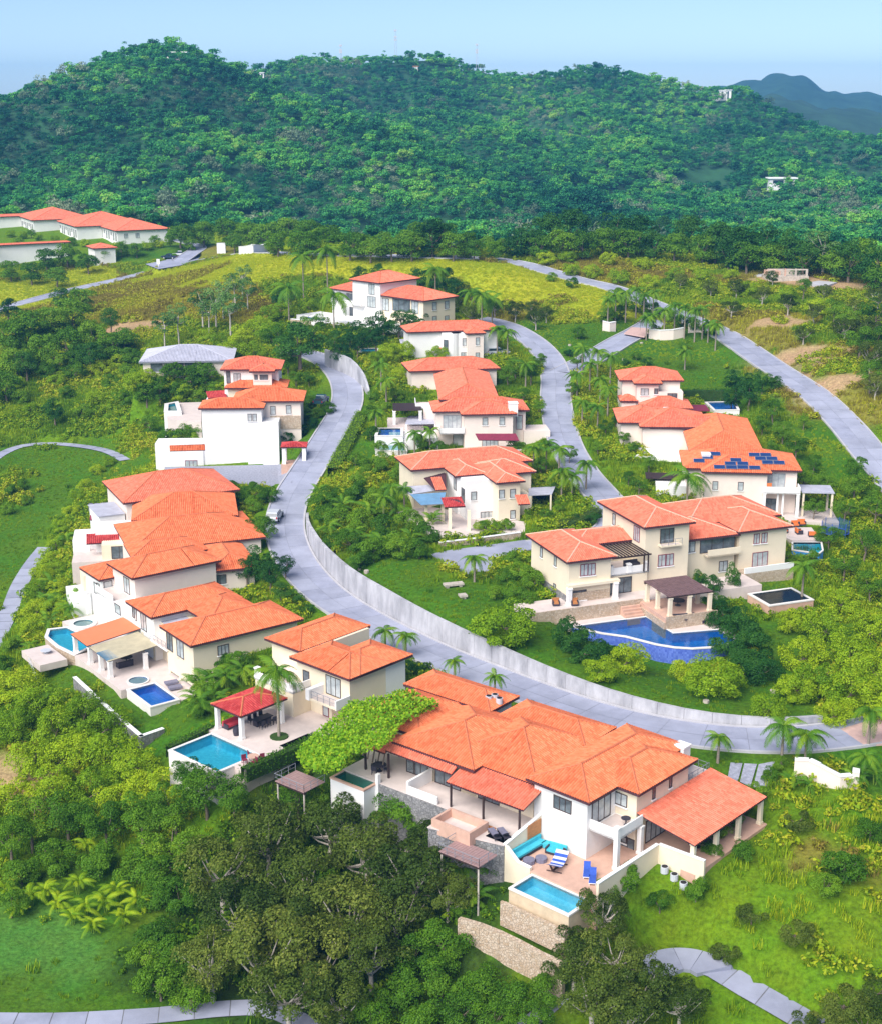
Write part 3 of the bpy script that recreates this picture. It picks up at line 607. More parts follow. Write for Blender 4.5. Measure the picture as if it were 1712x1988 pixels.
# round head of the fan path
fc = P(1332, 1898, -5.15); fanr = tag(link('path_landing', None), kind='structure'); fanr.location = fc
press([P(1290, 1850, -5.0), P(1340, 1850, -5.1), P(1365, 1866, -5.15)], 2.4, .16, 1.0); press(PATHS['fan'][0], 1.9, .14, 1.0)
for k, (t0, t1) in enumerate(((20, 62), (62.8, 96), (96.8, 132), (132.8, 172))):
    m = MB(); pts = [(fc.x + r_ * math.cos(R(t)), fc.y + r_ * .95 * math.sin(R(t))) for r_, tt in ((1.0, (t0, t1)), ) for t in tt]; arc = [(fc.x + 4.3 * math.cos(R(t)), fc.y + 4.3 * .95 * math.sin(R(t))) for t in np.linspace(t1, t0, 6)]
    m.prism(pts + arc, -5.5, -4.98 + .004 * k); m.build('slab', CONCS[k % 3], fanr)
# brick crossing at the right edge and at the gate
def quadflat(name, pts, z, mat): return flat(name, [P(u, v, z) for u, v in pts], z, mat, .2)
quadflat('brick_crossing', [(1575, 1432), (1690, 1398), (1760, 1385), (1760, 1440), (1640, 1452)], 2.36, M['brick'])
quadflat('brick_apron', [r8(730, 370), r8(830, 290), r8(980, 330), r8(900, 400)], 15.9, M['brick'])
# ------------------------------------------------------------------ retaining walls
def panel_wall(label, base, tops, mat, thick=.45, plen=3.0, name='retaining_wall', pname='panel', coping=False):
    """base: polyline of Vectors; tops: heights along it (0..1, h)"""
    c = resample(base, plen); root = tag(thing(name, label, 'wall', c[0]), kind='thing')
    n = len(c)
    hs = np.interp(np.linspace(0, 1, n), [t for t, h in tops], [h for t, h in tops])
    b = offset_line(c, -thick)
    for i in range(n - 1):
        m = MB(); a0, a1, b0, b1 = c[i].lerp(c[i + 1], .006), c[i + 1].lerp(c[i], .006), b[i].lerp(b[i + 1], .006), b[i + 1].lerp(b[i], .006)
        z0 = min(a0.z, a1.z) - 1.5; t0 = c[i].z + hs[i]; t1 = c[i + 1].z + hs[i + 1]
        pts = [a0, a1, b1, b0]; tops_ = [t0, t1, t1, t0]
        m.prism([(p.x, p.y) for p in pts], [z0] * 4, tops_ if sum(pts[k].x * pts[(k + 1) % 4].y - pts[(k + 1) % 4].x * pts[k].y for k in range(4)) > 0 else tops_[::-1])
        m.build(pname, mat, root)
    return root
WB = offset_line([P(*p) for p in EDGE[2:17]], -.35)
panel_wall('long curved stained concrete retaining wall along the lower road', WB, [(0, .8), (.12, 1.1), (.3, 1.9), (.45, 2.8), (.6, 3.4), (.75, 3.4), (.86, 2.9), (.93, 2.0), (1, .4)], M['wallconc'])
UB = [P(*r6(x, y), z) for x, y, z in ((735, 1290, 10.4), (690, 1190, 11.3), (610, 1095, 12.2), (520, 1030, 12.9), (420, 980, 13.4), (320, 940, 13.8))]
panel_wall('curved concrete retaining wall at the top bend of the lower road', UB, [(0, 1.2), (.2, 2.2), (.6, 2.8), (1, 2.2)], M['wallconc'])
SB = [P(1090, 1928, -5.9), P(1040, 1905, -5.8), P(985, 1873, -5.6), P(925, 1838, -5.2), P(880, 1812, -4.6)]
carve([(q.x, q.y) for q in offset_line(SB, .3)] + [(q.x, q.y) for q in offset_line(SB, 2.6)][::-1], -5.6, .3)
panel_wall('mossy rough stone retaining wall below the front pool lawn', SB, [(0, 2.7), (.5, 2.7), (.8, 2.2), (1, 1.6)], M['stone'], .5, 2.2, pname='wall_section')
# ------------------------------------------------------------------ building kit
class Fr:                                              # a house's own axes: a runs away from the camera, b to the right
    def __init__(s, B, ang, z):
        p = P(*B, z); s.O = Vector((p.x, p.y)); t = R(ang); s.e1 = Vector((math.cos(t), math.sin(t))); s.e2 = Vector((s.e1.y, -s.e1.x))
    def w(s, a, b, z): q = s.O + s.e1 * a + s.e2 * b; return Vector((q.x, q.y, z))
    def xy(s, a, b): q = s.O + s.e1 * a + s.e2 * b; return (q.x, q.y)
    def loc(s, px, z): p = P(*px, z); d = Vector((p.x, p.y)) - s.O; return d.dot(s.e1), d.dot(s.e2)
    def rect(s, z, pts, a0=None, a1=None, b0=None, b1=None):
        l = [s.loc(p, z) for p in pts]; A = [q[0] for q in l]; B = [q[1] for q in l]
        return (min(A) if a0 is None else a0, max(A) if a1 is None else a1, min(B) if b0 is None else b0, max(B) if b1 is None else b1)
    def quad(s, a0, a1, b0, b1): return [s.xy(a0, b0), s.xy(a1, b0), s.xy(a1, b1), s.xy(a0, b1)]
    def hit(s, px, ax, c):                             # sight line meets the upright plane a=c or b=c
        d = ray(*px); e = s.e1 if ax == 'a' else s.e2
        t = (c + s.O.dot(e)) / (d.x * e.x + d.y * e.y); p = Vector((0, 0, ZC)) + d * t
        q = Vector((p.x, p.y)) - s.O; return q.dot(s.e1), q.dot(s.e2), p.z
TP = .28
def tile_face(mb, E0, E1, up, slope_len, half0, half1):
    """barrel tiles on one roof slope: eave E0->E1, up = unit vector up the slope"""
    du = (E1 - E0); L = du.length; du = du / L; n = du.cross(up).normalized()
    if n.z < 0: n = -n
    us = []; k = 0
    prof = (0.0, .085, .11, .085)
    nst = int(L / (TP / 4)) + 1
    pts = [(i * TP / 4, prof[i % 4]) for i in range(nst)] + [(L, 0.0)]
    for x in (half0, L - half1):
        if 1e-3 < x < L - 1e-3: pts.append((x, .03))
    pts.sort()
    def top(u):
        f = 1.0
        if half0 > 1e-6: f = min(f, u / half0)
        if half1 > 1e-6: f = min(f, (L - u) / half1)
        return max(f, 0) * slope_len
    for (u0, h0), (u1, h1) in zip(pts[:-1], pts[1:]):
        if u1 - u0 < 1e-4: continue
        t0, t1 = top(u0), top(u1)
        if t0 < .02 and t1 < .02: continue
        q = [E0 + du * u0 + n * h0, E0 + du * u1 + n * h1, E0 + du * u1 + up * t1 + n * h1, E0 + du * u0 + up * t0 + n * h0]
        mb.poly(q, 0, [(u0, 0), (u1, 0), (u1, t1), (u0, t0)])
def hip(root, fr, rect, z, pitch=.36, tile='tile_o', cap='cap_o', fas='fascia', name='roof', drop=.24):
    a0, a1, b0, b1 = rect; La, Lb = a1 - a0, b1 - b0; h = min(La, Lb) / 2; rz = z + h * pitch; sl = h * math.sqrt(1 + pitch * pitch)
    mb = MB(); C = [fr.w(a0, b0, z), fr.w(a0, b1, z), fr.w(a1, b1, z), fr.w(a1, b0, z)]
    e1, e2 = Vector((fr.e1.x, fr.e1.y, 0)), Vector((fr.e2.x, fr.e2.y, 0))
    ups = [e1, -e2, -e1, e2]
    for i in range(4):
        up = (ups[i] + Vector((0, 0, pitch))).normalized(); tile_face(mb, C[i], C[(i + 1) % 4], up, sl, h, h)
    ro = mb.build(name, M[tile], root)
    fm_ = MB(); fm_.prism([(c.x, c.y) for c in C], z - drop, z - .01, 0, True); fm_.build('fascia', M[fas], ro)
    rd = MB()
    if La >= Lb: T0, T1 = fr.w(a0 + h, (b0 + b1) / 2, rz), fr.w(a1 - h, (b0 + b1) / 2, rz); ends = ((C[0], T0), (C[1], T0), (C[2], T1), (C[3], T1))
    else: T0, T1 = fr.w((a0 + a1) / 2, b0 + h, rz), fr.w((a0 + a1) / 2, b1 - h, rz); ends = ((C[0], T0), (C[3], T0), (C[1], T1), (C[2], T1))
    lift = Vector((0, 0, .05))
    for c, t in ends: rd.tube([c + lift, t + lift], [.11, .11], 6)
    if (T1 - T0).length > .05: rd.tube([T0 + lift, T1 + lift], [.13, .13], 6)
    rd.build('ridge_cap', M[cap], ro)
    return ro
def shed(root, pts, tile='tile_o', th=.12, fas='fascia', name='roof', tiled=True):
    """single slope: pts low-left, low-right, high-right, high-left (Vectors)"""
    mb = MB(); p = [Vector(q) for q in pts]
    if tiled:
        du = (p[1] - p[0]); L = du.length; du /= L; upv = (p[3] - p[0]); up = (upv - du * upv.dot(du)); sl = up.length; up /= sl
        tile_face(mb, p[0], p[1], up, sl, 0, 0)
    else: mb.poly(p)
    ro = mb.build(name, M[tile], root)
    b = MB(); n = len(p)
    b.poly([(q.x, q.y, q.z - th) for q in p][::-1])
    for i in range(n):
        a, c = p[i], p[(i + 1) % n]; b.poly([(a.x, a.y, a.z - th), (c.x, c.y, c.z - th), (c.x, c.y, c.z - .01), (a.x, a.y, a.z - .01)])
    b.build('fascia', M[fas], ro); return ro
_wcache = {}
def winmesh(w, h, n, style):
    k = (round(w, 2), round(h, 2), n, style)
    if k not in _wcache:
        f = MB(); t = .07 if style != 'thin' else .04; d = .07
        f.box(-w / 2 - t, w / 2 + t, 0, d, -h / 2 - t, -h / 2); f.box(-w / 2 - t, w / 2 + t, 0, d, h / 2, h / 2 + t)
        f.box(-w / 2 - t, -w / 2, 0, d, -h / 2, h / 2); f.box(w / 2, w / 2 + t, 0, d, -h / 2, h / 2)
        for i in range(1, n):
            x = -w / 2 + w * i / n; f.box(x - .035, x + .035, 0, d * .8, -h / 2, h / 2)
        g = MB(); g.box(-w / 2, w / 2, .005, .025, -h / 2, h / 2)
        s = MB(); s.box(-w / 2 - .16, w / 2 + .16, 0, .14, -h / 2 - .2, -h / 2 - .075)
        fm_ = M['maroon'] if style == 'maroon' else M['raild'] if style == 'grey' else M['frame']
        _wcache[k] = (f.mesh('window', fm_), g.mesh('pane', M['paned'] if style in ('dark', 'opening') else M['pane']), s.mesh('sill', M['trim']))
    return _wcache[k]
def place_win(root, pos, out, w, h, n=2, style='std', name='window', sill=True):
    a, b, c = winmesh(w, h, n, style); o = link(name, a, root); o.location = Vector(pos) - worldloc(root)
    o.rotation_euler = (0, 0, math.atan2(out.y, out.x) - math.pi / 2)
    link('pane', b, o)
    if sill and h < 1.8: link('sill', c, o)
    return o
class Blk:
    def __init__(s, root, fr, rect, zb, ze, mat='cream', name='wall'):
        s.root, s.fr, s.r, s.zb, s.ze = root, fr, rect, zb, ze
        s.zb = zb = min(zb, lowest(fr.quad(*rect)) - .6); carve(fr.quad(*rect), ze - 1.5, -1.5); block(fr.quad(*rect))
        m = MB(); m.prism(fr.quad(*rect), zb, ze); s.o = m.build(name, M[mat], root)
    def win(s, face, px, w, h, n=2, style='std', name='window', zfloor=None):
        a0, a1, b0, b1 = s.r; fr = s.fr
        if face == 'a': A, B, z = fr.hit(px, 'a', a0); out = -fr.e1
        elif face == 'b': A, B, z = fr.hit(px, 'b', b0); out = -fr.e2
        else: A, B, z = fr.hit(px, 'b', b1); out = fr.e2
        if face == 'a': B = min(max(B, b0 + w / 2 + .12), b1 - w / 2 - .12)
        else: A = min(max(A, a0 + w / 2 + .12), a1 - w / 2 - .12)
        if zfloor is not None: z = zfloor + h / 2 + .1
        z = min(z, s.ze - h / 2 - .3)
        return place_win(s.root, fr.w(A, B, z), Vector((out.x, out.y)), w, h, n, style, name)
def ins(rect, d): return (rect[0] + d, rect[1] - d, rect[2] + d, rect[3] - d)
def hipblock(root, fr, rect, ze, zb, over=.6, pitch=.36, tile='tile_o', cap='cap_o', mat='cream', dz=0.0):
    hip(root, fr, rect, ze + dz, pitch, tile, cap)
    return Blk(root, fr, ins(rect, over), zb, ze - .02 + dz, mat)
GROUND_PARTS = ('patio', 'terrace', 'verandah_floor', 'floor_slab', 'pool_deck', 'lawn_patch')
def slab(root, fr, rect, z0, z1, mat, name='floor_slab'):
    if name in GROUND_PARTS: z0 = min(z0, lowest(fr.quad(*rect)) - .5); carve(fr.quad(*rect), z1 - .3, .7)
    m = MB(); m.prism(fr.quad(*rect), z0, z1, 0, True); return m.build(name, M[mat], root)
def pslab(root, poly, z0, z1, mat, name='floor_slab'):
    if name in GROUND_PARTS: z0 = min(z0, lowest(poly) - .5); carve(poly, z1 - .3, .7)
    m = MB(); m.prism([(p[0], p[1]) for p in poly], z0, z1, 0, True); return m.build(name, M[mat], root)
def pillar(root, fr, a, b, z0, z1, r=.2, mat='cream', cap=True):
    m = MB(); m.prism(fr.quad(a - r, a + r, b - r, b + r), z0, z1)
    if cap:
        m.prism(fr.quad(a - r - .06, a + r + .06, b - r - .06, b + r + .06), z1 - .14, z1 + .003, 0, True); m.prism(fr.quad(a - r - .05, a + r + .05, b - r - .05, b + r + .05), z0, z0 + .25)
    return m.build('pillar', M[mat], root)
def balcony(root, fr, rect, z, par=.85, sides='ab', mat='cream', th=.22, floor='paving', rail=False):
    a0, a1, b0, b1 = rect; slab(root, fr, rect, z - th, z - .02, mat, 'balcony'); slab(root, fr, ins(rect, .15), z - .02, z + .003, floor, 'balcony_floor')
    t = .14
    for sd in sides:
        q = {'a': (a0, a0 + t, b0, b1), 'b': (a0 + t, a1, b0, b0 + t), 'B': (a0 + t, a1, b1 - t, b1), 'A': (a1 - t, a1, b0 + t, b1 - t)}[sd]
        if rail: railing(root, [fr.w(q[0], q[2], z), fr.w(q[1], q[2], z) if sd in 'bB' else fr.w(q[0], q[3], z)], par)
        else: slab(root, fr, q, z - th + .002, z + par, mat, 'parapet')
def railing(root, line, h=.95, mat='raild', gap=.9):
    m = MB(); c = [Vector(p) for p in line]
    for i in range(len(c) - 1):
        m.tube([c[i] + Vector((0, 0, h)), c[i + 1] + Vector((0, 0, h))], [.03, .03], 5); m.tube([c[i] + Vector((0, 0, h * .5)), c[i + 1] + Vector((0, 0, h * .5))], [.018, .018], 5)
        k = max(1, int((c[i + 1] - c[i]).length / gap))
        for j in range(k + 1):
            p = c[i].lerp(c[i + 1], j / k); m.tube([p, p + Vector((0, 0, h))], [.03, .03], 5)
    return m.build('railing', M[mat], root)
def house(label, fr, base, name='house', cat='house'):
    p = fr.O; return thing(name, label, cat, (p.x, p.y, base))
WAT = {'turq': watermat('turquoise_water', (.75, .97, .98)), 'blue': watermat('blue_water', (.65, .88, .98)), 'deep': watermat('deep_blue_water', (.6, .8, .98)), 'pale': watermat('pale_cyan_water', (.85, .98, 1.0)), 'green': watermat('green_water', (.5, .9, .85)), 'dark': watermat('dark_pool_water', (.25, .35, .4))}
BAS = {'turq': mosaic('turquoise_mosaic', (.06, .50, .72), (.10, .62, .82)), 'blue': mosaic('blue_mosaic', (.03, .22, .68), (.06, .32, .8)), 'deep': mosaic('deep_blue_mosaic', (.03, .26, .60), (.06, .36, .74)), 'pale': mosaic('pale_cyan_mosaic', (.14, .62, .82), (.22, .72, .9)), 'green': mosaic('green_mosaic', (.02, .42, .38), (.05, .55, .48)), 'dark': mosaic('dark_mosaic', (.02, .09, .12), (.04, .13, .16)), 'purple': mosaic('violet_blue_mosaic', (.07, .12, .50), (.14, .22, .66))}
def pool(label, poly, z, kind='turq', cop=.4, depth=1.1, zb=None, skirt='copingw', copmat='copingw', name='swimming_pool', steps=None):
    poly = [(p[0], p[1]) for p in poly]; n = len(poly)
    if sum(poly[i][0] * poly[(i + 1) % n][1] - poly[(i + 1) % n][0] * poly[i][1] for i in range(n)) < 0: poly = poly[::-1]
    carve(poly, z - depth - .15, 1.5); zb = min(zb if zb is not None else 99, lowest(offpoly(poly, cop)) - .5)
    cx, cy = sum(p[0] for p in poly) / n, sum(p[1] for p in poly) / n; root = thing(name, label, 'pool', (cx, cy, z - depth - .3))
    m = MB(); m.poly([(p[0], p[1], z - depth) for p in poly])
    for i in range(n):
        a, b = poly[i], poly[(i + 1) % n]; m.poly([(a[0], a[1], z - depth), (a[0], a[1], z + .04), (b[0], b[1], z + .04), (b[0], b[1], z - depth)])
    m.build('basin', BAS[kind], root)
    wm = MB(); wm.poly([(p[0], p[1], z - .05) for p in poly]); wm.build('water', WAT[kind], root)
    o = offpoly(poly, cop); c = MB(); zt = z + .06; zl = (z - depth - .2) if zb is None else zb
    for i in range(n):
        j = (i + 1) % n
        c.poly([(poly[i][0], poly[i][1], zt), (o[i][0], o[i][1], zt), (o[j][0], o[j][1], zt), (poly[j][0], poly[j][1], zt)])
        c.poly([(o[i][0], o[i][1], zt), (o[i][0], o[i][1], zt - .16), (o[j][0], o[j][1], zt - .16), (o[j][0], o[j][1], zt)])
        c.poly([(poly[i][0], poly[i][1], zt), (poly[j][0], poly[j][1], zt), (poly[j][0], poly[j][1], z - .2), (poly[i][0], poly[i][1], z - .2)])
    c.build('coping', M[copmat], root)
    s = MB(); o2 = offpoly(poly, cop - .05)
    for i in range(n):
        j = (i + 1) % n; s.poly([(o2[i][0], o2[i][1], zl), (o2[j][0], o2[j][1], zl), (o2[j][0], o2[j][1], zt - .1), (o2[i][0], o2[i][1], zt - .1)])
    s.build('pool_wall', BAS[skirt] if skirt in BAS else M[skirt], root)
    return root
def circ(c, r, n=20): return [(c[0] + r * math.cos(2 * math.pi * i / n), c[1] + r * math.sin(2 * math.pi * i / n)) for i in range(n)]
def chimney(root, fr, px, z, w=.9, h=1.2):
    a, b = fr.loc(px, z); m = MB(); m.prism(fr.quad(a - w / 2, a + w / 2, b - w / 2, b + w / 2), z - 1.2, z + h); m.prism(fr.quad(a - w / 2 - .08, a + w / 2 + .08, b - w / 2 - .08, b + w / 2 + .08), z + h - .12, z + h + .05, 0, True); m.build('chimney', M['trim'], root)
def garden_wall(label, line, z0, z1, mat='cream', th=.25, name='boundary_wall', cap=None):
    c = [Vector((p[0], p[1], 0)) for p in line]; root = tag(thing(name, label, 'wall', (c[0].x, c[0].y, z0)), kind='thing')
    b = offset_line(c, th); tops = z1 if isinstance(z1, (list, tuple)) else [z1] * len(c)
    for i in range(len(c) - 1):
        m = MB(); q = [(c[i].x, c[i].y), (c[i + 1].x, c[i + 1].y), (b[i + 1].x, b[i + 1].y), (b[i].x, b[i].y)]; t = [tops[i], tops[i + 1], tops[i + 1], tops[i]]
        m.prism(q, [z0] * 4, t); m.build('wall_section', M[mat], root)
        k = MB(); ca = [c[i], c[i + 1]]; A_ = offset_line(ca, -.05); B_ = offset_line(ca, th + .05)
        k.prism([(A_[0].x, A_[0].y), (A_[1].x, A_[1].y), (B_[1].x, B_[1].y), (B_[0].x, B_[0].y)], [x - .003 for x in t], [x + .07 for x in t]); k.build('wall_cap', M[cap or 'trim'], root)
    return root
ORD = ['first', 'second', 'third', 'fourth', 'fifth', 'sixth', 'seventh', 'eighth', 'ninth', 'tenth', 'eleventh', 'twelfth', 'thirteenth', 'fourteenth', 'fifteenth', 'sixteenth', 'seventeenth', 'eighteenth', 'nineteenth', 'twentieth', 'twenty-first', 'twenty-second', 'twenty-third', 'twenty-fourth', 'twenty-fifth', 'twenty-sixth', 'twenty-seventh', 'twenty-eighth', 'twenty-ninth', 'thirtieth']
# ================================================================== front row
# ---- house with the coral verandah, bottom right
f1 = Fr(q4(522, 515), 137.7, 6.0)
h1 = house('two-storey cream villa with corner balcony and wide coral verandah roof, bottom right', f1, 0)
hip(h1, f1, (0, 7.2, 0, 15.9), 6.0); hip(h1, f1, (-2.3, 4.6, 4.3, 13.9), 5.985)
U1 = Blk(h1, f1, (.6, 6.6, .6, 15.3), 2.78, 5.98, 'white'); W1 = Blk(h1, f1, (-1.7, 3, 4.9, 13.3), -1.5, 5.97, 'cream'); D1 = Blk(h1, f1, (.61, 6.59, 1.9, 15.29), -1.5, 2.79, 'cream')
U1.win('b', q4(375, 520), 1.9, 1.2, 3, 'dark'); U1.win('a', q4(588, 545), 2.7, 2.1, 3, zfloor=3.05); W1.win('b', q4(700, 492), 1.2, 1.1); W1.win('a', q4(880, 458), .3, 1.0, 1, 'dark'); W1.win('a', q4(973, 395), .3, 1.0, 1, 'dark')
D1.win('b', q4(403, 685), 1.4, 2.0, 2, zfloor=0, name='door'); D1.win('b', q4(595, 760), 3.0, 2.1, 4, zfloor=0, name='door'); D1.win('b', q4(467, 700), .5, 1.9, 1, 'dark', zfloor=0); W1.win('b', q4(705, 768), .8, 1.6, 1, zfloor=.3); W1.win('b', q4(762, 750), 1.4, 1.2, 2, 'dark')
W1.win('a', q4(890, 665), 3.2, 2.1, 4, zfloor=0, name='door'); W1.win('a', q4(1010, 600), 2.2, 2.1, 3, zfloor=0, name='door')
balcony(h1, f1, (-2.45, .6, 1.0, 4.9), 3.0, .85, 'ab', 'white')
for a, b, zt in ((-2.35, 1.1, 4.1), (-2.35, 4.75, 2.8), (2.0, 1.0, 2.8), (6.3, 1.0, 2.8)): pillar(h1, f1, a, b, 0, zt, .22, 'white')
shed(h1, [f1.w(-7.9, 17.3, 2.75), f1.w(-7.9, 5.0, 2.75), f1.w(-1.72, 5.0, 3.7), f1.w(-1.72, 17.3, 3.7)], 'tile_r')
for b in (5.4, 9.2, 13, 16.9): pillar(h1, f1, -7.5, b, 0, 2.65, .2)
slab(h1, f1, (-8.1, -1.7, 4.9, 17.4), -1.2, -.01, 'terra', 'verandah_floor'); slab(h1, f1, (-4.2, 6.0, -4.3, 3.4), -2.2, 0, 'terra', 'patio'); slab(h1, f1, (-4.21, .6, 3.4, 4.9), -2.2, -.005, 'terra', 'patio')
slab(h1, f1, (-1.6, 1.5, 13.3, 17.2), -1, 3.4, 'white', 'wall'); balcony(h1, f1, (-1.5, 3.4, 13.4, 17.3), 3.4, .8, 'aB', 'white', rail=True)
chimney(h1, f1, q4(1035, 215), 5.8, 1.2, .5)
slab(h1, f1, (5.66, 5.72, -1.4, .5), .9, 2.3, 'wood', 'gate_panel')
garden_wall('cream garden wall stepping round the corner below the coral verandah', [f1.xy(-4.3, -4.2), f1.xy(-4.3, 4.8), f1.xy(-8.9, 5.0)], -2, 1.6, 'cream')
garden_wall('cream party wall between the turquoise lounge patio and the neighbouring sun deck', [f1.xy(6.0, .6), f1.xy(6.0, -4.4), f1.xy(4.4, -4.4), f1.xy(3.0, -4.4)], -2.4, [2.6, 1.6, .35, .3], 'cream')
pool('pale turquoise plunge pool with tan stone wall in front of the bottom right villa', f1.quad(-3.4, 2.6, -7.2, -4.5), -.25, 'pale', .3, 1.0, -1.6, 'beige', 'copingw'); carve(f1.quad(-4.4, 3.6, -9.6, -8.3), -3.0, 0)
mm = MB(); mm.prism(f1.quad(-3.9, 3.1, -8.3, -8.05), -3.6, -1.25); mm.prism(f1.quad(-3.9, 3.1, -8.05, -7.6), -3.6, -1.55); tag(mm.build('pool_trough', M['stone'], loc=f1.w(0, -8, -3.6)), 'low tan stone overflow trough at the foot of the bottom right pool', 'trough')
# ---- long house with the vine, front middle
f2 = Fr(q3(1235, 690), 141, 5.2)
h2 = house('long low villa with vine over its left roof and sun terrace on stone walls', f2, 1.6)
hip(h2, f2, (-.3, 9.8, -.5, 11.4), 5.2); hip(h2, f2, (-6.6, 4.4, .8, 12.6), 5.15, .4); hip(h2, f2, (8.6, 17.2, 2.4, 11.8), 4.9); hip(h2, f2, (6.0, 17.5, 10.3, 15.4), 5.6); hip(h2, f2, (-6.0, 4.9, 9.6, 15.2), 5.62)
for r_, zt in (((.5, 9.2, 1.0, 10.8), 5.18), ((-6.0, 3.8, 1.5, 12), 5.13), ((9.2, 16.6, 3.0, 11.2), 4.88), ((6.6, 16.9, 10.9, 14.8), 5.58), ((-5.4, 4.3, 10.2, 14.6), 5.6)): Blk(h2, f2, r_, -1.0, zt, 'white' if r_[2] > 10 else 'cream')
ZT = 1.6
T2_ = Blk(h2, f2, (-6.1, 9.21, 1.0, 3.0), 1.0, 5.16, 'cream')
T2_.win('b', q3(840, 660), 2.6, 2.0, 3, 'dark', zfloor=ZT, name='door'); T2_.win('b', q3(1060, 760), 3.0, 2.0, 3, 'dark', zfloor=ZT, name='door'); T2_.win('b', q3(1330, 880), 2.4, 2.0, 3, 'dark', zfloor=ZT, name='door'); T2_.win('b', q3(780, 640), 1.0, 2.0, 1, zfloor=ZT, name='door')
shed(h2, [f2.w(1.6, -2.3, 4.15), f2.w(-7.3, -2.3, 4.15), f2.w(-7.3, 1.0, 5.05), f2.w(1.6, 1.0, 5.05)], 'tile_r')
shed(h2, [f2.w(9.9, -1.3, 4.5), f2.w(1.7, -1.3, 4.5), f2.w(1.7, -.45, 4.95), f2.w(9.9, -.45, 4.95)], 'tile_r'); shed(h2, [f2.w(13, -1.4, 4.2), f2.w(9.95, -1.4, 4.2), f2.w(9.95, 1.6, 4.9), f2.w(13, 1.6, 4.9)], 'tile_r')
for a in (1.2, -2.6, -6.7): pillar(h2, f2, a, -2.0, ZT, 4.05, .08, 'dark', False)
for a in (9.6, 12.6): pillar(h2, f2, a, -1.2, ZT, 4.2, .09, 'dark', False)
slab(h2, f2, (-6.9, 14.4, -2.6, 3.0), 0.6, ZT, 'paving', 'terrace'); slab(h2, f2, (.4, 9.6, -2.75, -2.6), -4.2, ZT - .05, 'stone_g', 'stone_base')
lp = [f2.xy(*q) for q in ((.4, -2.6), (.4, -6.3), (-4.0, -5.3), (-6.9, -4.6), (-6.9, -2.6))]; carve(lp, ZT - .4, .7); pslab(h2, lp, -4.0, ZT - .12, 'stone_g', 'stone_base'); pslab(h2, offpoly(lp, .06), ZT - .12, ZT - .004, 'paving', 'terrace_paving')
slab(h2, f2, (5.9, 6.15, -2.6, 1), ZT - .05, 2.9, 'white', 'terrace_wall'); slab(h2, f2, (2.4, 5.9, -2.6, -2.4), ZT - .05, 2.4, 'white', 'parapet'); slab(h2, f2, (9.5, 9.85, -2.9, -2.5), -4, 2.6, 'white', 'pillar')
slab(h2, f2, (-6.7, -4.7, -4.4, -3.0), ZT - .01, ZT + .05, 'ground', 'lawn_mat'); slab(h2, f2, (-4.6, -3.0, -3.2, -2.7), ZT - .01, ZT + .08, 'wood', 'deck_boards')
# salmon basin (dry pool)
for q in ((-4.2, .2, -6.1, -5.85), (-4.2, .2, -3.55, -3.3), (-.05, .2, -5.85, -3.55), (-4.2, -3.95, -5.85, -3.55)): slab(h2, f2, q, ZT - .6, 2.4, 'terra', 'basin_wall')
pool('small green plunge pool on the vine villa terrace', f2.quad(10.1, 14.0, -4.3, -2.0), 1.5, 'green', .3, 1.0, -1, 'white', 'terra')
def plank_deck(label, fr, a0, a1, b0, b1, z, drop, mat='deck', w=.3):
    root = thing('timber_deck', label, 'deck', fr.w((a0 + a1) / 2, (b0 + b1) / 2, z)); n = int((a1 - a0) / w)
    for i in range(n):
        x = a0 + (a1 - a0) * i / n; m = MB(); m.prism(fr.quad(x + .015, x + (a1 - a0) / n - .015, b0, b1), z - .06, z + random.uniform(-.006, .006), 0, True); m.build('plank', M[mat], root)
    fmB = MB(); fmB.prism(fr.quad(a0 + .05, a1 - .05, b0 + .1, b0 + .3), z - .3, z - .07, 0, True); fmB.build('joist', M['dark'], root)
    for a, b in ((a0 + .2, b0 + .2), (a1 - .2, b0 + .2)):
        m = MB(); m.tube([fr.w(a, b, z - drop), fr.w(a, b, z - .06)], [.09, .09], 6); m.build('post', M['barkp'], root)
    railing(root, [fr.w(a1, b1 - .1, z), fr.w(a1, b0, z), fr.w(a0, b0, z), fr.w(a0, b1 - .1, z)], .8)
    return root
plank_deck('weathered pink timber deck on stilts left of the green plunge pool', f2, 14.7, 18.7, -7.8, -4.8, 1.0, 5.0)
plank_deck('weathered pink timber deck on stilts below the dry salmon basin', f2, -7.1, -2.6, -8.5, -5.75, 1.15, 5.0)
# ---- house with the red pavilion
f3 = Fr(q2(955, 480), 137.5, 5.8)
h3 = house('cream villa with two orange hip roofs behind the red poolside pavilion', f3, 0)
hip(h3, f3, (0, 9.6, 0, 6.6), 5.8); hip(h3, f3, (0, 6.7, 1.6, 9.8), 5.78); hip(h3, f3, (9.7, 15.8, 1.7, 12.8), 5.9)
A3 = Blk(h3, f3, (.6, 9.0, .6, 6.1), -2, 5.78, 'cream'); Blk(h3, f3, (.61, 6.1, 5.5, 9.2), -2, 5.76, 'white'); B3 = Blk(h3, f3, (9.3, 15.2, 2.3, 12.2), -2, 5.88, 'cream')
A3.win('b', q2(850, 570), 2.2, 2.1, 3, zfloor=2.8, name='door'); A3.win('b', q2(670, 520), .9, 3.0, 1, 'dark', zfloor=1.4); A3.win('b', q2(800, 725), .8, 1.8, 1, 'maroon', zfloor=0, name='door'); Blk(h3, f3, (1.2, 3.2, .3, .6), -.1, 2.3, 'stone')
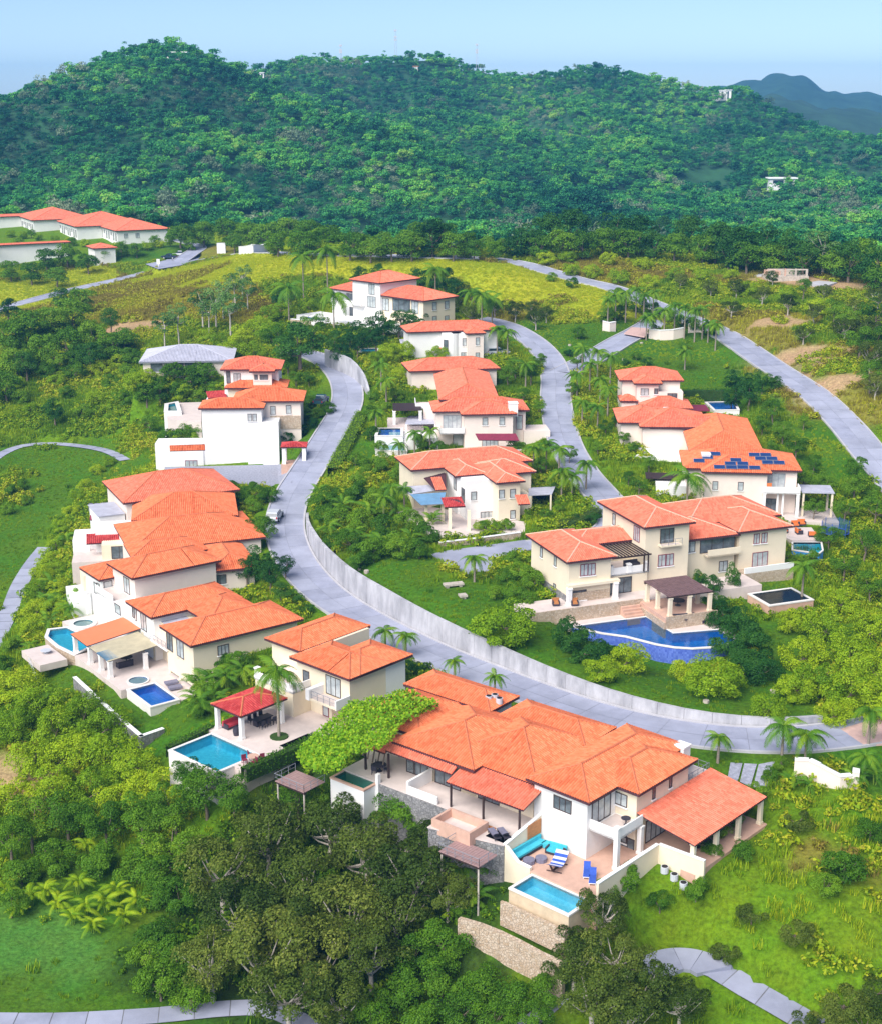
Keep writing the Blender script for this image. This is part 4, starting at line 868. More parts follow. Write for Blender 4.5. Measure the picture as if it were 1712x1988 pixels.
balcony(h3, f3, (.6, 5.2, -1.5, .6), 2.75, .0, '', 'cream', floor='paving'); railing(h3, [f3.w(.7, -1.4, 2.75), f3.w(4.6, -1.4, 2.75)], .9); slab(h3, f3, (4.7, 5.3, -1.6, .6), 2.5, 3.75, 'white', 'parapet'); slab(h3, f3, (.55, .75, -1.5, .6), 2.5, 3.6, 'white', 'parapet')
slab(h3, f3, (6.9, 13.2, -2.0, 2.3), -1, 2.95, 'cream', 'wall'); balcony(h3, f3, (6.85, 13.25, -2.05, 2.3), 3.0, .75, 'ab', 'white'); pillar(h3, f3, 13.0, -1.8, 3, 4.2, .25, 'white'); pillar(h3, f3, 7.1, -1.8, 3, 4.0, .25, 'white')
slab(h3, f3, (1.0, 11.4, -10.4, .6), -3, 0, 'paving', 'patio'); slab(h3, f3, (1.0, 2.6, -14.0, -10.4), -3, -.005, 'paving', 'patio')
slab(h3, f3, (1.0, 2.6, -7.8, -3.8), 0, .05, 'ground', 'lawn_patch')
pv3 = thing('pavilion', 'red tiled open pavilion on white posts beside the large turquoise pool', 'pavilion', f3.w(8.8, -6.6, 0))
hip(pv3, f3, (6.3, 11.3, -9.9, -3.3), 2.85, .3, 'tile_d', 'cap_o', drop=.16)
for a, b in ((10.8, -9.4), (6.8, -9.4), (6.8, -3.8), (10.8, -3.8)): pillar(pv3, f3, a, b, 0, 2.72, .22, 'white')
pool('large turquoise infinity pool in front of the red pavilion', f3.quad(2.9, 10.2, -16.0, -10.8), -.08, 'turq', .35, 1.1, -2.4, 'copingw')
# ---- left row, nearest
f4 = Fr(q6(985, 1000), 126.4, 3.0)
h4 = house('cream villa of two orange wings around a small court above twin pools', f4, -3)
hip(h4, f4, (-.3, 8.1, 0, 15.6), 3.0); hip(h4, f4, (11.2, 18.8, .4, 13.3), 3.04); hip(h4, f4, (5.2, 14.2, 5.4, 13.2), 3.02)
A4 = Blk(h4, f4, (.3, 7.5, .6, 15.0), -.1, 2.98, 'cream'); Blk(h4, f4, (.31, 7.49, 3.2, 14.99), -3.5, -.11, 'cream'); B4 = Blk(h4, f4, (11.8, 18.2, 1.0, 12.7), -.1, 3.02, 'white'); Blk(h4, f4, (11.81, 18.19, 1.6, 12.69), -4, -.11, 'cream'); C4 = Blk(h4, f4, (7.4, 11.9, 2.0, 12.6), -3.5, 2.0, 'cream'); slab(h4, f4, (7.5, 11.8, 2.0, 5.4), 1.95, 2.05, 'metal_g', 'flat_roof')
A4.win('a', q6(1160, 1020), 1.4, 1.1, 3); A4.win('b', q6(938, 1025), 1.7, 2.2, 2, zfloor=.1, name='door'); A4.win('b', q6(873, 960), 1.5, 2.2, 2, 'dark', zfloor=.1, name='door'); B4.win('b', q6(748, 890), 1.5, 2.2, 2, zfloor=.1, name='door'); B4.win('b', q6(672, 815), 1.2, 1.6, 2); B4.win('b', q6(655, 800), .5, 1.4, 1)
balcony(h4, f4, (7.3, 11.9, .4, 2.0), 0, .9, 'b', 'white', rail=True)
for a, b in ((.9, .9), (4.4, .9), (7.2, .9), (12.2, 1.2), (15.4, 1.2)): pillar(h4, f4, a, b, -3, -.12, .24)
D4 = Blk(h4, f4, (.33, 7.4, 3.1, 3.2), -3.0, -.2, 'stone'); D4.win('b', q6(925, 1125), 2.2, 1.8, 2, 'dark', zfloor=-3, name='door')
slab(h4, f4, (-1.3, 19.6, -2.0, 3.4), -4.5, -3, 'paving', 'patio'); slab(h4, f4, (5.6, 19.6, -6.6, -2.0), -4.5, -3.004, 'paving', 'patio')
shed(h4, [f4.w(21, -6.4, -.55), f4.w(15.8, -6.4, -.55), f4.w(15.8, .9, .15), f4.w(21, .9, .15)], 'tile_o', tiled=False)
shed(h4, [f4.w(15.7, -6.2, -.75), f4.w(9.8, -6.2, -.75), f4.w(9.8, .5, -.15), f4.w(15.7, .5, -.15)], 'polyc', .06, 'dark', tiled=False)
for i in range(9): slab(h4, f4, (10.2 + i * .36, 10.26 + i * .36, -6.3, -4.2), -.74 + .01, -.62 + .01, 'metal_b', 'pergola_beam')
for a, b in ((20.6, -6.0), (15.9, -6.0), (10.1, -5.9), (12.8, -5.9), (10.1, -1.2)): pillar(h4, f4, a, b, -3, -.85, .24, 'white')
pool('square royal blue pool with raised wall on the lawn below the court villa', f4.quad(-.9, 5.0, -5.7, -2.5), -2.95, 'blue', .35, 1.0, -4.2, 'copingw')
pool('round blue spa beside the square royal blue pool', circ(f4.xy(7.0, -3.7), 1.15), -2.9, 'blue', .2, .7, -3.4, name='spa_pool')
pool('pale curved lap pool behind the orange canopy', [f4.xy(*q) for q in ((30.2, -5.6), (29.6, -3.6), (27, -3.2), (21.6, -3.4), (20.2, -6.3), (24, -6.9), (28, -6.8))], -3.0, 'turq', .45, .8, -4.2, 'stone')
pool('round pale spa at the end of the curved lap pool', circ(f4.xy(29.6, -1.2), 1.3), -2.85, 'turq', .5, .6, -4, name='spa_pool')
slab(h4, f4, (19.6, 32.5, -3.0, 2.5), -4.4, -3.05, 'paving', 'patio')
dk = MB(); dk.prism(f4.quad(19.7, 26.0, -11.2, -7.6), -4.2, -3.3); tag(dk.build('stone_terrace', M['paving'], loc=f4.w(23, -9, -4)), 'square white paved terrace standing in the lawn beyond the lap pool', 'terrace')
glass = MB(); glass.prism(f4.quad(19.55, 19.6, -10.9, -6.8), -3.3, -2.4); 
lw = garden_wall('long pale low wall edging the lawn under the square blue pool', [P(*r7(x, y), -3.4)[:2] for x, y in ((480, 690), (800, 985), (1040, 1190), (1240, 1120))], -5.4, -3.0, 'stone_g', .4)
# ---- left row, tall block and hip beside it
h5 = house('tall cream villa with high orange roof left of the curving road', f4, -3)
hip(h5, f4, (22.4, 30.6, 3.1, 16.3), 4.6); hip(h5, f4, (29.6, 36.3, 1.5, 7.2), 2.7)
A5 = Blk(h5, f4, (23, 30, 3.7, 15.7), -3.5, 4.58, 'pinkcream'); B5 = Blk(h5, f4, (29.9, 35.7, 2.1, 6.6), -4, 2.68, 'white'); C5 = Blk(h5, f4, (18.3, 29.8, 1.2, 4.5), -.2, 1.4, 'white')
A5.win('b', q6(660, 692), 1.7, 2.1, 2, zfloor=1.5, name='door'); B5.win('b', q6(497, 700), .8, 1.5, 1); B5.win('b', q6(513, 705), .8, 1.5, 1); B5.win('a', q6(565, 740), 1.1, 2.1, 1, zfloor=0, name='door'); C5.win('b', q6(612, 800), 1.6, 1.2, 1)
for a in (22, 26, 34): pillar(h5, f4, a, 1.5, -3.4, -.2, .26, 'white')
balcony(h5, f4, (24, 29.8, .9, 3.7), 1.4, .8, 'b', 'white')
# ---- left row, three long roofs behind
fz = Fr(r1(560, 500), 97, 4.6)
def longroof(label, pts, z, zb, mat='pinkcream', extra=None):
    ang = None
    B, C = P(*r1(*pts[0]), z), P(*r1(*pts[1]), z); d = C - B; fr = Fr(r1(*pts[0]), math.degrees(math.atan2(d.x, -d.y)) + 180 if False else math.degrees(math.atan2(d.y, d.x)) + 90, z)
    h = house(label, fr, zb); rc = fr.rect(z, [r1(*p) for p in pts]); return h, fr, rc
h6, f6, rc = longroof('cream villa under the nearer of three long parallel orange roofs', [(505, 775), (1600, 655), (1545, 480), (480, 525)], 3.6, -1)
k6 = hipblock(h6, f6, (max(rc[0], -.5), rc[1], rc[2], rc[3]), 3.6, -3, pitch=.34, mat='pinkcream'); hip(h6, f6, (-2.8, 4, rc[2] - .2, 10.5), 3.58, .36)
shed(h6, [P(*r1(125, 705), 1.3), P(*r1(490, 682), 1.3), P(*r1(476, 592), 2.0), P(*r1(128, 618), 2.0)], 'tile_d')
for x, y in ((155, 860), (330, 800)): p = P(*r1(x, y), -2.6); m = MB(); m.box(p.x - .2, p.x + .2, p.y - .2, p.y + .2, -4, 1.3); m.build('pillar', M['white'], h6)
slab(h6, f6, (-3, 5.5, -8.6, .5), -5, -2.2, 'white', 'terrace'); Blk(h6, f6, (1.5, 5, -6.5, -.4), -3, .3, 'cream')
h7, f7, rc = longroof('cream villa under the middle of three long parallel orange roofs', [(560, 500), (1455, 455), (1405, 300), (535, 300)], 4.6, 0)
k7 = hipblock(h7, f7, rc, 4.6, -3, pitch=.36, mat='pinkcream'); Blk(h7, f7, (2.5, 6.5, -6.2, .2), -3, 2.9, 'white'); Blk(h7, f7, (4.5, 10.5, -9.8, -6.0), -4, .6, 'white'); slab(h7, f7, (-2, 5, -9.6, .3), -4.5, -.8, 'paving', 'terrace'); Blk(h7, f7, (-1.6, 2.2, -5.2, -.2), -1, 1.5, 'cream').win('a', r1(400, 545), 2.2, 1.8, 2, 'dark')
h8, f8, rc = longroof('cream villa under the farthest of three long parallel orange roofs', [(460, 360), (1385, 250), (1340, 128), (435, 182)], 5.2, 1)
k8 = hipblock(h8, f8, (0.8, rc[1] + 3, rc[2], rc[3]), 5.2, -2, pitch=.36, mat='pinkcream', tile='tile_r'); Blk(h8, f8, (2, 9, -3.6, .4), -3, 3.2, 'white'); slab(h8, f8, (1.8, 9.2, -3.8, .4), 3.2, 3.3, 'metal_g', 'flat_roof')
h9 = house('low orange hip-roofed annex half hidden by trees beside the curving road', Fr(r1(1200, 945), 110, 2.9), -.5); f9 = Fr(r1(1200, 945), 110, 2.9)
rc = f9.rect(2.9, [r1(1200, 945), r1(1525, 915), r1(1500, 720), r1(1100, 730)]); hipblock(h9, f9, rc, 2.9, -2, mat='pinkcream').win('a', r1(1245, 1020), 1.6, 1.2, 2, 'dark')
# ================================================================== central villa with the curved blue pool
f10 = Fr(q8(280, 497), 110.7, 9.6)
h10 = house('large cream villa with square tower wing above the curved blue pool', f10, 4)
hip(h10, f10, (0, 12.7, 0, 7.1), 9.6, tile='tile_r', cap='cap_w'); hip(h10, f10, (5.9, 12.5, 4.0, 15), 9.5, .3, 'tile_r', 'cap_w'); hip(h10, f10, (1.7, 15.1, 11.7, 19.3), 12.4, tile='tile_r', cap='cap_w'); hip(h10, f10, (3.7, 13.5, 18.0, 27.5), 9.3, .3, 'tile_r', 'cap_w'); hip(h10, f10, (8.4, 18.9, 22, 37), 9.7, tile='tile_r', cap='cap_w'); hip(h10, f10, (3.5, 14, 27.0, 35.6), 9.62, .34, 'tile_r', 'cap_w')
A = Blk(h10, f10, (.6, 12.1, .6, 6.5), 2, 9.58); T = Blk(h10, f10, (2.3, 14.5, 12.3, 18.7), 2, 12.38); Lk = Blk(h10, f10, (6.3, 12, 6.4, 12.4), 2, 9.48); Md = Blk(h10, f10, (4.4, 13, 18.6, 27.1), 2, 9.28); Rt = Blk(h10, f10, (4.1, 13.4, 27.6, 35), 2, 9.6); Blk(h10, f10, (9, 18.3, 22.6, 36.4), 2, 9.68)
for px in ((358, 530), (392, 527)): A.win('a', q8(*px), .95, 1.45, 2, 'maroon')
A.win('a', q8(335, 645), 1.9, 1.2, 3, 'dark')
for px in ((165, 450), (228, 490), (165, 572), (225, 615)): A.win('b', q8(*px), .6, 1.2, 1)
T.win('a', q8(735, 372), 1.9, 1.8, 3, 'dark', zfloor=9.8, name='door'); balcony(h10, f10, (1.4, 2.3, 14.2, 17.2), 9.75, .8, 'a', 'cream', rail=True)
for px in ((711, 487), (747, 483)): T.win('a', q8(*px), 1.0, 1.5, 2, 'maroon')
T.win('b', q8(598, 365), 1.5, 1.9, 3, 'maroon'); T.win('b', q8(495, 300), .7, 1.5, 1)
for px in ((826, 428), (850, 424)): Md.win('a', q8(*px), .7, 1.4, 1)
Md.win('a', q8(1000, 410), 5.2, 1.8, 3, 'opening', 'loggia'); balcony(h10, f10, (3.2, 4.4, 22.3, 27.3), 6.9, .8, 'a', 'cream')
for px in ((1142, 388), (1177, 384)): Rt.win('a', q8(*px), .8, 1.3, 2, 'maroon')
Rt.win('a', q8(1155, 510), 2.3, 1.9, 3, 'maroon', zfloor=4.2, name='door'); Md.win('a', q8(990, 512), 1.2, 1.3, 2)
balcony(h10, f10, (1.4, 6.3, 6.5, 12.5), 6.7, .85, 'a', 'white'); slab(h10, f10, (1.8, 6.3, 6.5, 12.4), 3, 6.45, 'cream', 'wall')
Lw = Blk(h10, f10, (1.5, 2.5, 6.6, 12.3), 3.5, 6.4); Lw.win('a', q8(520, 635), 3.2, 2.0, 3, 'dark', zfloor=4, name='door')
for b in (7.0, 9.6, 12.1): pillar(h10, f10, 1.55, b, 6.7, 7.9, .25, 'white')
for i in range(11): slab(h10, f10, (1.0, 6.3, 7.3 + i * .48, 7.4 + i * .48), 9.05, 9.2, 'dark', 'pergola_beam')
slab(h10, f10, (1.1, 1.25, 7.0, 12.6), 8.85, 9.04, 'dark', 'pergola_beam'); pillar(h10, f10, 1.2, 11.6, 6.7, 8.85, .08, 'dark', False); pillar(h10, f10, 1.2, 12.2, 6.7, 8.85, .08, 'dark', False)
slab(h10, f10, (-.2, .6, .2, 7.5), 6.2, 6.55, 'cream', 'ledge')
for b in (.4, 6.9): pillar(h10, f10, -.1, b, 4, 6.2, .28, 'white')
slab(h10, f10, (.52, .6, 1.2, 6.4), 4, 5.2, 'stone', 'stone_base'); slab(h10, f10, (.6, 9, .5, .6), 3.4, 4.8, 'stone_g', 'stone_base'); slab(h10, f10, (2.2, 4.1, 27.5, 35.2), 1.5, 4.1, 'stone', 'stone_base'); slab(h10, f10, (2.2, 2.4, 27.5, 35.2), 4.1, 4.9, 'white', 'parapet')
# terraces and stone walls
slab(h10, f10, (-2.0, 2.6, -6, 27.5), 2.4, 4.0, 'paving', 'terrace'); slab(h10, f10, (-2.15, -2.0, -6, 9.8), 1.0, 4.3, 'stone', 'stone_base'); slab(h10, f10, (-8.8, -2.0, 9.4, 16.6), 2, 3.95, 'terra', 'terrace'); slab(h10, f10, (-8.95, -8.8, 9.4, 16.6), 1, 4.2, 'stone', 'stone_base'); slab(h10, f10, (-8.8, -2.15, 9.25, 9.4), 1, 3.4, 'stone', 'stone_base')
for i in range(5): slab(h10, f10, (-2.2 - .4 * (i + 1), -2.2 - .4 * i, 6.6, 9.2), 1.8, 3.7 - i * .28, 'terra', 'step')
pg = thing('pergola', 'dark plum slatted pergola on cream posts above the curved blue pool', 'pergola', f10.w(-5, 13, 4))
for i in range(16): slab(pg, f10, (-8.4, -1.9, 9.9 + i * .39, 10.23 + i * .39), 6.55, 6.63, 'deckp' if 'deckp' in M else 'maroon', 'slat')
slab(pg, f10, (-8.2, -8.0, 9.8, 16.3), 6.35, 6.545, 'dark', 'beam'); slab(pg, f10, (-2.4, -2.2, 9.8, 16.3), 6.35, 6.545, 'dark', 'beam')
for a, b in ((-8.1, 10.3), (-8.1, 13), (-8.1, 15.9), (-5.2, 10.2), (-2.3, 10.3), (-5.2, 15.9)): pillar(pg, f10, a, b, 3.9, 6.34, .22)
cpool = [P(*q8(x, y), 2.6) for x, y in ((318, 787), (480, 765), (640, 745), (700, 782), (762, 820), (860, 812), (968, 803), (1045, 850), (1000, 868), (930, 879), (850, 884), (770, 879), (690, 866), (620, 848), (550, 830), (440, 815))]
pool('large curved blue pool with violet mosaic wall below the tower villa', cpool, 2.6, 'deep', .3, 1.2, 0.0, 'purple')
pslab(h10, [P(*q8(x, y), 2.5) for x, y in ((225, 785), (420, 700), (640, 690), (880, 745), (985, 790), (1060, 840), (1045, 850), (968, 803), (762, 820), (640, 745), (318, 787))], .8, 2.56, 'paving', 'pool_deck')
pool('small violet-blue plunge pool at the left end of the tower villa terrace', f10.quad(-.8, 2.3, -5.0, -1.9), 3.9, 'deep', .35, .8, 1.0, 'stone')
pool('dark rectangular pool with pale rim right of the tower villa', f10.quad(-7.2, -2.9, 25.4, 31.4), 3.2, 'dark', .4, 1.0, .5, 'terra')
# ================================================================== right-hand row
f11 = Fr(r4(745, 875), 84.5, 10.6)
h11 = house('cream villa with solar panels on its orange roof in the right-hand row', f11, 5)
r11 = f11.rect(10.6, [r4(605, 840), r4(1485, 860), r4(1440, 760), r4(590, 760)], a0=1.6, a1=12.5); r11b = f11.rect(10.6, [r4(745, 875), r4(1275, 885)], a0=-.3, a1=9)
hip(h11, f11, r11, 10.6, tile='tile_o'); hip(h11, f11, r11b, 10.58, tile='tile_o')
A = Blk(h11, f11, ins(r11, .6), 3, 10.58, 'pinkcream'); B = Blk(h11, f11, ins(r11b, .6), 3, 10.56, 'pinkcream')
B.win('a', r4(848, 982), .7, 1.2, 1); B.win('a', r4(1040, 988), .7, 1.2, 1); A.win('a', r4(1297, 985), 2.9, 2.2, 3, 'grey', zfloor=7.6, name='door')
r_ = A.r; balcony(h11, f11, (r_[0] - 2.4, r_[0], r11b[3] - 1.2, r_[3] + .3), 7.6, .85, 'aB', 'white')
A.win('a', r4(1265, 1190), 1.6, 2.0, 2, 'dark', zfloor=3.8, name='door')
for b in (r11b[3] - .9, r_[3]): pillar(h11, f11, r_[0] - 2.2, b, 3.5, 7.4, .22, 'white')
for b in (r11b[3] + 1.2, r11b[3] + 2): pillar(h11, f11, r_[0] - 1.6, b, 3.5, 7.4, .14, 'white', False)
slab(h11, f11, (r_[0] - 5, r_[0] + 3, r11b[3] - 1.5, r_[3] + 6), 2.5, 3.8, 'paving', 'terrace'); slab(h11, f11, (r_[0] - 2, r_[0] + 2.5, r_[3] + .6, r_[3] + 5.5), 7.5, 7.65, 'metal_g', 'flat_roof')
for b in (r_[3] + .9, r_[3] + 5.2):
    for a in (r_[0] - 1.7, r_[0] + 2.2): pillar(h11, f11, a, b, 3.7, 7.5, .15, 'cream', False)
chimney(h11, f11, r4(775, 800), 10.9, 1.3, 1.3)
slab(h11, f11, (r11[0] + .5, r11[0] + 5, r11[2] - 4, r11[2] + .6), 4, 7.6, 'white', 'wall'); slab(h11, f11, (r11[0] + 3, r11[0] + 6.5, r11[2] - 5.5, r11[2] - .2), 8, 8.15, 'dark', 'flat_roof')
def on_slope(fr, rect, z, pitch, face, px):            # sight line meets a roof slope
    d = ray(*px); e = {'a': fr.e1, 'b': fr.e2, 'B': -fr.e2}[face]; c = {'a': rect[0], 'b': rect[2], 'B': -rect[3]}[face]
    O = e.dot(fr.O); k = pitch
    t = (z - ZC + k * (-O - c)) / (d.z - k * (d.x * e.x + d.y * e.y)); p = Vector((0, 0, ZC)) + d * t; return p, e
SP = [('a', r11b, x, y) for x, y in ((880, 850), (970, 852), (1055, 852), (1145, 855), (962, 824), (1055, 824), (1003, 797))] + [('a', r11, x, y) for x, y in ((845, 750), (790, 776), (725, 802), (1142, 757), (1228, 758), (1190, 785), (1275, 786), (1243, 815), (1330, 817))]
sp_mesh = MB(); sp_mesh.box(-.85, .85, -.5, .5, .0, .05); sp_mesh = sp_mesh.mesh('solar_panel', M['raild'])
sp_cell = MB(); sp_cell.box(-.80, .80, -.45, .45, .045, .06); sp_cell = sp_cell.mesh('cell_sheet', M['solar'])
SPS = []
for i, (fc_, rc_, x, y) in enumerate(SP):
    p, e = on_slope(f11, rc_, 10.6, .36, fc_, r4(x, y)); o = link('solar_panel', sp_mesh); o.location = p + Vector((0, 0, .16))
    o.rotation_euler = (math.atan(.36), 0, math.atan2(f11.e2.y, f11.e2.x)); c = link('cell_sheet', sp_cell, o); SPS.append((o, x, y))
for rank, (o, x, y) in enumerate(sorted(SPS, key=lambda s: (s[2] // 25, s[1]))):
    tag(o, 'blue solar panel, %s on the orange roof counting rows from the back left' % ORD[rank], 'solar panel', 'solar panels on the orange roof')
f12 = Fr(r4(640, 710), 84.5, 11.2)
h12 = house('villa under the broadest smooth orange roof behind the solar panels', f12, 7)
r12 = f12.rect(11.2, [r4(645, 705), r4(1180, 735), r4(1090, 478), r4(585, 495)]); hipblock(h12, f12, r12, 11.2, 4, mat='pinkcream'); hip(h12, f12, f12.rect(11.8, [r4(355, 545), r4(580, 545), r4(350, 470)], b1=8), 11.8, tile='tile_r')
rr = f12.rect(11.8, [r4(355, 545), r4(580, 545), r4(350, 470)], b1=8); K = Blk(h12, f12, ins(rr, .6), 5, 11.78, 'pinkcream'); slab(h12, f12, (rr[0] - 6, rr[0] + .6, rr[2] - 2.6, rr[2] + 4.5), 4, 8.2, 'white', 'wall'); balcony(h12, f12, (rr[0] - 3, rr[0] + .6, rr[2] - 2.6, rr[2] + 1.6), 8.2, .8, 'ab', 'white'); Blk(h12, f12, (rr[0] - 5.9, rr[0], rr[2] + .5, rr[2] + 5), 4, 8.21, 'white').win('a', r4(283, 715), 1.2, .45, 1, 'dark')
f13 = Fr(r4(110, 487), 88, 12.2)
h13 = house('villa with stepped coral hip roofs and white chimney in the right-hand row', f13, 8.5)
ra = f13.rect(12.2, [r4(110, 487), r4(260, 510), r4(80, 420), r4(390, 405)], b1=9); hipblock(h13, f13, ra, 12.2, 6, tile='tile_r', mat='pinkcream'); rb = f13.rect(12.9, [r4(260, 350), r4(400, 395), r4(675, 402), r4(640, 335)]); hipblock(h13, f13, rb, 12.9, 6, tile='tile_r', mat='pinkcream'); rc = f13.rect(12.0, [r4(265, 508), r4(750, 440), r4(480, 430)], a0=ra[0] - 2.2); hipblock(h13, f13, rc, 12.0, 6, tile='tile_r', mat='pinkcream'); chimney(h13, f13, r4(485, 440), 12.6, 1.2, 1.0)
f14 = Fr(r4(235, 212), 89, 16.6)
h14 = house('small square cream villa with coral hip roofs at the top of the right-hand row', f14, 10.5)
ra = f14.rect(16.6, [r4(120, 180), r4(605, 190), r4(560, 120)], a1=None); hipblock(h14, f14, (ra[0], ra[0] + 9, ra[2], ra[3]), 16.6, 9, tile='tile_r', mat='pinkcream'); rb = f14.rect(16.6, [r4(235, 212), r4(450, 212)], a1=ra[0] + 4); K = hipblock(h14, f14, rb, 16.58, 9, tile='tile_r', mat='pinkcream')
r_ = (ra[0] + .6, ra[0] + 8.4, ra[2] + .6, ra[3] - .6); A = Blk(h14, f14, (K.r[0] + .01, r_[0], r_[2] + 3.5, r_[3] + .2), 9, 15.0, 'pinkcream'); A.win('a', r4(525, 263), 1.6, 1.7, 2, 'dark'); K.win('a', r4(315, 275), 1.3, 1.1, 2); K.win('a', r4(400, 270), .5, .9, 1, 'dark'); K.win('a', r4(450, 270), .5, .9, 1, 'dark')
rc = f14.rect(13.4, [r4(130, 345), r4(265, 345)], a1=None); hipblock(h14, f14, (rc[0], rc[0] + 4.5, rc[2], rc[3]), 13.4, 9, .3, .4, 'tile_r', mat='pinkcream'); slab(h14, f14, (rc[0] + 1, rc[0] + 6, rc[3] + 6, rc[3] + 13), 11.4, 11.55, 'maroon', 'flat_roof')
pool('dark blue raised rectangular pool on white base in the right-hand row', [P(*r4(x, y), 10.4) for x, y in ((790, 355), (985, 350), (1012, 408), (850, 410))], 10.4, 'deep', .5, 1.0, 8.0, 'white')
# ================================================================== middle row
f15 = Fr(r3(860, 380), 108, 10.2)
h15 = house('white-cream villa with stepped coral roof and blue metal patio cover, middle row', f15, 4.6)
ra = f15.rect(10.2, [r3(860, 380), r3(1100, 352), r3(730, 310)], a1=9); rb = f15.rect(10.2, [r3(1175, 435), r3(1440, 420)], a1=6); rc = f15.rect(10.2, [r3(450, 335), r3(345, 255), r3(730, 312)], b1=14); rd = f15.rect(10.2, [r3(1530, 335), r3(1380, 350), r3(1190, 190)], b0=4)
K1 = hipblock(h15, f15, ra, 10.2, 3, tile='tile_r', cap='cap_w', mat='white'); K2 = hipblock(h15, f15, rb, 10.18, 3, tile='tile_r', cap='cap_w', mat='cream'); K3 = hipblock(h15, f15, (rc[0], rc[0] + 9, rc[2], rc[3]), 10.3, 3, tile='tile_r', cap='cap_w', mat='cream'); K4 = hipblock(h15, f15, (rd[0], rd[0] + 7.5, rd[2], rd[3]), 10.16, 3, tile='tile_r', cap='cap_w', mat='cream')
Fc = Blk(h15, f15, (K2.r[0] + 2.6, K2.r[1], K1.r[2] + .3, K2.r[3] - .2), 3, 10.0, 'white')
for x, y in ((988, 553), (1160, 543), (1328, 530)): (Fc if x < 1100 else K2).win('a', r3(x, y), .75, 1.2, 1)
for x, y in ((1083, 742), (1152, 738)): Fc.win('a', r3(x, y), 1.2, 1.7, 2)
K2.win('a', r3(1328, 715), .7, 1.2, 1); K1.win('b', r3(825, 445), 1.2, 1.8, 2); Fc.win('b', r3(895, 545), 1.4, 2.0, 2, 'dark')
shed(h15, [P(*r3(660, 505), 8.0), P(*r3(750, 500), 8.0), P(*r3(745, 345), 9.4), P(*r3(555, 395), 9.0)], 'tile_r')
shed(h15, [P(*r3(530, 632), 7.1), P(*r3(720, 622), 7.1), P(*r3(745, 520), 7.6), P(*r3(435, 540), 7.6)], 'metal_b', .1, 'raild', tiled=False); shed(h15, [P(*r3(435, 540), 7.4), P(*r3(660, 505), 7.4), P(*r3(600, 455), 7.9), P(*r3(320, 475), 7.7)], 'metal_g', .1, 'raild', tiled=False)
shed(h15, [P(*r3(735, 655), 7.2), P(*r3(915, 645), 7.2), P(*r3(855, 585), 7.9), P(*r3(715, 570), 7.9)], 'tile_d', .14)
for x, y in ((575, 775), (718, 775), (780, 840), (945, 855)):
    p = P(*r3(x, y), 4.0); m = MB(); m.box(p.x - .25, p.x + .25, p.y - .25, p.y + .25, 3.5, 7.1); m.build('pillar', M['cream'], h15)
pslab(h15, [P(*r3(x, y), 4.0) for x, y in ((300, 700), (560, 640), (940, 700), (1440, 780), (1430, 880), (1000, 905), (700, 935), (560, 860))], 3.2, 4.0, 'paving', 'patio')
garden_wall('low ivy-grown tan stone wall along the parking lot', [P(*r3(x, y), 4.2)[:2] for x, y in ((690, 1010), (1000, 975), (1400, 920))], 3.4, 5.0, 'stone', .35)
cr = f15.rect(8.0, [r3(1380, 625), r3(1470, 615)], a1=None); shed(h15, [P(*r3(1375, 630), 7.4), P(*r3(1480, 625), 7.4), P(*r3(1420, 545), 8.2), P(*r3(1375, 545), 8.2)], 'tile_r'); Blk(h15, f15, (K2.r[0] + 1.2, K2.r[0] + 5, K2.r[3], K2.r[3] + 2.4), 3.5, 7.3, 'cream')
cpt = thing('carport', 'grey flat-roofed carport beside the middle row villa', 'carport', P(*r3(1560, 620), 5)); pslab(cpt, [P(*r3(x, y), 7.4) for x, y in ((1465, 545), (1670, 535), (1700, 470), (1465, 480))], 7.25, 7.4, 'metal_g', 'flat_roof')
for x, y in ((1480, 548), (1660, 540)):
    p = P(*r3(x, y), 7.3); m = MB(); m.box(p.x - .12, p.x + .12, p.y - .12, p.y + .12, 3.6, 7.25); m.build('post', M['cream'], cpt)
f16 = Fr(r2(880, 925), 95, 13.4)
h16 = house('cream villa with wide coral roof, white chimney and plum awning, middle row', f16, 7.8)
ra = f16.rect(13.4, [r2(880, 925), r2(1365, 915)], a1=8); rb = f16.rect(13.4, [r2(635, 900), r2(1475, 885), r2(640, 825)])
K1 = hipblock(h16, f16, ra, 13.4, 5, tile='tile_r', mat='pinkcream'); K2 = hipblock(h16, f16, (rb[0], rb[0] + 8.4, rb[2], rb[3]), 13.42, 5, tile='tile_r', mat='pinkcream')
K1.win('a', r2(1087, 982), .8, 1.2, 1); K1.win('a', r2(1235, 980), .8, 1.2, 1); K2.win('a', r2(800, 990), 3.0, 2.2, 4, 'grey', zfloor=10.3, name='door'); K2.win('a', r2(1385, 990), 1.0, 2.4, 1, 'maroon')
balcony(h16, f16, (K1.r[0] - .2, K2.r[0], K2.r[2] + .4, K1.r[2]), 10.2, .8, 'ab', 'white'); K2.win('a', r2(850, 1170), 1.6, 2.0, 1, zfloor=7.1, name='door'); K1.win('a', r2(1130, 1180), 2.6, 1.7, 4, zfloor=7.1, name='door')
shed(h16, [P(*r2(1030, 1145), 9.9), P(*r2(1385, 1150), 9.9), P(*r2(1355, 1088), 10.7), P(*r2(1000, 1088), 10.7)], 'maroon', .1, 'dark', tiled=False); chimney(h16, f16, r2(1330, 870), 14.0, 1.5, 1.1)
Blk(h16, f16, (K2.r[0] - 1, K2.r[0] + 4, K2.r[3] - .4, K2.r[3] + 4.2), 5, 9.8, 'pinkcream'); slab(h16, f16, (K1.r[0] - 4.0, K1.r[0], K1.r[2] - 4, K1.r[3] + 2), 6, 7.05, 'paving', 'patio')
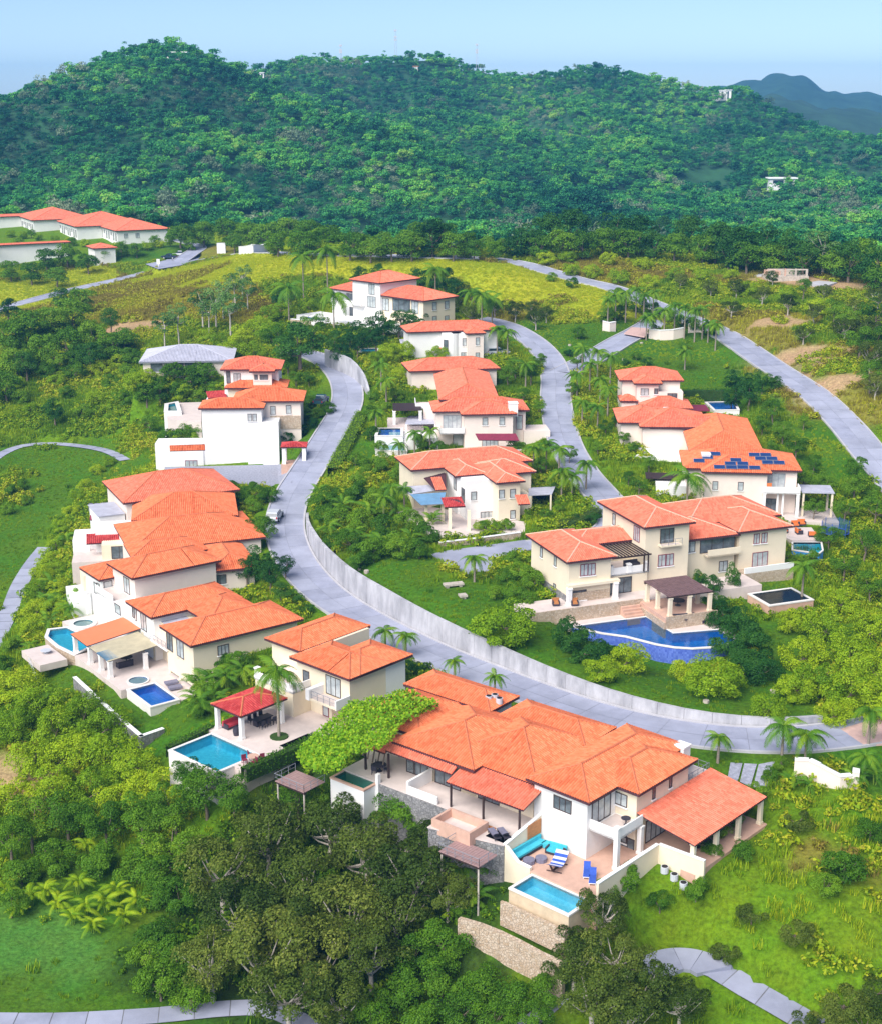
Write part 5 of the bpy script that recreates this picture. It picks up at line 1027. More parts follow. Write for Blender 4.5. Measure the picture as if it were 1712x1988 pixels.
Blk(h16, f16, (K2.r[0] - 1.5, K2.r[0] + 5, K2.r[2] - 8, K2.r[2] + .2), 5, 9.0, 'white'); pslab(h16, [P(*r2(x, y), 10.6) for x, y in ((390, 1005), (665, 1000), (640, 930), (420, 935))], 10.5, 10.6, 'metal_g', 'flat_roof')
for x, y in ((400, 1010), (655, 1005), (640, 935)):
    p = P(*r2(x, y), 10.5); m = MB(); m.box(p.x - .15, p.x + .15, p.y - .15, p.y + .15, 8.5, 10.5); m.build('pillar', M['white'], h16)
pool('dark blue raised pool on white base left of the middle row villa', [P(*r2(x, y), 9.6) for x, y in ((150, 1105), (350, 1105), (350, 1045), (170, 1045))], 9.6, 'blue', .5, 1.0, 7, 'white')
pool('pale blue pool half hidden by bushes left of the middle row villa', [P(*r2(x, y), 8.0) for x, y in ((150, 1230), (390, 1240), (380, 1170), (180, 1170))], 8.0, 'turq', .4, 1.0, 6.5, 'copingw')
f17 = Fr(r2(690, 795), 92.5, 14.6)
h17 = house('villa with broad coral roof running back, centre of the middle row', f17, 9.5)
ra = f17.rect(14.6, [r2(690, 795), r2(1210, 785), r2(640, 570), r2(1090, 545)]); hipblock(h17, f17, ra, 14.6, 7, tile='tile_r', mat='pinkcream', pitch=.34)
Blk(h17, f17, (ra[0] + 3, ra[0] + 9, ra[2] - 2.6, ra[2] + 1), 7, 12.2, 'pinkcream'); balcony(h17, f17, (ra[0] + 5, ra[0] + 10, ra[2] - 4, ra[2] + .6), 12.2, .8, 'ab', 'white'); slab(h17, f17, (ra[0] + 1, ra[0] + 8, ra[2] - 9, ra[2] - 2.6), 7, 9.8, 'paving', 'terrace'); slab(h17, f17, (ra[0] + 2, ra[0] + 8, ra[2] - 8, ra[2] - 3), 12.3, 12.45, 'dark', 'flat_roof')
for a, b in ((ra[0] + 2.2, ra[2] - 7.8), (ra[0] + 2.2, ra[2] - 3.2)): pillar(h17, f17, a, b, 9.5, 12.3, .25, 'white')
f18 = Fr(r2(420, 538), 101, 15.4)
h18 = house('villa with wide shallow coral roof near the top of the middle row', f18, 10.8)
ra = f18.rect(15.4, [r2(420, 538), r2(1160, 525), r2(1140, 455), r2(412, 470)]); K = hipblock(h18, f18, (ra[0] + .6, ra[1], ra[2], ra[3]), 15.4, 8, tile='tile_r', mat='pinkcream')
f19 = Fr(r2(920, 212), 101, 19.2)
h19 = house('round-cornered white villa with layered coral roofs below the top villa', f19, 13.8)
ra = f19.rect(19.2, [r2(690, 190), r2(890, 182)], a1=7); rb = f19.rect(19.2, [r2(920, 212), r2(1095, 208)], a1=7); rc = f19.rect(19.3, [r2(430, 202), r2(365, 165), r2(620, 172)], b1=8); rd = f19.rect(19.2, [r2(1140, 160), r2(1090, 180)], b0=-2)
K1 = hipblock(h19, f19, ra, 19.2, 11, tile='tile_r', mat='white', over=.4); K2 = hipblock(h19, f19, rb, 19.18, 11, tile='tile_r', mat='pinkcream', over=.4); hipblock(h19, f19, (rc[0], rc[0] + 8, rc[2], rc[3]), 19.3, 11, tile='tile_r', mat='white'); hipblock(h19, f19, (rd[0], rd[0] + 8, rd[2], rd[3]), 19.16, 11, tile='tile_r', mat='pinkcream')
rot = f19.w(K2.r[0] + 2.8, K1.r[2] + 1.8, 0); m = MB(); m.prism(circ((rot.x, rot.y), 2.0, 18), 11, 19.0); m.build('round_wall', M['white'], h19); Fc = Blk(h19, f19, (K2.r[0] + 1.2, K2.r[1], K1.r[2] + 1.8, K2.r[3] - .1), 11, 19.0, 'white')
Fc.win('a', r2(795, 292), .7, 1.4, 1); Fc.win('a', r2(907, 287), .7, 1.4, 1); K2.win('a', r2(1022, 280), .7, 1.4, 1); K2.win('a', r2(1020, 412), .7, 1.4, 1); Fc.win('a', r2(907, 412), 1.3, 1.5, 2)
place_win(h19, Vector((rot.x, rot.y, 16.4)) + Vector((-1.1, -1.68, 0)), Vector((-.55, -.84)), .9, 2.6, 1, 'dark')
shed(h19, [P(*r2(590, 268), 16.8), P(*r2(655, 262), 16.8), P(*r2(640, 180), 18.6), P(*r2(510, 218), 18.2)], 'tile_r'); shed(h19, [P(*r2(480, 340), 15.6), P(*r2(705, 350), 15.6), P(*r2(640, 300), 16.2), P(*r2(450, 305), 16.2)], 'tile_r'); pslab(h19, [P(*r2(x, y), 16.2) for x, y in ((350, 295), (580, 290), (530, 255), (340, 262))], 16.1, 16.2, 'metal_g', 'flat_roof')
for x, y in ((470, 400), (525, 435), (690, 430)):
    p = P(*r2(x, y), 13.6); m = MB(); m.box(p.x - .2, p.x + .2, p.y - .2, p.y + .2, 12, 15.5); m.build('pillar', M['white'], h19)
pool('turquoise raised pool with pale walls beside the bend of the upper wall', [P(*r6(x, y), 14.0) for x, y in ((660, 870), (780, 880), (830, 840), (690, 840))], 14.0, 'turq', .5, 1.0, 11.5, 'copingw')
# ================================================================== top villa
f20 = Fr(r6(1240, 400), 136, 22.6)
h20 = house('large white and cream villa with three coral roofs at the top of the hill', f20, 17)
ra = f20.rect(22.6, [r6(1240, 400), r6(1570, 355), r6(810, 335)]); K1 = hipblock(h20, f20, ra, 22.6, 14, tile='tile_r', mat='cream')
K2 = hipblock(h20, f20, (12.6, 22.7, -.8, 12), 25.4, 14, tile='tile_r', mat='white'); K3 = hipblock(h20, f20, (22.6, 32, 1.2, 9), 22.4, 14, tile='tile_r', mat='white')
for x, y, w_, n, st in ((900, 432, 2.0, 2, 'std'), (1170, 458, 2.0, 2, 'std'), (1045, 440, 5.4, 3, 'opening')): K1.win('b', r6(x, y), w_, 2.6, n, st)
for x, y in ((1348, 447), (1460, 435), (1348, 575), (1460, 570)): K1.win('a', r6(x, y), 1.2, 1.6, 1)
K2.win('b', r6(770, 292), 1.8, 2.2, 2); K2.win('b', r6(770, 408), 2.6, 2.4, 3); K3.win('b', r6(520, 372), 2.4, 2.0, 3); K3.win('b', r6(625, 385), 3, 2.2, 2, 'opening'); K3.win('b', r6(600, 505), 2, 2.2, 2, 'dark')
balcony(h20, f20, (18, 28, -1.6, .4), 20.0, .8, 'b', 'white'); slab(h20, f20, (-1, 34, -7, .4), 13, 16.9, 'white', 'terrace')
garden_wall('tall pale stone terrace wall on the slope left of the top villa', [P(*r6(x, y), 16.4)[:2] for x, y in ((20, 575), (290, 600), (420, 620), (580, 640))], 11.5, 16.6, 'stone', .6)
pool('deep blue pool at the edge of the top villa terrace', [P(*r6(x, y), 16.9) for x, y in ((160, 560), (330, 585), (380, 545), (215, 525))], 16.9, 'deep', .6, 1.0, 13, 'copingw')
# ================================================================== upper left
f21 = Fr(r5(500, 690), 92, 13.2)
h21 = house('villa with tall blank white side wall and stacked orange roofs, upper left', f21, 3.0)
ra = f21.rect(13.2, [r5(500, 690), r5(1035, 685), r5(500, 645)], b1=None); K1 = Blk(h21, f21, (ra[0] + .5, ra[0] + 6, ra[2] + .5, ra[3] - .2), 2, 13.18, 'white'); hip(h21, f21, (ra[0], ra[0] + 6.5, ra[2], ra[3] + .3), 13.2)
K1.win('a', r5(925, 768), .6, 1.2, 1); K1.win('a', r5(968, 768), .6, 1.2, 1)
Blk(h21, f21, (K1.r[0] - .35, K1.r[0] + 4, K1.r[3] - .4, K1.r[3] + 2.9), 2, 10.6, 'white'); Blk(h21, f21, (K1.r[0] - .36, K1.r[0] - .01, K1.r[3] - 2.6, K1.r[3] + 2.88), 2, 6.4, 'white'); b_ = Blk(h21, f21, (K1.r[0] - .2, K1.r[0] + 4, K1.r[2] - 8.4, K1.r[2]), 2, 6.9, 'white'); b_.win('a', r5(413, 1172), 2.0, 1.1, 3, 'maroon', 'gate')
shed(h21, [P(*r5(225, 1060), 7.0), P(*r5(535, 1052), 7.0), P(*r5(530, 1000), 8.0), P(*r5(235, 1010), 8.0)], 'tile_o')
rb = f21.rect(13.6, [r5(1040, 628), r5(1380, 602), r5(1430, 505), r5(790, 580)]); K2 = hipblock(h21, f21, (rb[0], rb[0] + 9, rb[2], rb[3]), 13.6, 5, mat='pinkcream', tile='tile_o'); K2.win('a', r5(1128, 705), .8, 1.4, 1); K2.win('a', r5(1265, 697), .8, 1.4, 1); slab(h21, f21, (K2.r[0] - .12, K2.r[0], ra[3] + 1, K2.r[3]), 8.5, 10.9, 'stone', 'stone_base')
rc = f21.rect(14.6, [r5(800, 530), r5(1260, 490), r5(720, 480)], a1=None); hipblock(h21, f21, (rc[0] + 2, rc[0] + 9, rc[2], rc[3]), 14.6, 6, tile='tile_o'); Blk(h21, f21, (rc[0] + 1, rc[0] + 6, rc[2] - 3.5, rc[2] - .2), 6, 12.4, 'white'); shed(h21, [P(*r5(560, 600), 12.6), P(*r5(725, 590), 12.6), P(*r5(725, 530), 13.4), P(*r5(545, 540), 13.4)], 'tile_d')
f22 = Fr(r5(920, 365), 92, 17.6)
h22 = house('small white two-storey villa with coral hip roofs near the big dark tree', f22, 11)
ra = f22.rect(17.6, [r5(725, 350), r5(1215, 312), r5(690, 310)], a1=None); K1 = hipblock(h22, f22, (ra[0], ra[0] + 9, ra[2], ra[3]), 17.6, 8, tile='tile_r', mat='white'); rb = f22.rect(17.6, [r5(920, 365), r5(1145, 355)], a1=ra[0] + 4); K2 = hipblock(h22, f22, rb, 17.58, 8, tile='tile_r', mat='pinkcream')
K2.win('a', r5(1048, 415), 1.4, .8, 2, 'dark'); K2.win('a', r5(980, 415), .5, .8, 1, 'dark'); K1.win('a', r5(815, 425), 1.2, 1.7, 2); K1.win('a', r5(738, 415), .6, 2.2, 1, 'dark')
pool('small pale pool on the left terrace of the blank white-walled villa', [P(*r5(x, y), 8.0) for x, y in ((210, 710), (290, 710), (270, 640), (215, 650))], 8.0, 'turq', .8, .8, 4, 'white')
pslab(h21, [P(*r5(x, y), 7.9) for x, y in ((200, 760), (500, 790), (500, 610), (200, 620))], 4, 7.4, 'paving', 'terrace')
f23 = Fr(r5(580, 275), 95, 14.6)
h23 = house('unfinished grey-roofed bungalow with dark openings on the left slope', f23, 10.5, 'bungalow')
ra = f23.rect(14.6, [r5(580, 275), r5(0, 212), r5(40, 245), r5(800, 205)]); fill(f23.quad(ra[0], ra[0] + 15, ra[2], ra[3]), 11.3, 1.0); hip(h23, f23, (ra[0], ra[0] + 15, ra[2], ra[3]), 14.6, .28, 'metal_g', 'metal_g', 'raild'); K = Blk(h23, f23, (ra[0] + .7, ra[0] + 14, ra[2] + .7, ra[3] - .7), 8, 14.5, 'pinkcream')
for x, y, w_, h_ in ((108, 292, 2.2, 1.6), (235, 305, 2.4, 2.2), (325, 302, .9, 1.6), (410, 303, 2.4, 1.6), (520, 318, 1.1, 1.2)): K.win('a', r5(x, y), w_, h_, 1, 'dark', 'opening')
gz = thing('gate_pavilion', 'little red-roofed gate pavilion beside the lower road', 'pavilion', P(*r5(1300, 1150), 5)); fg = Fr(r5(1195, 1030), 92, 8.0); rg = fg.rect(8.0, [r5(1195, 1030), r5(1425, 1020)], a1=3.4); hip(gz, fg, rg, 8.0, .3, 'tile_d', 'tile_d', drop=.14)
for a in (.5, 2.8):
    for b in (rg[2] + .5, rg[3] - .5): pillar(gz, fg, a, b, 4.6, 7.9, .32, 'white')
slab(gz, fg, (0, 3.4, rg[2], rg[3]), 4.2, 5.0, 'terra', 'floor_slab')
# ================================================================== far left terrace of houses
f24 = Fr(qf(740, 225), 118, 21.3)
h24 = house('long white terrace of linked houses with stepped red roofs at the far left', f24, 17, 'terrace_house')
r24 = [f24.rect(21.3, [qf(740, 225), qf(900, 238), qf(1140, 215), qf(880, 150)], a1=14), f24.rect(21.6, [qf(460, 195), qf(650, 208), qf(870, 152)], a1=None), f24.rect(21.9, [qf(175, 155), qf(320, 165), qf(640, 150), qf(480, 110)], a1=None)]
for i, r_ in enumerate(r24):
    r_ = (r_[0], min(r_[1], r_[0] + 26), r_[2], max(r_[3], r_[2] + 12)); r24[i] = r_
    K = hipblock(h24, f24, r_, 21.3 + i * .3, 14, .8, .3, 'tile_r', mat='white')
    nw = int((K.r[1] - K.r[0]) / 2.6)
    for j in range(nw):
        a_ = K.r[0] + (j + .6) * (K.r[1] - K.r[0]) / nw; big = j % 3 != 2
        place_win(h24, f24.w(a_, K.r[2], 19.0 if big else 19.8), Vector((-f24.e2.x, -f24.e2.y)), 1.3, 2.4 if big else 1.0, 2, 'std')
    for j in range(2): place_win(h24, f24.w(K.r[0], K.r[2] + 3 + j * 4, 19.4), Vector((-f24.e1.x, -f24.e1.y)), 1.2, 1.4, 2, 'std') if i == 0 else None
f25 = Fr(qf(205, 130), 118, 22.0)
h25 = house('white house with red roof and red shutters at the left edge, far back', f25, 17.4)
r_ = f25.rect(22.0, [qf(205, 130), qf(110, 140), qf(-60, 140)], b1=10); K = hipblock(h25, f25, r_, 22.0, 14, .8, .3, 'tile_r', mat='white')
for x in (10, 75): K.win('b', qf(x, 210), 3.0, 2.6, 2, 'maroon')
f26 = Fr(qf(245, 325), 118, 19)
h26 = house('white low house with red roof and slatted side below the far left terrace', f26, 14)
r_ = f26.rect(19, [qf(245, 325), qf(-80, 345)], b1=11); K = hipblock(h26, f26, r_, 19, 10, .8, .3, 'tile_r', mat='white'); K.win('b', qf(110, 400), 8, 1.4, 5, 'opening')
f27 = Fr(qf(645, 365), 118, 18)
h27 = house('small white house with red roof peeking out behind trees, far left', f27, 13)
hipblock(h27, f27, (0, 9, 0, 8), 18, 9, .6, .3, 'tile_r', mat='white')
# ------------------------------------------------------------------ the ground sheet, cut to the terraces
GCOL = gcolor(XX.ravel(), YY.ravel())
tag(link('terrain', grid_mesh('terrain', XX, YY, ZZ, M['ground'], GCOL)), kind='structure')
# ------------------------------------------------------------------ plant kit
def leafmesh(name, C, Nrm, size, mat, asp=.55, rng=None, extra=None):
    """n pointed leaves: centres C, rough outward normals Nrm"""
    rng = rng or RNG; n = len(C)
    d = Nrm + rng.normal(0, .75, (n, 3)); d /= np.linalg.norm(d, axis=1)[:, None] + 1e-9
    r = rng.normal(0, 1, (n, 3)); t = np.cross(d, r); t /= np.linalg.norm(t, axis=1)[:, None] + 1e-9; b = np.cross(d, t)
    s = size[:, None] * .5
    V = np.stack([C - t * s, C + b * s * asp + d * s * .15, C + t * s, C - b * s * asp + d * s * .15], 1).reshape(-1, 3)
    lv = np.repeat(np.clip(rng.normal(.5, .2, n) if extra is None else extra, 0, 1), 4)
    me = bpy.data.meshes.new(name); me.vertices.add(4 * n); me.vertices.foreach_set('co', V.astype(np.float32).ravel())
    me.loops.add(4 * n); me.loops.foreach_set('vertex_index', np.arange(4 * n, dtype=np.int32)); me.polygons.add(n); me.polygons.foreach_set('loop_start', np.arange(0, 4 * n, 4, dtype=np.int32))
    me.update(calc_edges=True); a = me.attributes.new('lv', 'FLOAT', 'POINT'); a.data.foreach_set('value', lv.astype(np.float32))
    me.materials.append(mat); return me
def clumps(rng, K, rx, ry, rz, cz, cr, top=.35):
    out = []
    for i in range(K):
        while True:
            p = rng.uniform(-1, 1, 3)
            l = np.linalg.norm(p)
            if .45 < l < 1 and p[2] > -.75: break
        out.append((p[0] * rx, p[1] * ry, cz + p[2] * rz, cr * rng.uniform(.7, 1.25)))
    return np.array(out)
def crown(name, mat, K, rx, ry, rz, cz, cr, n, ls, seed, shell=.55):
    rng = np.random.default_rng(seed); cl = clumps(rng, K, rx, ry, rz, cz, cr)
    k = rng.integers(0, K, n); d = rng.normal(0, 1, (n, 3)); d /= np.linalg.norm(d, axis=1)[:, None]; d[:, 2] = np.where(d[:, 2] < -.35, -d[:, 2], d[:, 2])
    rad = cl[k, 3] * rng.uniform(shell, 1.0, n) ** .6
    C = cl[k, :3] + d * rad[:, None] * np.array([1, 1, .8])
    hue = np.clip(rng.normal(.45, .17, n) + (rng.uniform(-.18, .18, K))[k], 0, 1)   # some clumps are paler than others
    out = C - np.array([0, 0, cz - rz * .4]); out /= np.linalg.norm(out, axis=1)[:, None] + 1e-9
    return leafmesh(name, C, d * .7 + out * .6 + np.array([0, 0, .35]), ls * rng.uniform(.7, 1.35, n), mat, .6, rng, hue), cl
def trunkmesh(name, mat, h, r, cl, seed, limbs=7, bend=.4):
    rng = np.random.default_rng(seed); m = MB(); b = rng.normal(0, bend * .3, (4, 2)); b[0] = 0
    base = [Vector((b[i][0] * i / 3, b[i][1] * i / 3, h * i / 3)) for i in range(4)]; base[0].z = -1.0
    m.tube(base, [r * 1.25, r, r * .85, r * .7], 7)
    idx = rng.permutation(len(cl))[:limbs]
    for j in idx:
        t = Vector(cl[j][:3]); s = base[2].lerp(base[3], rng.uniform(0, 1)); mid = s.lerp(t, .5) + Vector((0, 0, -.12 * (t - s).length))
        m.tube([s, mid, t], [r * .5, r * .32, r * .12], 5)
    return m.mesh(name, mat, smooth=True)
KINDS = {}
def kind(key, name, mat, h0, variants, bark, seed, K, rx, rz, cz, cr, n, ls, th, tr, limbs=7):
    L = []
    for v in range(variants):
        c, cl = crown('crown', M[mat], K, rx, rx * .92, rz, cz, cr, n, ls, seed + v); L.append((c, trunkmesh('trunk', M[bark], th, tr, cl, seed + v + 50, limbs) if tr else None))
    KINDS[key] = (name, h0, L)
kind('tree', 'broadleaf_tree', 'lf_tree', 8, 4, 'bark', 100, 22, 3.4, 2.3, 5.2, 1.25, 5200, .28, 4.2, .24)
kind('dark', 'dark_tree', 'lf_dark', 8, 3, 'bark', 200, 22, 3.3, 2.7, 4.9, 1.25, 5200, .28, 4.0, .26)
kind('olive', 'olive_green_tree', 'lf_olive', 8, 4, 'barkp', 300, 24, 3.9, 2.4, 5.0, 1.15, 6200, .26, 3.6, .26, 14)
kind('yel', 'round_bush', 'lf_yel', 4, 3, 'bark', 400, 38, 2.3, 1.7, 1.7, .72, 6500, .185, 1.4, .12, 5)
kind('bush', 'green_bush', 'lf_tree', 4, 3, 'bark', 500, 18, 2.2, 1.6, 1.7, .85, 5200, .20, 1.4, .12, 5)
kind('dbush', 'dark_bush', 'lf_dark', 4, 3, 'bark', 600, 20, 2.2, 1.9, 1.8, .85, 5800, .19, 1.4, .12, 5)
kind('obush', 'olive_bush', 'lf_olive', 4, 3, 'bark', 700, 14, 2.2, 1.4, 1.6, .8, 3600, .20, 1.4, .12, 8)
kind('slim', 'slender_tree', 'lf_mint', 10, 3, 'barkp', 800, 18, 2.7, 3.0, 6.8, 1.1, 1700, .34, 6.6, .2, 9)
kind('forest', 'forest_tree', 'lf_forest', 9, 5, 'bark', 900, 16, 3.6, 2.4, 5.8, 1.5, 620, .85, 4.5, .22, 3)
kind('full', 'full_tree', 'lf_tree', 8, 3, 'bark', 150, 30, 3.2, 3.3, 3.7, 1.3, 3600, .38, 3.0, .24)
kind('dfull', 'dark_full_tree', 'lf_dark', 8, 3, 'bark', 250, 30, 3.2, 3.3, 3.7, 1.3, 3600, .38, 3.0, .26)
kind('fpale', 'forest_tree', 'lf_pale', 9, 2, 'barkp', 950, 14, 3.4, 2.4, 5.8, 1.3, 380, .7, 5.0, .22, 8)
kind('fspike', 'forest_tree', 'lf_forest', 9, 2, 'bark', 970, 10, 1.9, 3.6, 5.6, 1.2, 420, .8, 4.5, .22, 3)
# palms
def frondmesh(L, seed, mat, droop=1.0, ln=.75, npairs=24, wid=.05):
    rng = np.random.default_rng(seed); V = []; F = []; lv = []
    pts = []
    for i in range(npairs + 3):
        t = i / (npairs + 2); pts.append(Vector((L * t * (1 - .18 * droop * t * t), 0, L * (.42 * t - (.42 + .62 * droop) * t ** 2.2))))
    def quad(a, b, c, d, h):
        n = len(V); V.extend([tuple(a), tuple(b), tuple(c), tuple(d)]); F.append((n, n + 1, n + 2, n + 3)); lv.extend([h] * 4)
    for i in range(len(pts) - 1):
        w = .045 * (1 - i / len(pts)) + .012; o = Vector((0, w, 0)); quad(pts[i] - o, pts[i] + o, pts[i + 1] + o, pts[i + 1] - o, .75)
    for i in range(1, len(pts) - 1):
        t = i / len(pts); l = ln * (math.sin(math.pi * min(1, t * .92 + .1)) ** .6) * rng.uniform(.85, 1.1); tg = (pts[i + 1] - pts[i - 1]).normalized()
        for s in (-1, 1):
            d = (Vector((0, s, 0)) * .85 + tg * .55 + Vector((0, 0, -.35 - rng.uniform(0, .3)))).normalized(); w = tg * wid
            m = pts[i] + d * l * .55 + Vector((0, 0, .03)); e = pts[i] + d * l + Vector((0, 0, -.16 * l)); h = float(np.clip(rng.normal(.45, .2), 0, 1))
            quad(pts[i] - w * .6, pts[i] + w * .6, m + w, m - w, h); quad(m - w, m + w, e + w * .15, e - w * .15, h)
    me = bpy.data.meshes.new('frond'); me.from_pydata(V, [], F); a = me.attributes.new('lv', 'FLOAT', 'POINT'); a.data.foreach_set('value', np.array(lv, np.float32)); me.materials.append(mat); return me
FRONDS = [frondmesh(2.6, 1, M['lf_palm'], .8), frondmesh(2.6, 2, M['lf_palm'], 1.15), frondmesh(2.4, 3, M['lf_palm'], 1.5)]
FRONDY = [frondmesh(2.6, 4, M['lf_yel'], .8), frondmesh(2.6, 5, M['lf_yel'], 1.2)]
def ptrunk(h, r, lean):
    m = MB(); n = 7; m.tube([(lean * (i / n) ** 2, 0, -1 + (h + 1) * i / n) for i in range(n + 1)], [r * (1.35 - .5 * i / n) for i in range(n + 1)], 8); return m.mesh('trunk', M['palmtrunk'], smooth=True)
def pshaft(h, r): m = MB(); m.tube([(0, 0, 0), (0, 0, h * .5), (0, 0, h)], [r * .95, r * 1.05, r * .55], 8); return m.mesh('crownshaft', M['palmshaft'], smooth=True)
PTR = {}
def palm(p, h, label, group, yellow=False, nf=13, spread=1.0, shaft=True, name='palm_tree', rng=None):
    rng = rng or random; root = thing(name, label, 'palm', p, group); k = round(h * 2) / 2
    lean = 0
    if k > .4:
        if k not in PTR: PTR[k] = (ptrunk(k, .14, .0), pshaft(.9, .13))
        link('trunk', PTR[k][0], root)
        if shaft: s = link('crownshaft', PTR[k][1], root); s.location = (0, 0, k - .05); s.parent = root
    zc = k + (.8 if shaft and k > .4 else .1); fr = FRONDY if yellow else FRONDS; a0 = rng.uniform(0, 6.28)
    for i in range(nf):
        f = link('frond', fr[i % len(fr)], root); f.location = (0, 0, zc)
        el = (.75 - 1.15 * (i / nf)) + rng.uniform(-.1, .1)
        f.rotation_euler = (rng.uniform(-.15, .15), -el, a0 + i * 2.39996 + rng.uniform(-.2, .2)); q = spread * rng.uniform(.88, 1.12); f.scale = (q, q, q)
    return root
def areca(p, h, label, group, yellow=True, name='areca_palm'):
    root = thing(name, label, 'palm', p, group); fr = FRONDY if yellow else FRONDS
    for i in range(11):
        f = link('frond', fr[i % len(fr)], root); a = random.uniform(0, 6.28); f.location = (.2 * math.cos(a), .2 * math.sin(a), h * random.uniform(.25, .6)); q = h / 3.6 * random.uniform(.75, 1.1)
        f.rotation_euler = (random.uniform(-.2, .2), -random.uniform(.45, 1.15), i * 2.4 + random.uniform(-.3, .3)); f.scale = (q, q, q)
    m = MB()
    for i in range(4): a = i * 1.7; m.tube([(.1 * math.cos(a), .1 * math.sin(a), -.5), (.25 * math.cos(a), .25 * math.sin(a), h * .55)], [.05, .04], 5)
    m.build('stem', M['palmshaft'], root) if False else link('stem', m.mesh('stem', M['palmshaft']), root)
    return root
def GH(u, v, h):                                       # ground point whose plant reaches pixel (u, v) at height h
    d = ray(u, v); hh = math.hypot(d.x, d.y); ts = np.arange(85, 640, .5) / hh
    x = d.x * ts; y = d.y * ts; z = ZC + d.z * ts; k = np.nonzero(z <= groundv(x, y) + h)[0]; i = k[0] if len(k) else len(ts) - 1
    return Vector((x[i], y[i], ground(x[i], y[i]) - .1))
def put(key, p, h, label, group, wide=1.0):
    name, h0, L = KINDS[key]; c, t = random.choice(L); cat = 'bush' if 'bush' in name else 'tree'; root = thing(name, label, cat, p, group); s = h / h0; w = wide * random.uniform(.92, 1.1)
    rz = random.uniform(0, 6.28)
    for me, nm in ((t, 'trunk'), (c, 'crown')):
        if me is None: continue
        o = link(nm, me, root); o.scale = (s * w, s * w, s); o.rotation_euler = (0, 0, rz)
    return root
def plants(key, desc, group, items, frac=.58):
    """items: (u, v of the crown's middle, height[, width factor])"""
    items = sorted(items, key=lambda q: q[0])
    for i, it in enumerate(items):
        u, v, h = it[:3]; wd = it[3] if len(it) > 3 else 1.0; label = desc + (', %s from the left' % ORD[i] if len(items) > 1 else '')
        if key == 'palm': p = GH(u, v, h); palm(p, h, label, group, spread=wd)
        elif key == 'ypalm': p = GH(u, v, h); palm(p, h, label, group, True, spread=wd)
        elif key == 'areca': p = GH(u, v, h * .6); areca(p, h, label, group)
        elif key == 'gareca': p = GH(u, v, h * .6); areca(p, h, label, group, False)
        else: p = GH(u, v, h * frac); put(key, p, h, label, group, wd)
def hedge(label, line, w, h, mat='lf_yel', seed=1, dens=60, name='hedge', leaf=.2):
    """clipped hedge along a ground line"""
    c = resample([Vector(p) for p in line], .5); rng = np.random.default_rng(seed); root = thing(name, label, 'hedge', c[0])
    n = int(len(c) * .5 * dens * (w + 2 * h) / 2); k = rng.integers(0, len(c), n); A = np.array([tuple(q) for q in c]); L = np.array([tuple(q) for q in offset_line(c, 1.0)]) - A
    s = rng.uniform(-1, 1, n); side = rng.uniform(0, 1, n) < (2 * h) / (w + 2 * h); off = np.where(side, np.sign(s) * w / 2 * rng.uniform(.88, 1.06, n), s * w / 2); z = np.where(side, rng.uniform(-.1, 1, n) * h, h * rng.uniform(.92, 1.08, n))
    C = A[k] + L[k] * off[:, None] + rng.uniform(-.25, .25, (n, 3)) * np.array([1, 1, 0]); C[:, 2] = A[k][:, 2] + z; nr = np.where(side[:, None], L[k] * np.sign(s)[:, None], np.array([[0, 0, 1.0]]))
    o = link('foliage', leafmesh('foliage', C - np.array(tuple(c[0])), nr, leaf * rng.uniform(.7, 1.4, n), M[mat]), root)
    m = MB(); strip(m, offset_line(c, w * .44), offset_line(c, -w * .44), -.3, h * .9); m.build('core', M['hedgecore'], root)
    return root
M['hedgecore'] = pm('hedge_inner_leaves', (.035, .075, .012), .95, .3, 4)
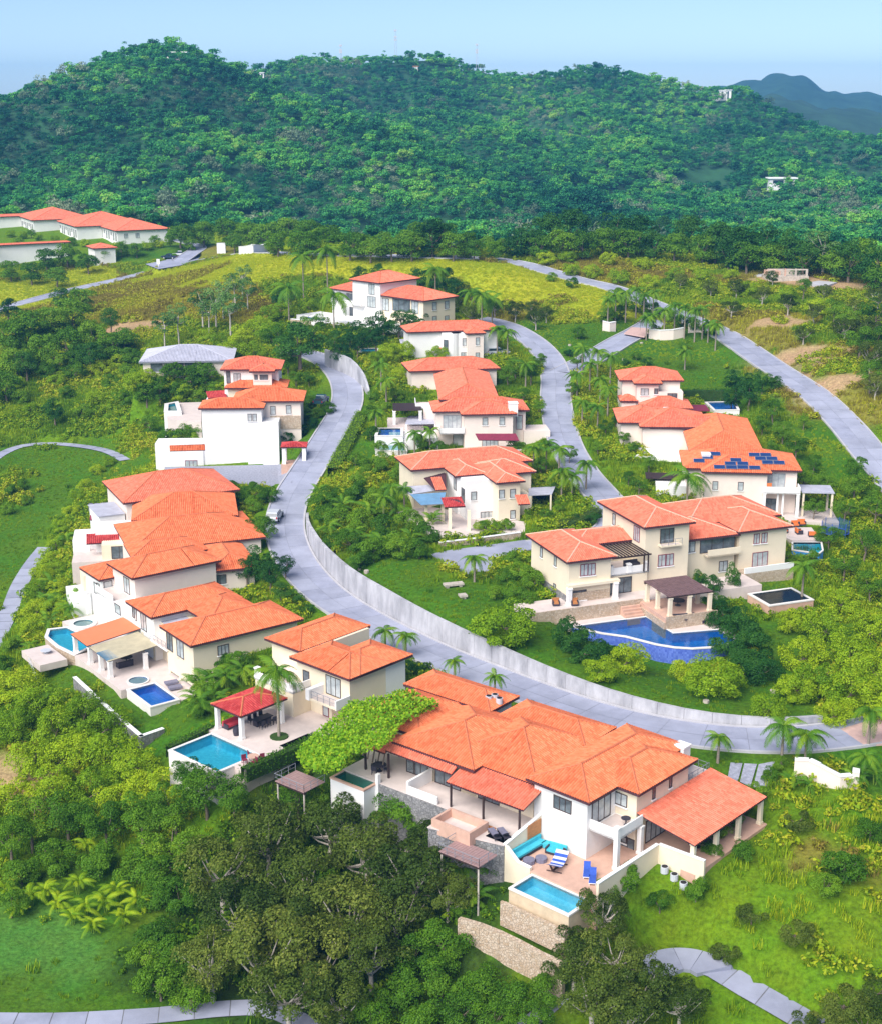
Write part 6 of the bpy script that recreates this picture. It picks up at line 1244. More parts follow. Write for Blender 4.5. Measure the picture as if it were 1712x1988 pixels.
# scattered masses (geometry nodes): nobody could count them
def scatter(name, pts, rz, sc, tint, idx, sources, label, cat):
    me = bpy.data.meshes.new(name); n = len(pts); me.vertices.add(n); me.vertices.foreach_set('co', pts.astype(np.float32).ravel()); me.update()
    for k, a, ty in (('rz', rz, 'FLOAT'), ('sc', sc, 'FLOAT'), ('tint', tint, 'FLOAT'), ('idx', idx, 'INT')):
        at = me.attributes.new(k, ty, 'POINT'); at.data.foreach_set('value', np.asarray(a, np.int32 if ty == 'INT' else np.float32))
    col = bpy.data.collections.new(name + '_sources')
    for i, s in enumerate(sources): o = bpy.data.objects.new('%02d_source' % i, s); col.objects.link(o)
    o = link(name, me); tag(o, label, cat, None, 'stuff')
    ng = bpy.data.node_groups.new(name + '_scatter', 'GeometryNodeTree'); ng.interface.new_socket('Geometry', in_out='INPUT', socket_type='NodeSocketGeometry'); ng.interface.new_socket('Geometry', in_out='OUTPUT', socket_type='NodeSocketGeometry')
    gi = ng.nodes.new('NodeGroupInput'); go = ng.nodes.new('NodeGroupOutput'); ip = ng.nodes.new('GeometryNodeInstanceOnPoints'); ci = ng.nodes.new('GeometryNodeCollectionInfo')
    ci.inputs['Collection'].default_value = col; ci.inputs['Separate Children'].default_value = True; ci.inputs['Reset Children'].default_value = True; ip.inputs['Pick Instance'].default_value = True
    def na(k, ty): q = ng.nodes.new('GeometryNodeInputNamedAttribute'); q.data_type = ty; q.inputs['Name'].default_value = k; return q.outputs[0]
    cx = ng.nodes.new('ShaderNodeCombineXYZ'); ng.links.new(na('rz', 'FLOAT'), cx.inputs[2]); er = ng.nodes.new('FunctionNodeEulerToRotation'); ng.links.new(cx.outputs[0], er.inputs[0])
    cs = ng.nodes.new('ShaderNodeCombineXYZ'); sn = na('sc', 'FLOAT')
    for i in range(3): ng.links.new(sn, cs.inputs[i])
    ng.links.new(gi.outputs[0], ip.inputs['Points']); ng.links.new(ci.outputs[0], ip.inputs['Instance']); ng.links.new(na('idx', 'INT'), ip.inputs['Instance Index']); ng.links.new(er.outputs[0], ip.inputs['Rotation']); ng.links.new(cs.outputs[0], ip.inputs['Scale'])
    ng.links.new(ip.outputs[0], go.inputs[0]); md = o.modifiers.new('scatter', 'NODES'); md.node_group = ng
    return o
def tuftmesh(seed, n, h, spread, mat, w=.06):
    rng = np.random.default_rng(seed); a = rng.uniform(0, 6.28, n); r = spread * np.sqrt(rng.uniform(0, 1, n)); x = r * np.cos(a); y = r * np.sin(a); hh = h * rng.uniform(.6, 1.15, n); b = rng.uniform(0, 6.28, n); ln = hh * rng.uniform(.15, .6, n)
    dx, dy = np.cos(b), np.sin(b); B = np.stack([x, y, np.zeros(n) - .05], 1); T = np.stack([x + dx * ln, y + dy * ln, hh], 1); sd = np.stack([-dy, dx, dx * 0], 1) * w
    V = np.stack([B - sd, B + sd, T + sd * .3, T - sd * .3], 1).reshape(-1, 3); me = bpy.data.meshes.new('tuft'); me.from_pydata([tuple(v) for v in V], [], [tuple(range(4 * i, 4 * i + 4)) for i in range(n)])
    at = me.attributes.new('lv', 'FLOAT', 'POINT'); at.data.foreach_set('value', np.repeat(np.clip(rng.normal(.3, .12, n), 0, 1), 4).astype(np.float32)); me.materials.append(mat); return me
# ------------------------------------------------------------------ forest on the hills, ground cover
def inview(x, y, z, mu=160, mv=60):
    dz = y * CT - (z - ZC) * ST; u = CX + FPX * x / dz; v = CY - FPX * (y * ST + (z - ZC) * CT) / dz
    return (u > -mu) & (u < 1712 + mu) & (v < 1988 + mv) & (v > -60), u, v
rng = np.random.default_rng(11)
# forest: jittered grid, wider with distance
fp = []
for y0, y1, st in ((430, 640, 4.0), (640, 900, 4.4), (900, 1330, 5.2)):
    ys = np.arange(y0, y1, st); 
    for y in ys:
        xm = y * .42; xs = np.arange(-xm, xm, st); fp.append(np.stack([xs + rng.uniform(-.45, .45, len(xs)) * st, y + rng.uniform(-.45, .45, len(xs)) * st], 1))
fp = np.concatenate(fp); X, Y = fp[:, 0], fp[:, 1]; Z = np.where(Y < 636, groundv(X, np.clip(Y, GY0, GY1 - 1)), hills(X, Y))
ok, u, v = inview(X, Y, Z + 5); D = np.hypot(X, Y)
start = 428 + 150 * sstep(15, 70, -X) + (vnoise(X, Y, 30, 9) - .5) * 30
ok &= (D > start) & ~blocked(X, Y)
clear = ((u > 1325) & (u < 1412) & (v > 318) & (v < 362) & ((u - 1325) * .45 + 318 > v - 24)) | ((u > 1490) & (u < 1548) & (v > 348) & (v < 360))
ok &= ~clear
# drop trees that stand hidden behind the ridge
X, Y, Z, D, u, v = X[ok], Y[ok], Z[ok], D[ok], u[ok], v[ok]; n = len(X)
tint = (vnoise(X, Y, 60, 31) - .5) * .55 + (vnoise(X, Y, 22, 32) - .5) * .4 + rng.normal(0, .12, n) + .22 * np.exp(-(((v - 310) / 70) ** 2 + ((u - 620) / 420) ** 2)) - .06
sc = np.clip(rng.lognormal(-.5, .3, n), .3, 1.3) * (.8 + .4 * (vnoise(X, Y, 40, 33)))
pal = vnoise(X, Y, 35, 35) + rng.normal(0, .18, n); ix = np.where(pal > .86, rng.integers(5, 7, n), np.where(rng.uniform(0, 1, n) < .12, rng.integers(7, 9, n), rng.integers(0, 5, n)))
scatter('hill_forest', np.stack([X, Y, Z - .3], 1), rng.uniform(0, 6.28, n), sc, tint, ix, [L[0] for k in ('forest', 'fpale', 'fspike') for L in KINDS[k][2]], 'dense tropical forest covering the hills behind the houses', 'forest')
print('forest', n)
# scrub and grass on the open ground
cand = rng.uniform(0, 1, (150000, 2)); y = 86 + (470 - 86) * np.sqrt(cand[:, 0] * .8 + .2 * cand[:, 0] ** 2); x = (cand[:, 1] - .5) * 2 * (y * .36 + 8); z = groundv(x, y)
ok, u, v = inview(x, y, z, 120); ok &= ~blocked(x, y); x, y, z, u, v = x[ok], y[ok], z[ok], u[ok], v[ok]
gc = gcolor(x, y) + rng.normal(0, .012, (len(x), 3)); dist = [np.abs(gc - np.array(GC[k])).sum(1) for k in 'lwyodkg']; ty = np.argmin(np.array(dist), 0)
nz = vnoise(x, y, 6, 41); r_ = rng.uniform(0, 1, len(x))
# scrub in the wild parts
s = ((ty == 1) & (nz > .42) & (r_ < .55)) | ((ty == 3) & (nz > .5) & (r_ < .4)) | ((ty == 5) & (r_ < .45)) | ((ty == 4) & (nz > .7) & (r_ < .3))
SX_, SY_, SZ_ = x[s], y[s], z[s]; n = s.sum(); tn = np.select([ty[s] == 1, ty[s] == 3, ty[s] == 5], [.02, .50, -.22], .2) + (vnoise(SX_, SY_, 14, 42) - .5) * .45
scr = []
for i in range(4): c, _ = crown('scrub', M['lf_scrub'], 7, .75, .75, .45, .4, .42, 90, .30, 1200 + i); scr.append(c)
scatter('scrub', np.stack([SX_, SY_, SZ_], 1), rng.uniform(0, 6.28, n), rng.uniform(.6, 1.5, n), tn, rng.integers(0, 4, n), scr, 'low wild scrub covering the open slopes', 'scrub'); print('scrub', n)
t = ((ty == 2) & (r_ < .95)) | ((ty == 3) & (r_ > .4)) | ((ty == 1) & ~s & (r_ < .9)) | ((ty == 5) & (r_ > .6))
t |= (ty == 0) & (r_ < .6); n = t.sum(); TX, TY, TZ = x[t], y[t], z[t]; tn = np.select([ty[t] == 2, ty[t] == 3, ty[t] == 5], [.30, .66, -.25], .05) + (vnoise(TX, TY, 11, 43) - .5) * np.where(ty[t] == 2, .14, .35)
scatter('wild_grass', np.stack([TX, TY, TZ], 1), rng.uniform(0, 6.28, n), rng.uniform(.6, 1.4, n) * np.select([ty[t] == 0, ty[t] == 2], [.38, .55], 1.0), tn, rng.integers(0, 3, n), [tuftmesh(i, 34, .55, .6, M['lf_grass'], .05) for i in range(3)], 'long wild grass over the meadow and slopes', 'grass'); print('grass', n)
# ------------------------------------------------------------------ trees and shrubs, place by place (photo pixel of the crown's middle, height)
plants('olive', 'grey-green spreading tree in the gully below the front villas', 'big trees in the front gully',
       [(520, 1625, 8), (430, 1690, 8), (640, 1610, 7.5), (590, 1710, 8.5), (710, 1660, 8.5), (800, 1700, 8.5), (680, 1780, 8.5), (470, 1770, 8), (560, 1790, 8), (770, 1780, 7), (845, 1640, 6), (870, 1740, 5)])
plants('olive', 'pale-limbed tree at the bottom edge of the picture', 'trees along the bottom edge', [(410, 1870, 7), (510, 1850, 9), (620, 1865, 8), (720, 1850, 7.5), (560, 1935, 7), (660, 1945, 6)])
plants('olive', 'olive-green tree in front of the bottom right pool', 'trees by the front pool', [(1168, 1775, 5.6, .8), (1115, 1865, 5.6), (1195, 1850, 6), (1150, 1930, 6.5), (1245, 1915, 6), (1320, 1950, 5), (1220, 1970, 6)])
plants('obush', 'low olive bush at the bottom right corner', 'bushes at the bottom right', [(1640, 1950, 3.5), (1700, 1925, 3.2), (1600, 1975, 3), (1560, 1985, 2.6), (1680, 1985, 3)], .5)
plants('yel', 'bright yellow-green bush on the slope left of the blue pools', 'bushes on the left slope',
       [(30, 1325, 5), (75, 1355, 5), (30, 1405, 5), (105, 1405, 5), (160, 1375, 4.5), (205, 1400, 4.5), (60, 1470, 5), (150, 1450, 5), (215, 1455, 5), (262, 1480, 4.5), (110, 1520, 5), (185, 1525, 5), (20, 1545, 5), (245, 1545, 5), (300, 1530, 4.5)], .55)
plants('tree', 'leafy green tree on the lower left slope', 'trees on the lower left slope', [(60, 1600, 6), (130, 1590, 6), (205, 1600, 6), (275, 1595, 6), (340, 1575, 6), (400, 1545, 5.5), (330, 1640, 6), (455, 1555, 5), (20, 1640, 5.5), (370, 1510, 4.5)], .55)
plants('bush', 'green bush among the palms above the putting green', 'bushes above the putting green', [(40, 1690, 3.5), (110, 1665, 4), (190, 1670, 4), (265, 1680, 4), (320, 1700, 4), (350, 1740, 4), (300, 1740, 3), (20, 1755, 3)], .5)
plants('areca', 'small bright palm above the putting green', 'bright palms by the putting green', [(170, 1640, 2.6), (60, 1735, 2.6), (112, 1748, 2.4), (150, 1712, 2.6), (165, 1755, 2.3), (205, 1748, 2.5), (240, 1770, 2.2), (268, 1742, 2.5), (140, 1775, 2), (12, 1720, 2.4), (250, 1572, 2.8), (180, 1790, 2), (90, 1725, 2.3), (225, 1720, 2.4), (35, 1760, 2.2)])
plants('bush', 'dim green bush in the gully shade at the bottom', 'bushes in the gully shade', [(300, 1820, 4), (345, 1860, 4), (310, 1910, 4), (370, 1935, 3.5), (285, 1860, 3), (860, 1830, 4), (800, 1850, 4), (860, 1900, 4), (930, 1905, 3.5), (990, 1935, 3.5), (780, 1920, 4), (900, 1960, 3.5), (820, 1975, 3.5), (960, 1975, 3), (720, 1970, 3.5), (1060, 1925, 3), (1040, 1975, 2.6)], .5)
plants('gareca', 'green palm clump under the lower timber deck', 'palms below the timber deck', [(895, 1690, 3.6), (925, 1735, 2.6), (850, 1690, 2.8)])
plants('bush', 'green shrub on the bank by the front pool', 'shrubs on the pool bank', [(900, 1765, 2), (945, 1690, 2.2), (760, 1575, 3), (690, 1570, 2.6), (790, 1590, 3), (1215, 1710, 2.8), (1180, 1730, 2.4)], .5)
# right-hand garden
plants('yel', 'round yellow-green bush under the curved blue pool', 'round bushes by the curved pool', [(1215, 1275, 3.8), (1165, 1300, 3.2), (1385, 1310, 4.6, 1.2), (1490, 1370, 3.6), (1330, 1300, 3), (980, 1205, 5.6, 1.25)], .5)
plants('dbush', 'dark clipped bush hugging the curved blue pool', 'dark bushes by the curved pool', [(1108, 1232, 4.0), (1135, 1258, 4.0), (1172, 1270, 3.2), (1385, 1175, 3.4), (1412, 1195, 4.2), (1438, 1228, 4.6), (1458, 1262, 4.6), (1475, 1292, 4.0), (1420, 1250, 4), (1445, 1290, 3.6)], .5)
plants('yel', 'yellow-green bush in the big thicket right of the tower villa', 'thicket at the right edge', [(1560, 1265, 4.5), (1600, 1215, 4.5), (1650, 1265, 5), (1590, 1325, 4.8), (1650, 1335, 5), (1700, 1295, 5), (1545, 1330, 4), (1630, 1165, 4), (1690, 1215, 5), (1535, 1205, 3.2), (1700, 1360, 4.5), (1620, 1380, 3)], .5)
plants('tree', 'green tree between the right-hand villas and the thicket', 'trees right of the villas', [(1570, 1090, 4), (1640, 1095, 4.5), (1690, 1135, 5), (1530, 1085, 3), (1610, 1045, 4), (1680, 1060, 5), (1700, 990, 5), (1640, 990, 4), (1580, 990, 3.5), (1560, 930, 4), (1600, 940, 4.5), (1660, 945, 5)], .55)
plants('obush', 'dull olive bush on the rough lawn at the lower right', 'bushes on the rough right lawn', [(1545, 1805, 3), (1460, 1780, 2.4), (1550, 1590, 2.4), (1410, 1850, 2.2)], .5)
plants('bush', 'fresh green bush on the rough lawn at the lower right', 'green bushes on the rough right lawn', [(1640, 1680, 3.6), (1440, 1650, 2.2), (1600, 1720, 2.4), (1690, 1610, 2.6), (1350, 1740, 2.4), (1280, 1760, 2.2)], .5)
plants('bush', 'leafy shrub along the foot of the coral verandah', 'shrubs along the verandah', [(1395, 1620, 1.9), (1420, 1590, 1.9), (1445, 1565, 1.8), (1470, 1535, 1.8), (1495, 1505, 1.7), (1515, 1480, 1.6), (1380, 1650, 1.7)], .5)
plants('palm', 'coconut palm by the entrance drive at the right', 'palms by the entrance drive', [(1520, 1430, 3.4), (1565, 1445, 3.2), (1690, 1395, 3.2), (1395, 1445, 2.2, .7), (1680, 1480, 2.2, .7)])
plants('gareca', 'feathery shrub around the white entrance wall', 'shrubs by the entrance wall', [(1540, 1510, 2), (1570, 1520, 1.8), (1660, 1500, 2.4), (1700, 1500, 2.2), (1640, 1480, 1.8)])
plants('palm', 'leaning coconut palm by the dark rectangular pool', 'palm by the dark pool', [(1560, 1110, 4.6)])
plants('dark', 'tall dark shrub before the tower villa terrace', 'shrubs before the tower villa', [(1425, 1120, 4.6, .55), (1385, 1140, 3.6, .8), (1360, 1125, 3, .8), (1500, 1060, 3)], .55)
# lawn behind the long retaining wall
plants('palm', 'single short palm beside the parking lot', 'palm by the parking lot', [(921, 1098, 2.4, .85)])
plants('bush', 'light green bush between the parking lot and the tower villa', 'bushes by the parking lot', [(990, 1085, 2.8), (1010, 1110, 3), (960, 1150, 2.2), (1000, 1150, 3), (1035, 1125, 2.8), (980, 1120, 2.4), (1020, 1160, 2.6)], .5)
plants('bush', 'lush green shrub in the dense planting above the road bend', 'dense planting above the road bend', [(640, 965, 4), (690, 950, 4), (735, 965, 4), (655, 1000, 4), (700, 1010, 4.2), (745, 1020, 4.2), (790, 1010, 4), (830, 1030, 3.6), (680, 1045, 4), (725, 1060, 4), (775, 1055, 4), (815, 1060, 3.4), (630, 995, 3.4), (650, 1050, 3), (700, 1085, 3), (610, 975, 2.6)], .55)
plants('gareca', 'feathery palm in the dense planting above the road bend', 'palms above the road bend', [(665, 975, 3.6), (720, 985, 3.8), (770, 985, 3.4), (640, 1020, 3.4), (690, 1030, 3.6), (740, 1045, 3.8), (800, 1040, 3.4), (620, 950, 3), (840, 1000, 3)])
plants('palm', 'slender palm in the garden left of the stepped-roof villa', 'palms left of the stepped-roof villa', [(760, 955, 3.6, .8), (785, 960, 3.4, .8), (745, 975, 3.2, .8)])
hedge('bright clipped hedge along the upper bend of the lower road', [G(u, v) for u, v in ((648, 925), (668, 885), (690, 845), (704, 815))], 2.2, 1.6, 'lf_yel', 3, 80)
plants('bush', 'garden bush left of the middle row pools', 'bushes by the middle row pools', [(715, 905, 3.4), (745, 900, 3.6), (770, 915, 3.4), (700, 930, 3), (690, 890, 2.6), (820, 855, 3.2), (850, 870, 2.8), (735, 870, 3), (720, 840, 3), (720, 800, 3), (745, 790, 3), (770, 765, 3), (790, 790, 2.8), (725, 770, 2.6)], .5)
plants('palm', 'palm in the gardens left of the middle row', 'palms left of the middle row', [(740, 715, 5), (750, 745, 4.2), (730, 810, 3.4, .8), (805, 850, 3, .8), (835, 845, 3, .8), (775, 870, 2.6, .8)])
plants('yel', 'trimmed yellow-green tree by the layered-roof villa', 'trimmed trees by the layered-roof villa', [(755, 685, 4.5), (780, 680, 4.5), (850, 685, 3.5), (735, 695, 3.5), (780, 725, 3.4)], .5)
plants('dark', 'dark green tree in the dense row below the top villa', 'dense row below the top villa', [(650, 665, 5.5), (680, 650, 6), (715, 640, 6.5), (745, 635, 6.5), (775, 630, 6.5), (805, 625, 6), (820, 612, 5), (665, 690, 5.5), (695, 670, 5.5), (730, 660, 5.5)], .55)
plants('dark', 'great dark tree over the top bend of the lower road', 'great tree at the top bend', [(582, 672, 10.5, 1.15)], .55)
plants('tree', 'broad green tree beside the great dark tree', 'trees beside the great dark tree', [(545, 660, 8), (610, 640, 7), (560, 705, 5.5), (600, 735, 3.4), (575, 735, 3.6)], .55)
plants('yel', 'yellow-green bush on the slope below the slender trees', 'bushes below the slender trees', [(470, 650, 5.5), (505, 630, 5.5), (530, 645, 5.5), (450, 680, 5), (490, 680, 5), (520, 610, 5), (545, 600, 5), (430, 660, 4), (400, 650, 4), (575, 605, 4.5), (600, 590, 4)], .5)
plants('slim', 'slender pale-trunked tree on the dry slope', 'slender trees on the dry slope', [(318, 625, 9), (345, 610, 10), (392, 580, 10), (418, 575, 11), (432, 560, 11), (446, 590, 11), (470, 530, 9), (455, 545, 9), (405, 600, 9), (480, 560, 8)], .72)
plants('full', 'tall leafy tree in the grove on the upper left slope', 'grove on the upper left slope', [(15, 640, 9), (55, 625, 10), (100, 615, 10), (140, 600, 10), (180, 640, 9), (30, 690, 9), (80, 670, 9), (130, 660, 9), (215, 665, 8), (160, 575, 9), (240, 650, 7), (10, 740, 8)], .6)
plants('dark', 'dark domed tree in the grove on the upper left slope', 'dark trees in the upper left grove', [(175, 690, 7.5), (50, 705, 7), (215, 620, 6.5), (105, 795, 6), (15, 600, 7), (120, 580, 8)], .6)
plants('bush', 'wild green bush on the open left slope', 'wild bushes on the left slope', [(40, 770, 3.6), (130, 760, 3.6), (215, 740, 4), (250, 720, 4), (160, 800, 3.6), (240, 775, 4), (270, 690, 4), (90, 720, 4)], .5)
plants('yel', 'wild yellow-green bush on the open left slope', 'yellow-green bushes on the left slope', [(60, 790, 3), (110, 735, 3.4), (185, 770, 3.4), (230, 700, 3.6), (260, 750, 3.6), (30, 740, 3.4), (195, 715, 3.6), (290, 690, 3.6)], .5)
plants('full', 'green tree crowding the terrace of the blank white-walled villa', 'trees by the blank white wall', [(285, 775, 5.5), (310, 750, 6), (335, 720, 5.5), (370, 740, 6), (400, 735, 6), (350, 760, 5), (290, 820, 4.5), (320, 850, 3.6), (345, 835, 3.6), (375, 820, 3.6), (420, 755, 4.5), (385, 770, 4)], .55)
plants('gareca', 'small palm on the terrace of the blank white-walled villa', 'palms by the blank white wall', [(352, 790, 3), (385, 785, 3), (360, 815, 3), (398, 835, 2.6)])
plants('dbush', 'dark hedge shrub above the red gate pavilion', 'shrubs above the gate pavilion', [(545, 840, 2.6), (565, 828, 2.4), (585, 835, 2.2), (560, 850, 2.2), (610, 820, 2), (575, 815, 2)], .5)
plants('bush', 'green shrub around the dark parked car', 'shrubs by the parked car', [(600, 780, 3), (620, 800, 2.4), (640, 790, 2.4), (590, 800, 2.8), (580, 770, 3)], .5)
plants('bush', 'roadside tree between the three long roofs and the road', 'roadside trees left', [(470, 960, 3.6), (500, 950, 3.6), (525, 960, 3), (495, 975, 3), (505, 1020, 4), (500, 1045, 3), (450, 945, 2.6)], .55)
plants('dark', 'dark roadside tree right of the tall villa', 'dark roadside trees', [(510, 1090, 5.5), (525, 1120, 4.5), (480, 1110, 4.5), (545, 1150, 3.2), (555, 1100, 3.4)], .55)
plants('dbush', 'clipped round shrub by the lower road', 'clipped shrubs by the lower road', [(598, 1180, 1.6), (570, 1160, 2), (815, 1295, 2), (785, 1290, 2.2), (1030, 1375, 1.4)], .5)
plants('palm', 'short palm on the verge behind the front villas', 'palms on the verge behind the front villas', [(748, 1237, 2, .75), (788, 1250, 1.9, .75), (882, 1300, 1.8, .6), (960, 1330, 1.8, .6)])
palm(f3.w(4.3, -6.4, 0), 6.5, 'tall royal palm rising from the red pavilion patio', None, nf=15, spread=1.25)
plants('gareca', 'palm clump between the square blue pool and the red pavilion', 'palms between two pools', [(385, 1320, 3.8), (410, 1310, 4), (440, 1310, 4), (470, 1300, 3.6), (390, 1360, 3.6), (420, 1350, 3), (375, 1345, 3)])
plants('bush', 'leafy bush between the square blue pool and the red pavilion', 'bushes between two pools', [(430, 1290, 3), (465, 1280, 3), (400, 1340, 3), (380, 1375, 2.6)], .5)
plants('yel', 'yellow-green shrub in the long hedge beside the fairway', 'long hedge by the fairway', [(150, 960, 2.8), (140, 990, 2.8), (165, 940, 2.6), (120, 1020, 3), (108, 1050, 3), (92, 1080, 3.2), (82, 1110, 3.2), (75, 1145, 3.4), (70, 1180, 3.4), (190, 910, 2.4), (210, 895, 2.4), (60, 1215, 3), (105, 1100, 2.6), (110, 1140, 2.8), (105, 1175, 3)], .5)
plants('gareca', 'feathery palm in the hedge beside the fairway', 'palms in the fairway hedge', [(130, 1040, 3), (100, 1130, 3.4), (115, 1160, 3.4), (90, 1165, 3.4), (135, 1180, 3.2), (60, 1250, 2.6), (150, 1160, 3), (95, 1200, 3)])
plants('bush', 'roundish bush on the fairway slope at the left edge', 'bushes on the fairway slope', [(20, 950, 2.6), (45, 940, 2.4), (15, 985, 2.6), (50, 970, 2), (20, 1250, 2.6), (10, 1290, 3)], .5)
# gardens along the upper road
plants('palm', 'palm among the gardens along the upper road', 'palms along the upper road', [(1130, 685, 5), (1160, 690, 5), (1185, 700, 5), (1145, 715, 5), (1120, 735, 4), (1180, 765, 4.4), (1165, 745, 4), (1138, 910, 3.6), (1090, 925, 4), (1060, 870, 4.2), (1085, 880, 4.2), (1035, 880, 4), (965, 645, 5), (985, 650, 5), (1020, 715, 4), (1335, 935, 4.6, 1.5), (1130, 790, 3.4), (1160, 800, 3.4), (1110, 935, 3)])
plants('tree', 'leafy garden tree along the upper road', 'garden trees along the upper road', [(1000, 715, 4.5), (1030, 725, 4.5), (1045, 700, 4), (985, 730, 4), (1015, 770, 3.4), (1045, 790, 3), (1020, 800, 3.2), (1000, 865, 3.4), (975, 885, 2.8), (1050, 905, 3.4), (1105, 880, 3.2), (1120, 700, 4), (1110, 760, 3.4), (1175, 830, 3), (1195, 815, 2.8), (1160, 870, 2.6), (1210, 850, 2.6), (1230, 870, 2.6), (1260, 900, 3), (1240, 945, 3), (1220, 930, 2.4), (1070, 950, 2.8), (1085, 985, 2.4), (1060, 1000, 2.2)], .55)
plants('dbush', 'dark clipped mound at the road junction', 'dark mounds at the junction', [(1105, 685, 1.6, 1.3), (1215, 705, 2), (1255, 700, 2), (1125, 1010, 2, 1.2), (1150, 1005, 1.8, 1.2)], .5)
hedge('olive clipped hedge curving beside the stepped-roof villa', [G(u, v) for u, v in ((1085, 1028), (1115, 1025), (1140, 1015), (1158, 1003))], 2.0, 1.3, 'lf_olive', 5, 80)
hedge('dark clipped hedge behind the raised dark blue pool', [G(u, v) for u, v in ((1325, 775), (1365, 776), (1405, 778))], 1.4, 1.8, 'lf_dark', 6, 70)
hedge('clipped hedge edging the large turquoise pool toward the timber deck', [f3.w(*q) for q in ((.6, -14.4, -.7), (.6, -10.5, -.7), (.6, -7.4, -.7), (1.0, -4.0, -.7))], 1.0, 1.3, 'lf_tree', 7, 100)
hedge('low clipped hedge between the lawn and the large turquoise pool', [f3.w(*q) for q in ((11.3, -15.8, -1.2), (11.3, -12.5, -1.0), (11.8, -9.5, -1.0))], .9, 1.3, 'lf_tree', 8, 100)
plants('dark', 'dark tree on the lawn right of the raised blue pool', 'dark trees on the upper lawn', [(1430, 745, 6), (1455, 765, 5.5), (1480, 740, 5), (1420, 775, 4.5), (1505, 745, 3.4)], .55)
plants('tree', 'tree in the strip between the right-hand villas and the right road', 'trees beside the right road', [(1500, 800, 4.5), (1520, 840, 4.5), (1480, 825, 4), (1545, 870, 4.5), (1560, 820, 2.6), (1580, 900, 3.4), (1660, 910, 4.5), (1500, 870, 3), (1690, 960, 4)], .55)
plants('palm', 'palm by the hilltop gate walls', 'palms by the hilltop gate', [(1180, 590, 5), (1195, 580, 5.5), (1215, 575, 6), (1235, 570, 6), (1250, 580, 5.5), (1268, 575, 5.5), (1255, 625, 4), (1268, 620, 4), (1290, 610, 5.5), (1310, 600, 6), (1330, 605, 6), (1350, 610, 6), (1365, 605, 6), (1390, 640, 4.4), (1330, 690, 3), (1375, 635, 3.4)])
plants('bush', 'shrub on the lawn near the hilltop gate', 'shrubs near the hilltop gate', [(1120, 645, 3), (1180, 610, 4), (1195, 605, 4), (1270, 640, 3), (1330, 670, 2.4), (1235, 690, 2), (1380, 640, 3)], .5)
plants('olive', 'olive-toned shrub on the rim of the yellow meadow', 'shrubs on the meadow rim', [(930, 585, 5), (960, 595, 5), (1000, 605, 5), (1040, 620, 5), (1030, 600, 4.5), (900, 570, 5), (915, 610, 5), (880, 590, 5), (1060, 610, 4)], .5)
plants('palm', 'tall coconut palm behind the top villa', 'tall palms by the top villa', [(588, 505, 11, 1.7), (635, 492, 12, 1.7), (560, 565, 8, 1.9), (648, 580, 7, 1.9), (845, 530, 10, 1.6), (935, 580, 7, 1.5), (915, 575, 6, 1.5), (955, 590, 5, 1.4)])
plants('dark', 'dark tree sheltering the top villa', 'dark trees by the top villa', [(815, 545, 7), (840, 550, 8), (865, 550, 8), (700, 540, 6), (735, 530, 5), (565, 575, 7), (545, 580, 6), (890, 565, 6)], .55)
# right-hand upper slope
plants('olive', 'dusty bush on the cut bank above the right road', 'bushes above the right road', [(1430, 560, 5), (1480, 575, 5), (1530, 590, 5), (1580, 610, 5), (1640, 640, 5.5), (1690, 690, 6), (1700, 750, 5), (1600, 570, 5), (1660, 600, 5), (1420, 600, 4.5), (1560, 650, 4), (1680, 640, 6), (1705, 580, 6), (1500, 540, 4), (1380, 560, 4.5), (1320, 545, 4.5)], .5)
plants('tree', 'green tree on the bank at the upper right edge', 'trees at the upper right edge', [(1640, 620, 6.5), (1670, 660, 7), (1700, 610, 7), (1700, 660, 7), (1620, 600, 5.5), (1560, 560, 5), (1690, 730, 6)], .55)
plants('yel', 'yellowish bush on the rough ground behind the hilltop gate', 'yellowish bushes behind the gate', [(1060, 500, 4), (1110, 520, 4), (1150, 525, 4), (1200, 535, 4.5), (1260, 545, 4), (1310, 530, 4), (1360, 530, 4), (1250, 510, 4), (1100, 495, 4), (1180, 500, 4), (1420, 530, 4), (1450, 560, 4.5), (1530, 575, 5), (1590, 590, 5)], .5)
# tree belt on the crest
plants('full', 'leafy tree in the belt between meadow and wooded hills', 'tree belt on the crest', [(350, 450, 10), (395, 445, 11), (440, 440, 11), (480, 450, 10), (520, 448, 11), (560, 440, 12), (600, 445, 11), (640, 455, 10), (680, 470, 9), (720, 478, 8), (760, 475, 8), (800, 470, 9), (880, 470, 9), (920, 478, 7), (540, 465, 9), (590, 470, 9), (455, 465, 8), (370, 470, 6)], .55)
plants('dfull', 'dark tree in the belt at the right of the crest', 'dark belt on the crest right', [(1030, 460, 10), (1070, 445, 12), (1110, 440, 13), (1150, 432, 13), (1190, 445, 12), (1240, 450, 12), (1290, 440, 13), (1340, 450, 12), (1390, 465, 12), (1440, 475, 12), (1480, 470, 12), (1530, 480, 12), (1000, 470, 8), (840, 455, 11), (1560, 500, 9), (1650, 500, 11), (1700, 510, 11), (1415, 490, 9), (1270, 470, 9)], .55)
plants('full', 'sunlit tree in the belt at the right of the crest', 'sunlit belt on the crest right', [(1045, 475, 8), (1090, 465, 10), (1170, 460, 10), (1220, 465, 10), (1310, 470, 10), (1365, 475, 10), (1450, 490, 10), (1500, 495, 9), (1590, 490, 10), (1620, 505, 9), (1680, 490, 11), (1130, 470, 9), (1575, 460, 8), (960, 482, 6), (1710, 540, 9)], .55)
plants('slim', 'pale-trunked tall tree standing alone by the ruin', 'lone tree by the ruin', [(1600, 470, 12, 1.4)], .7)
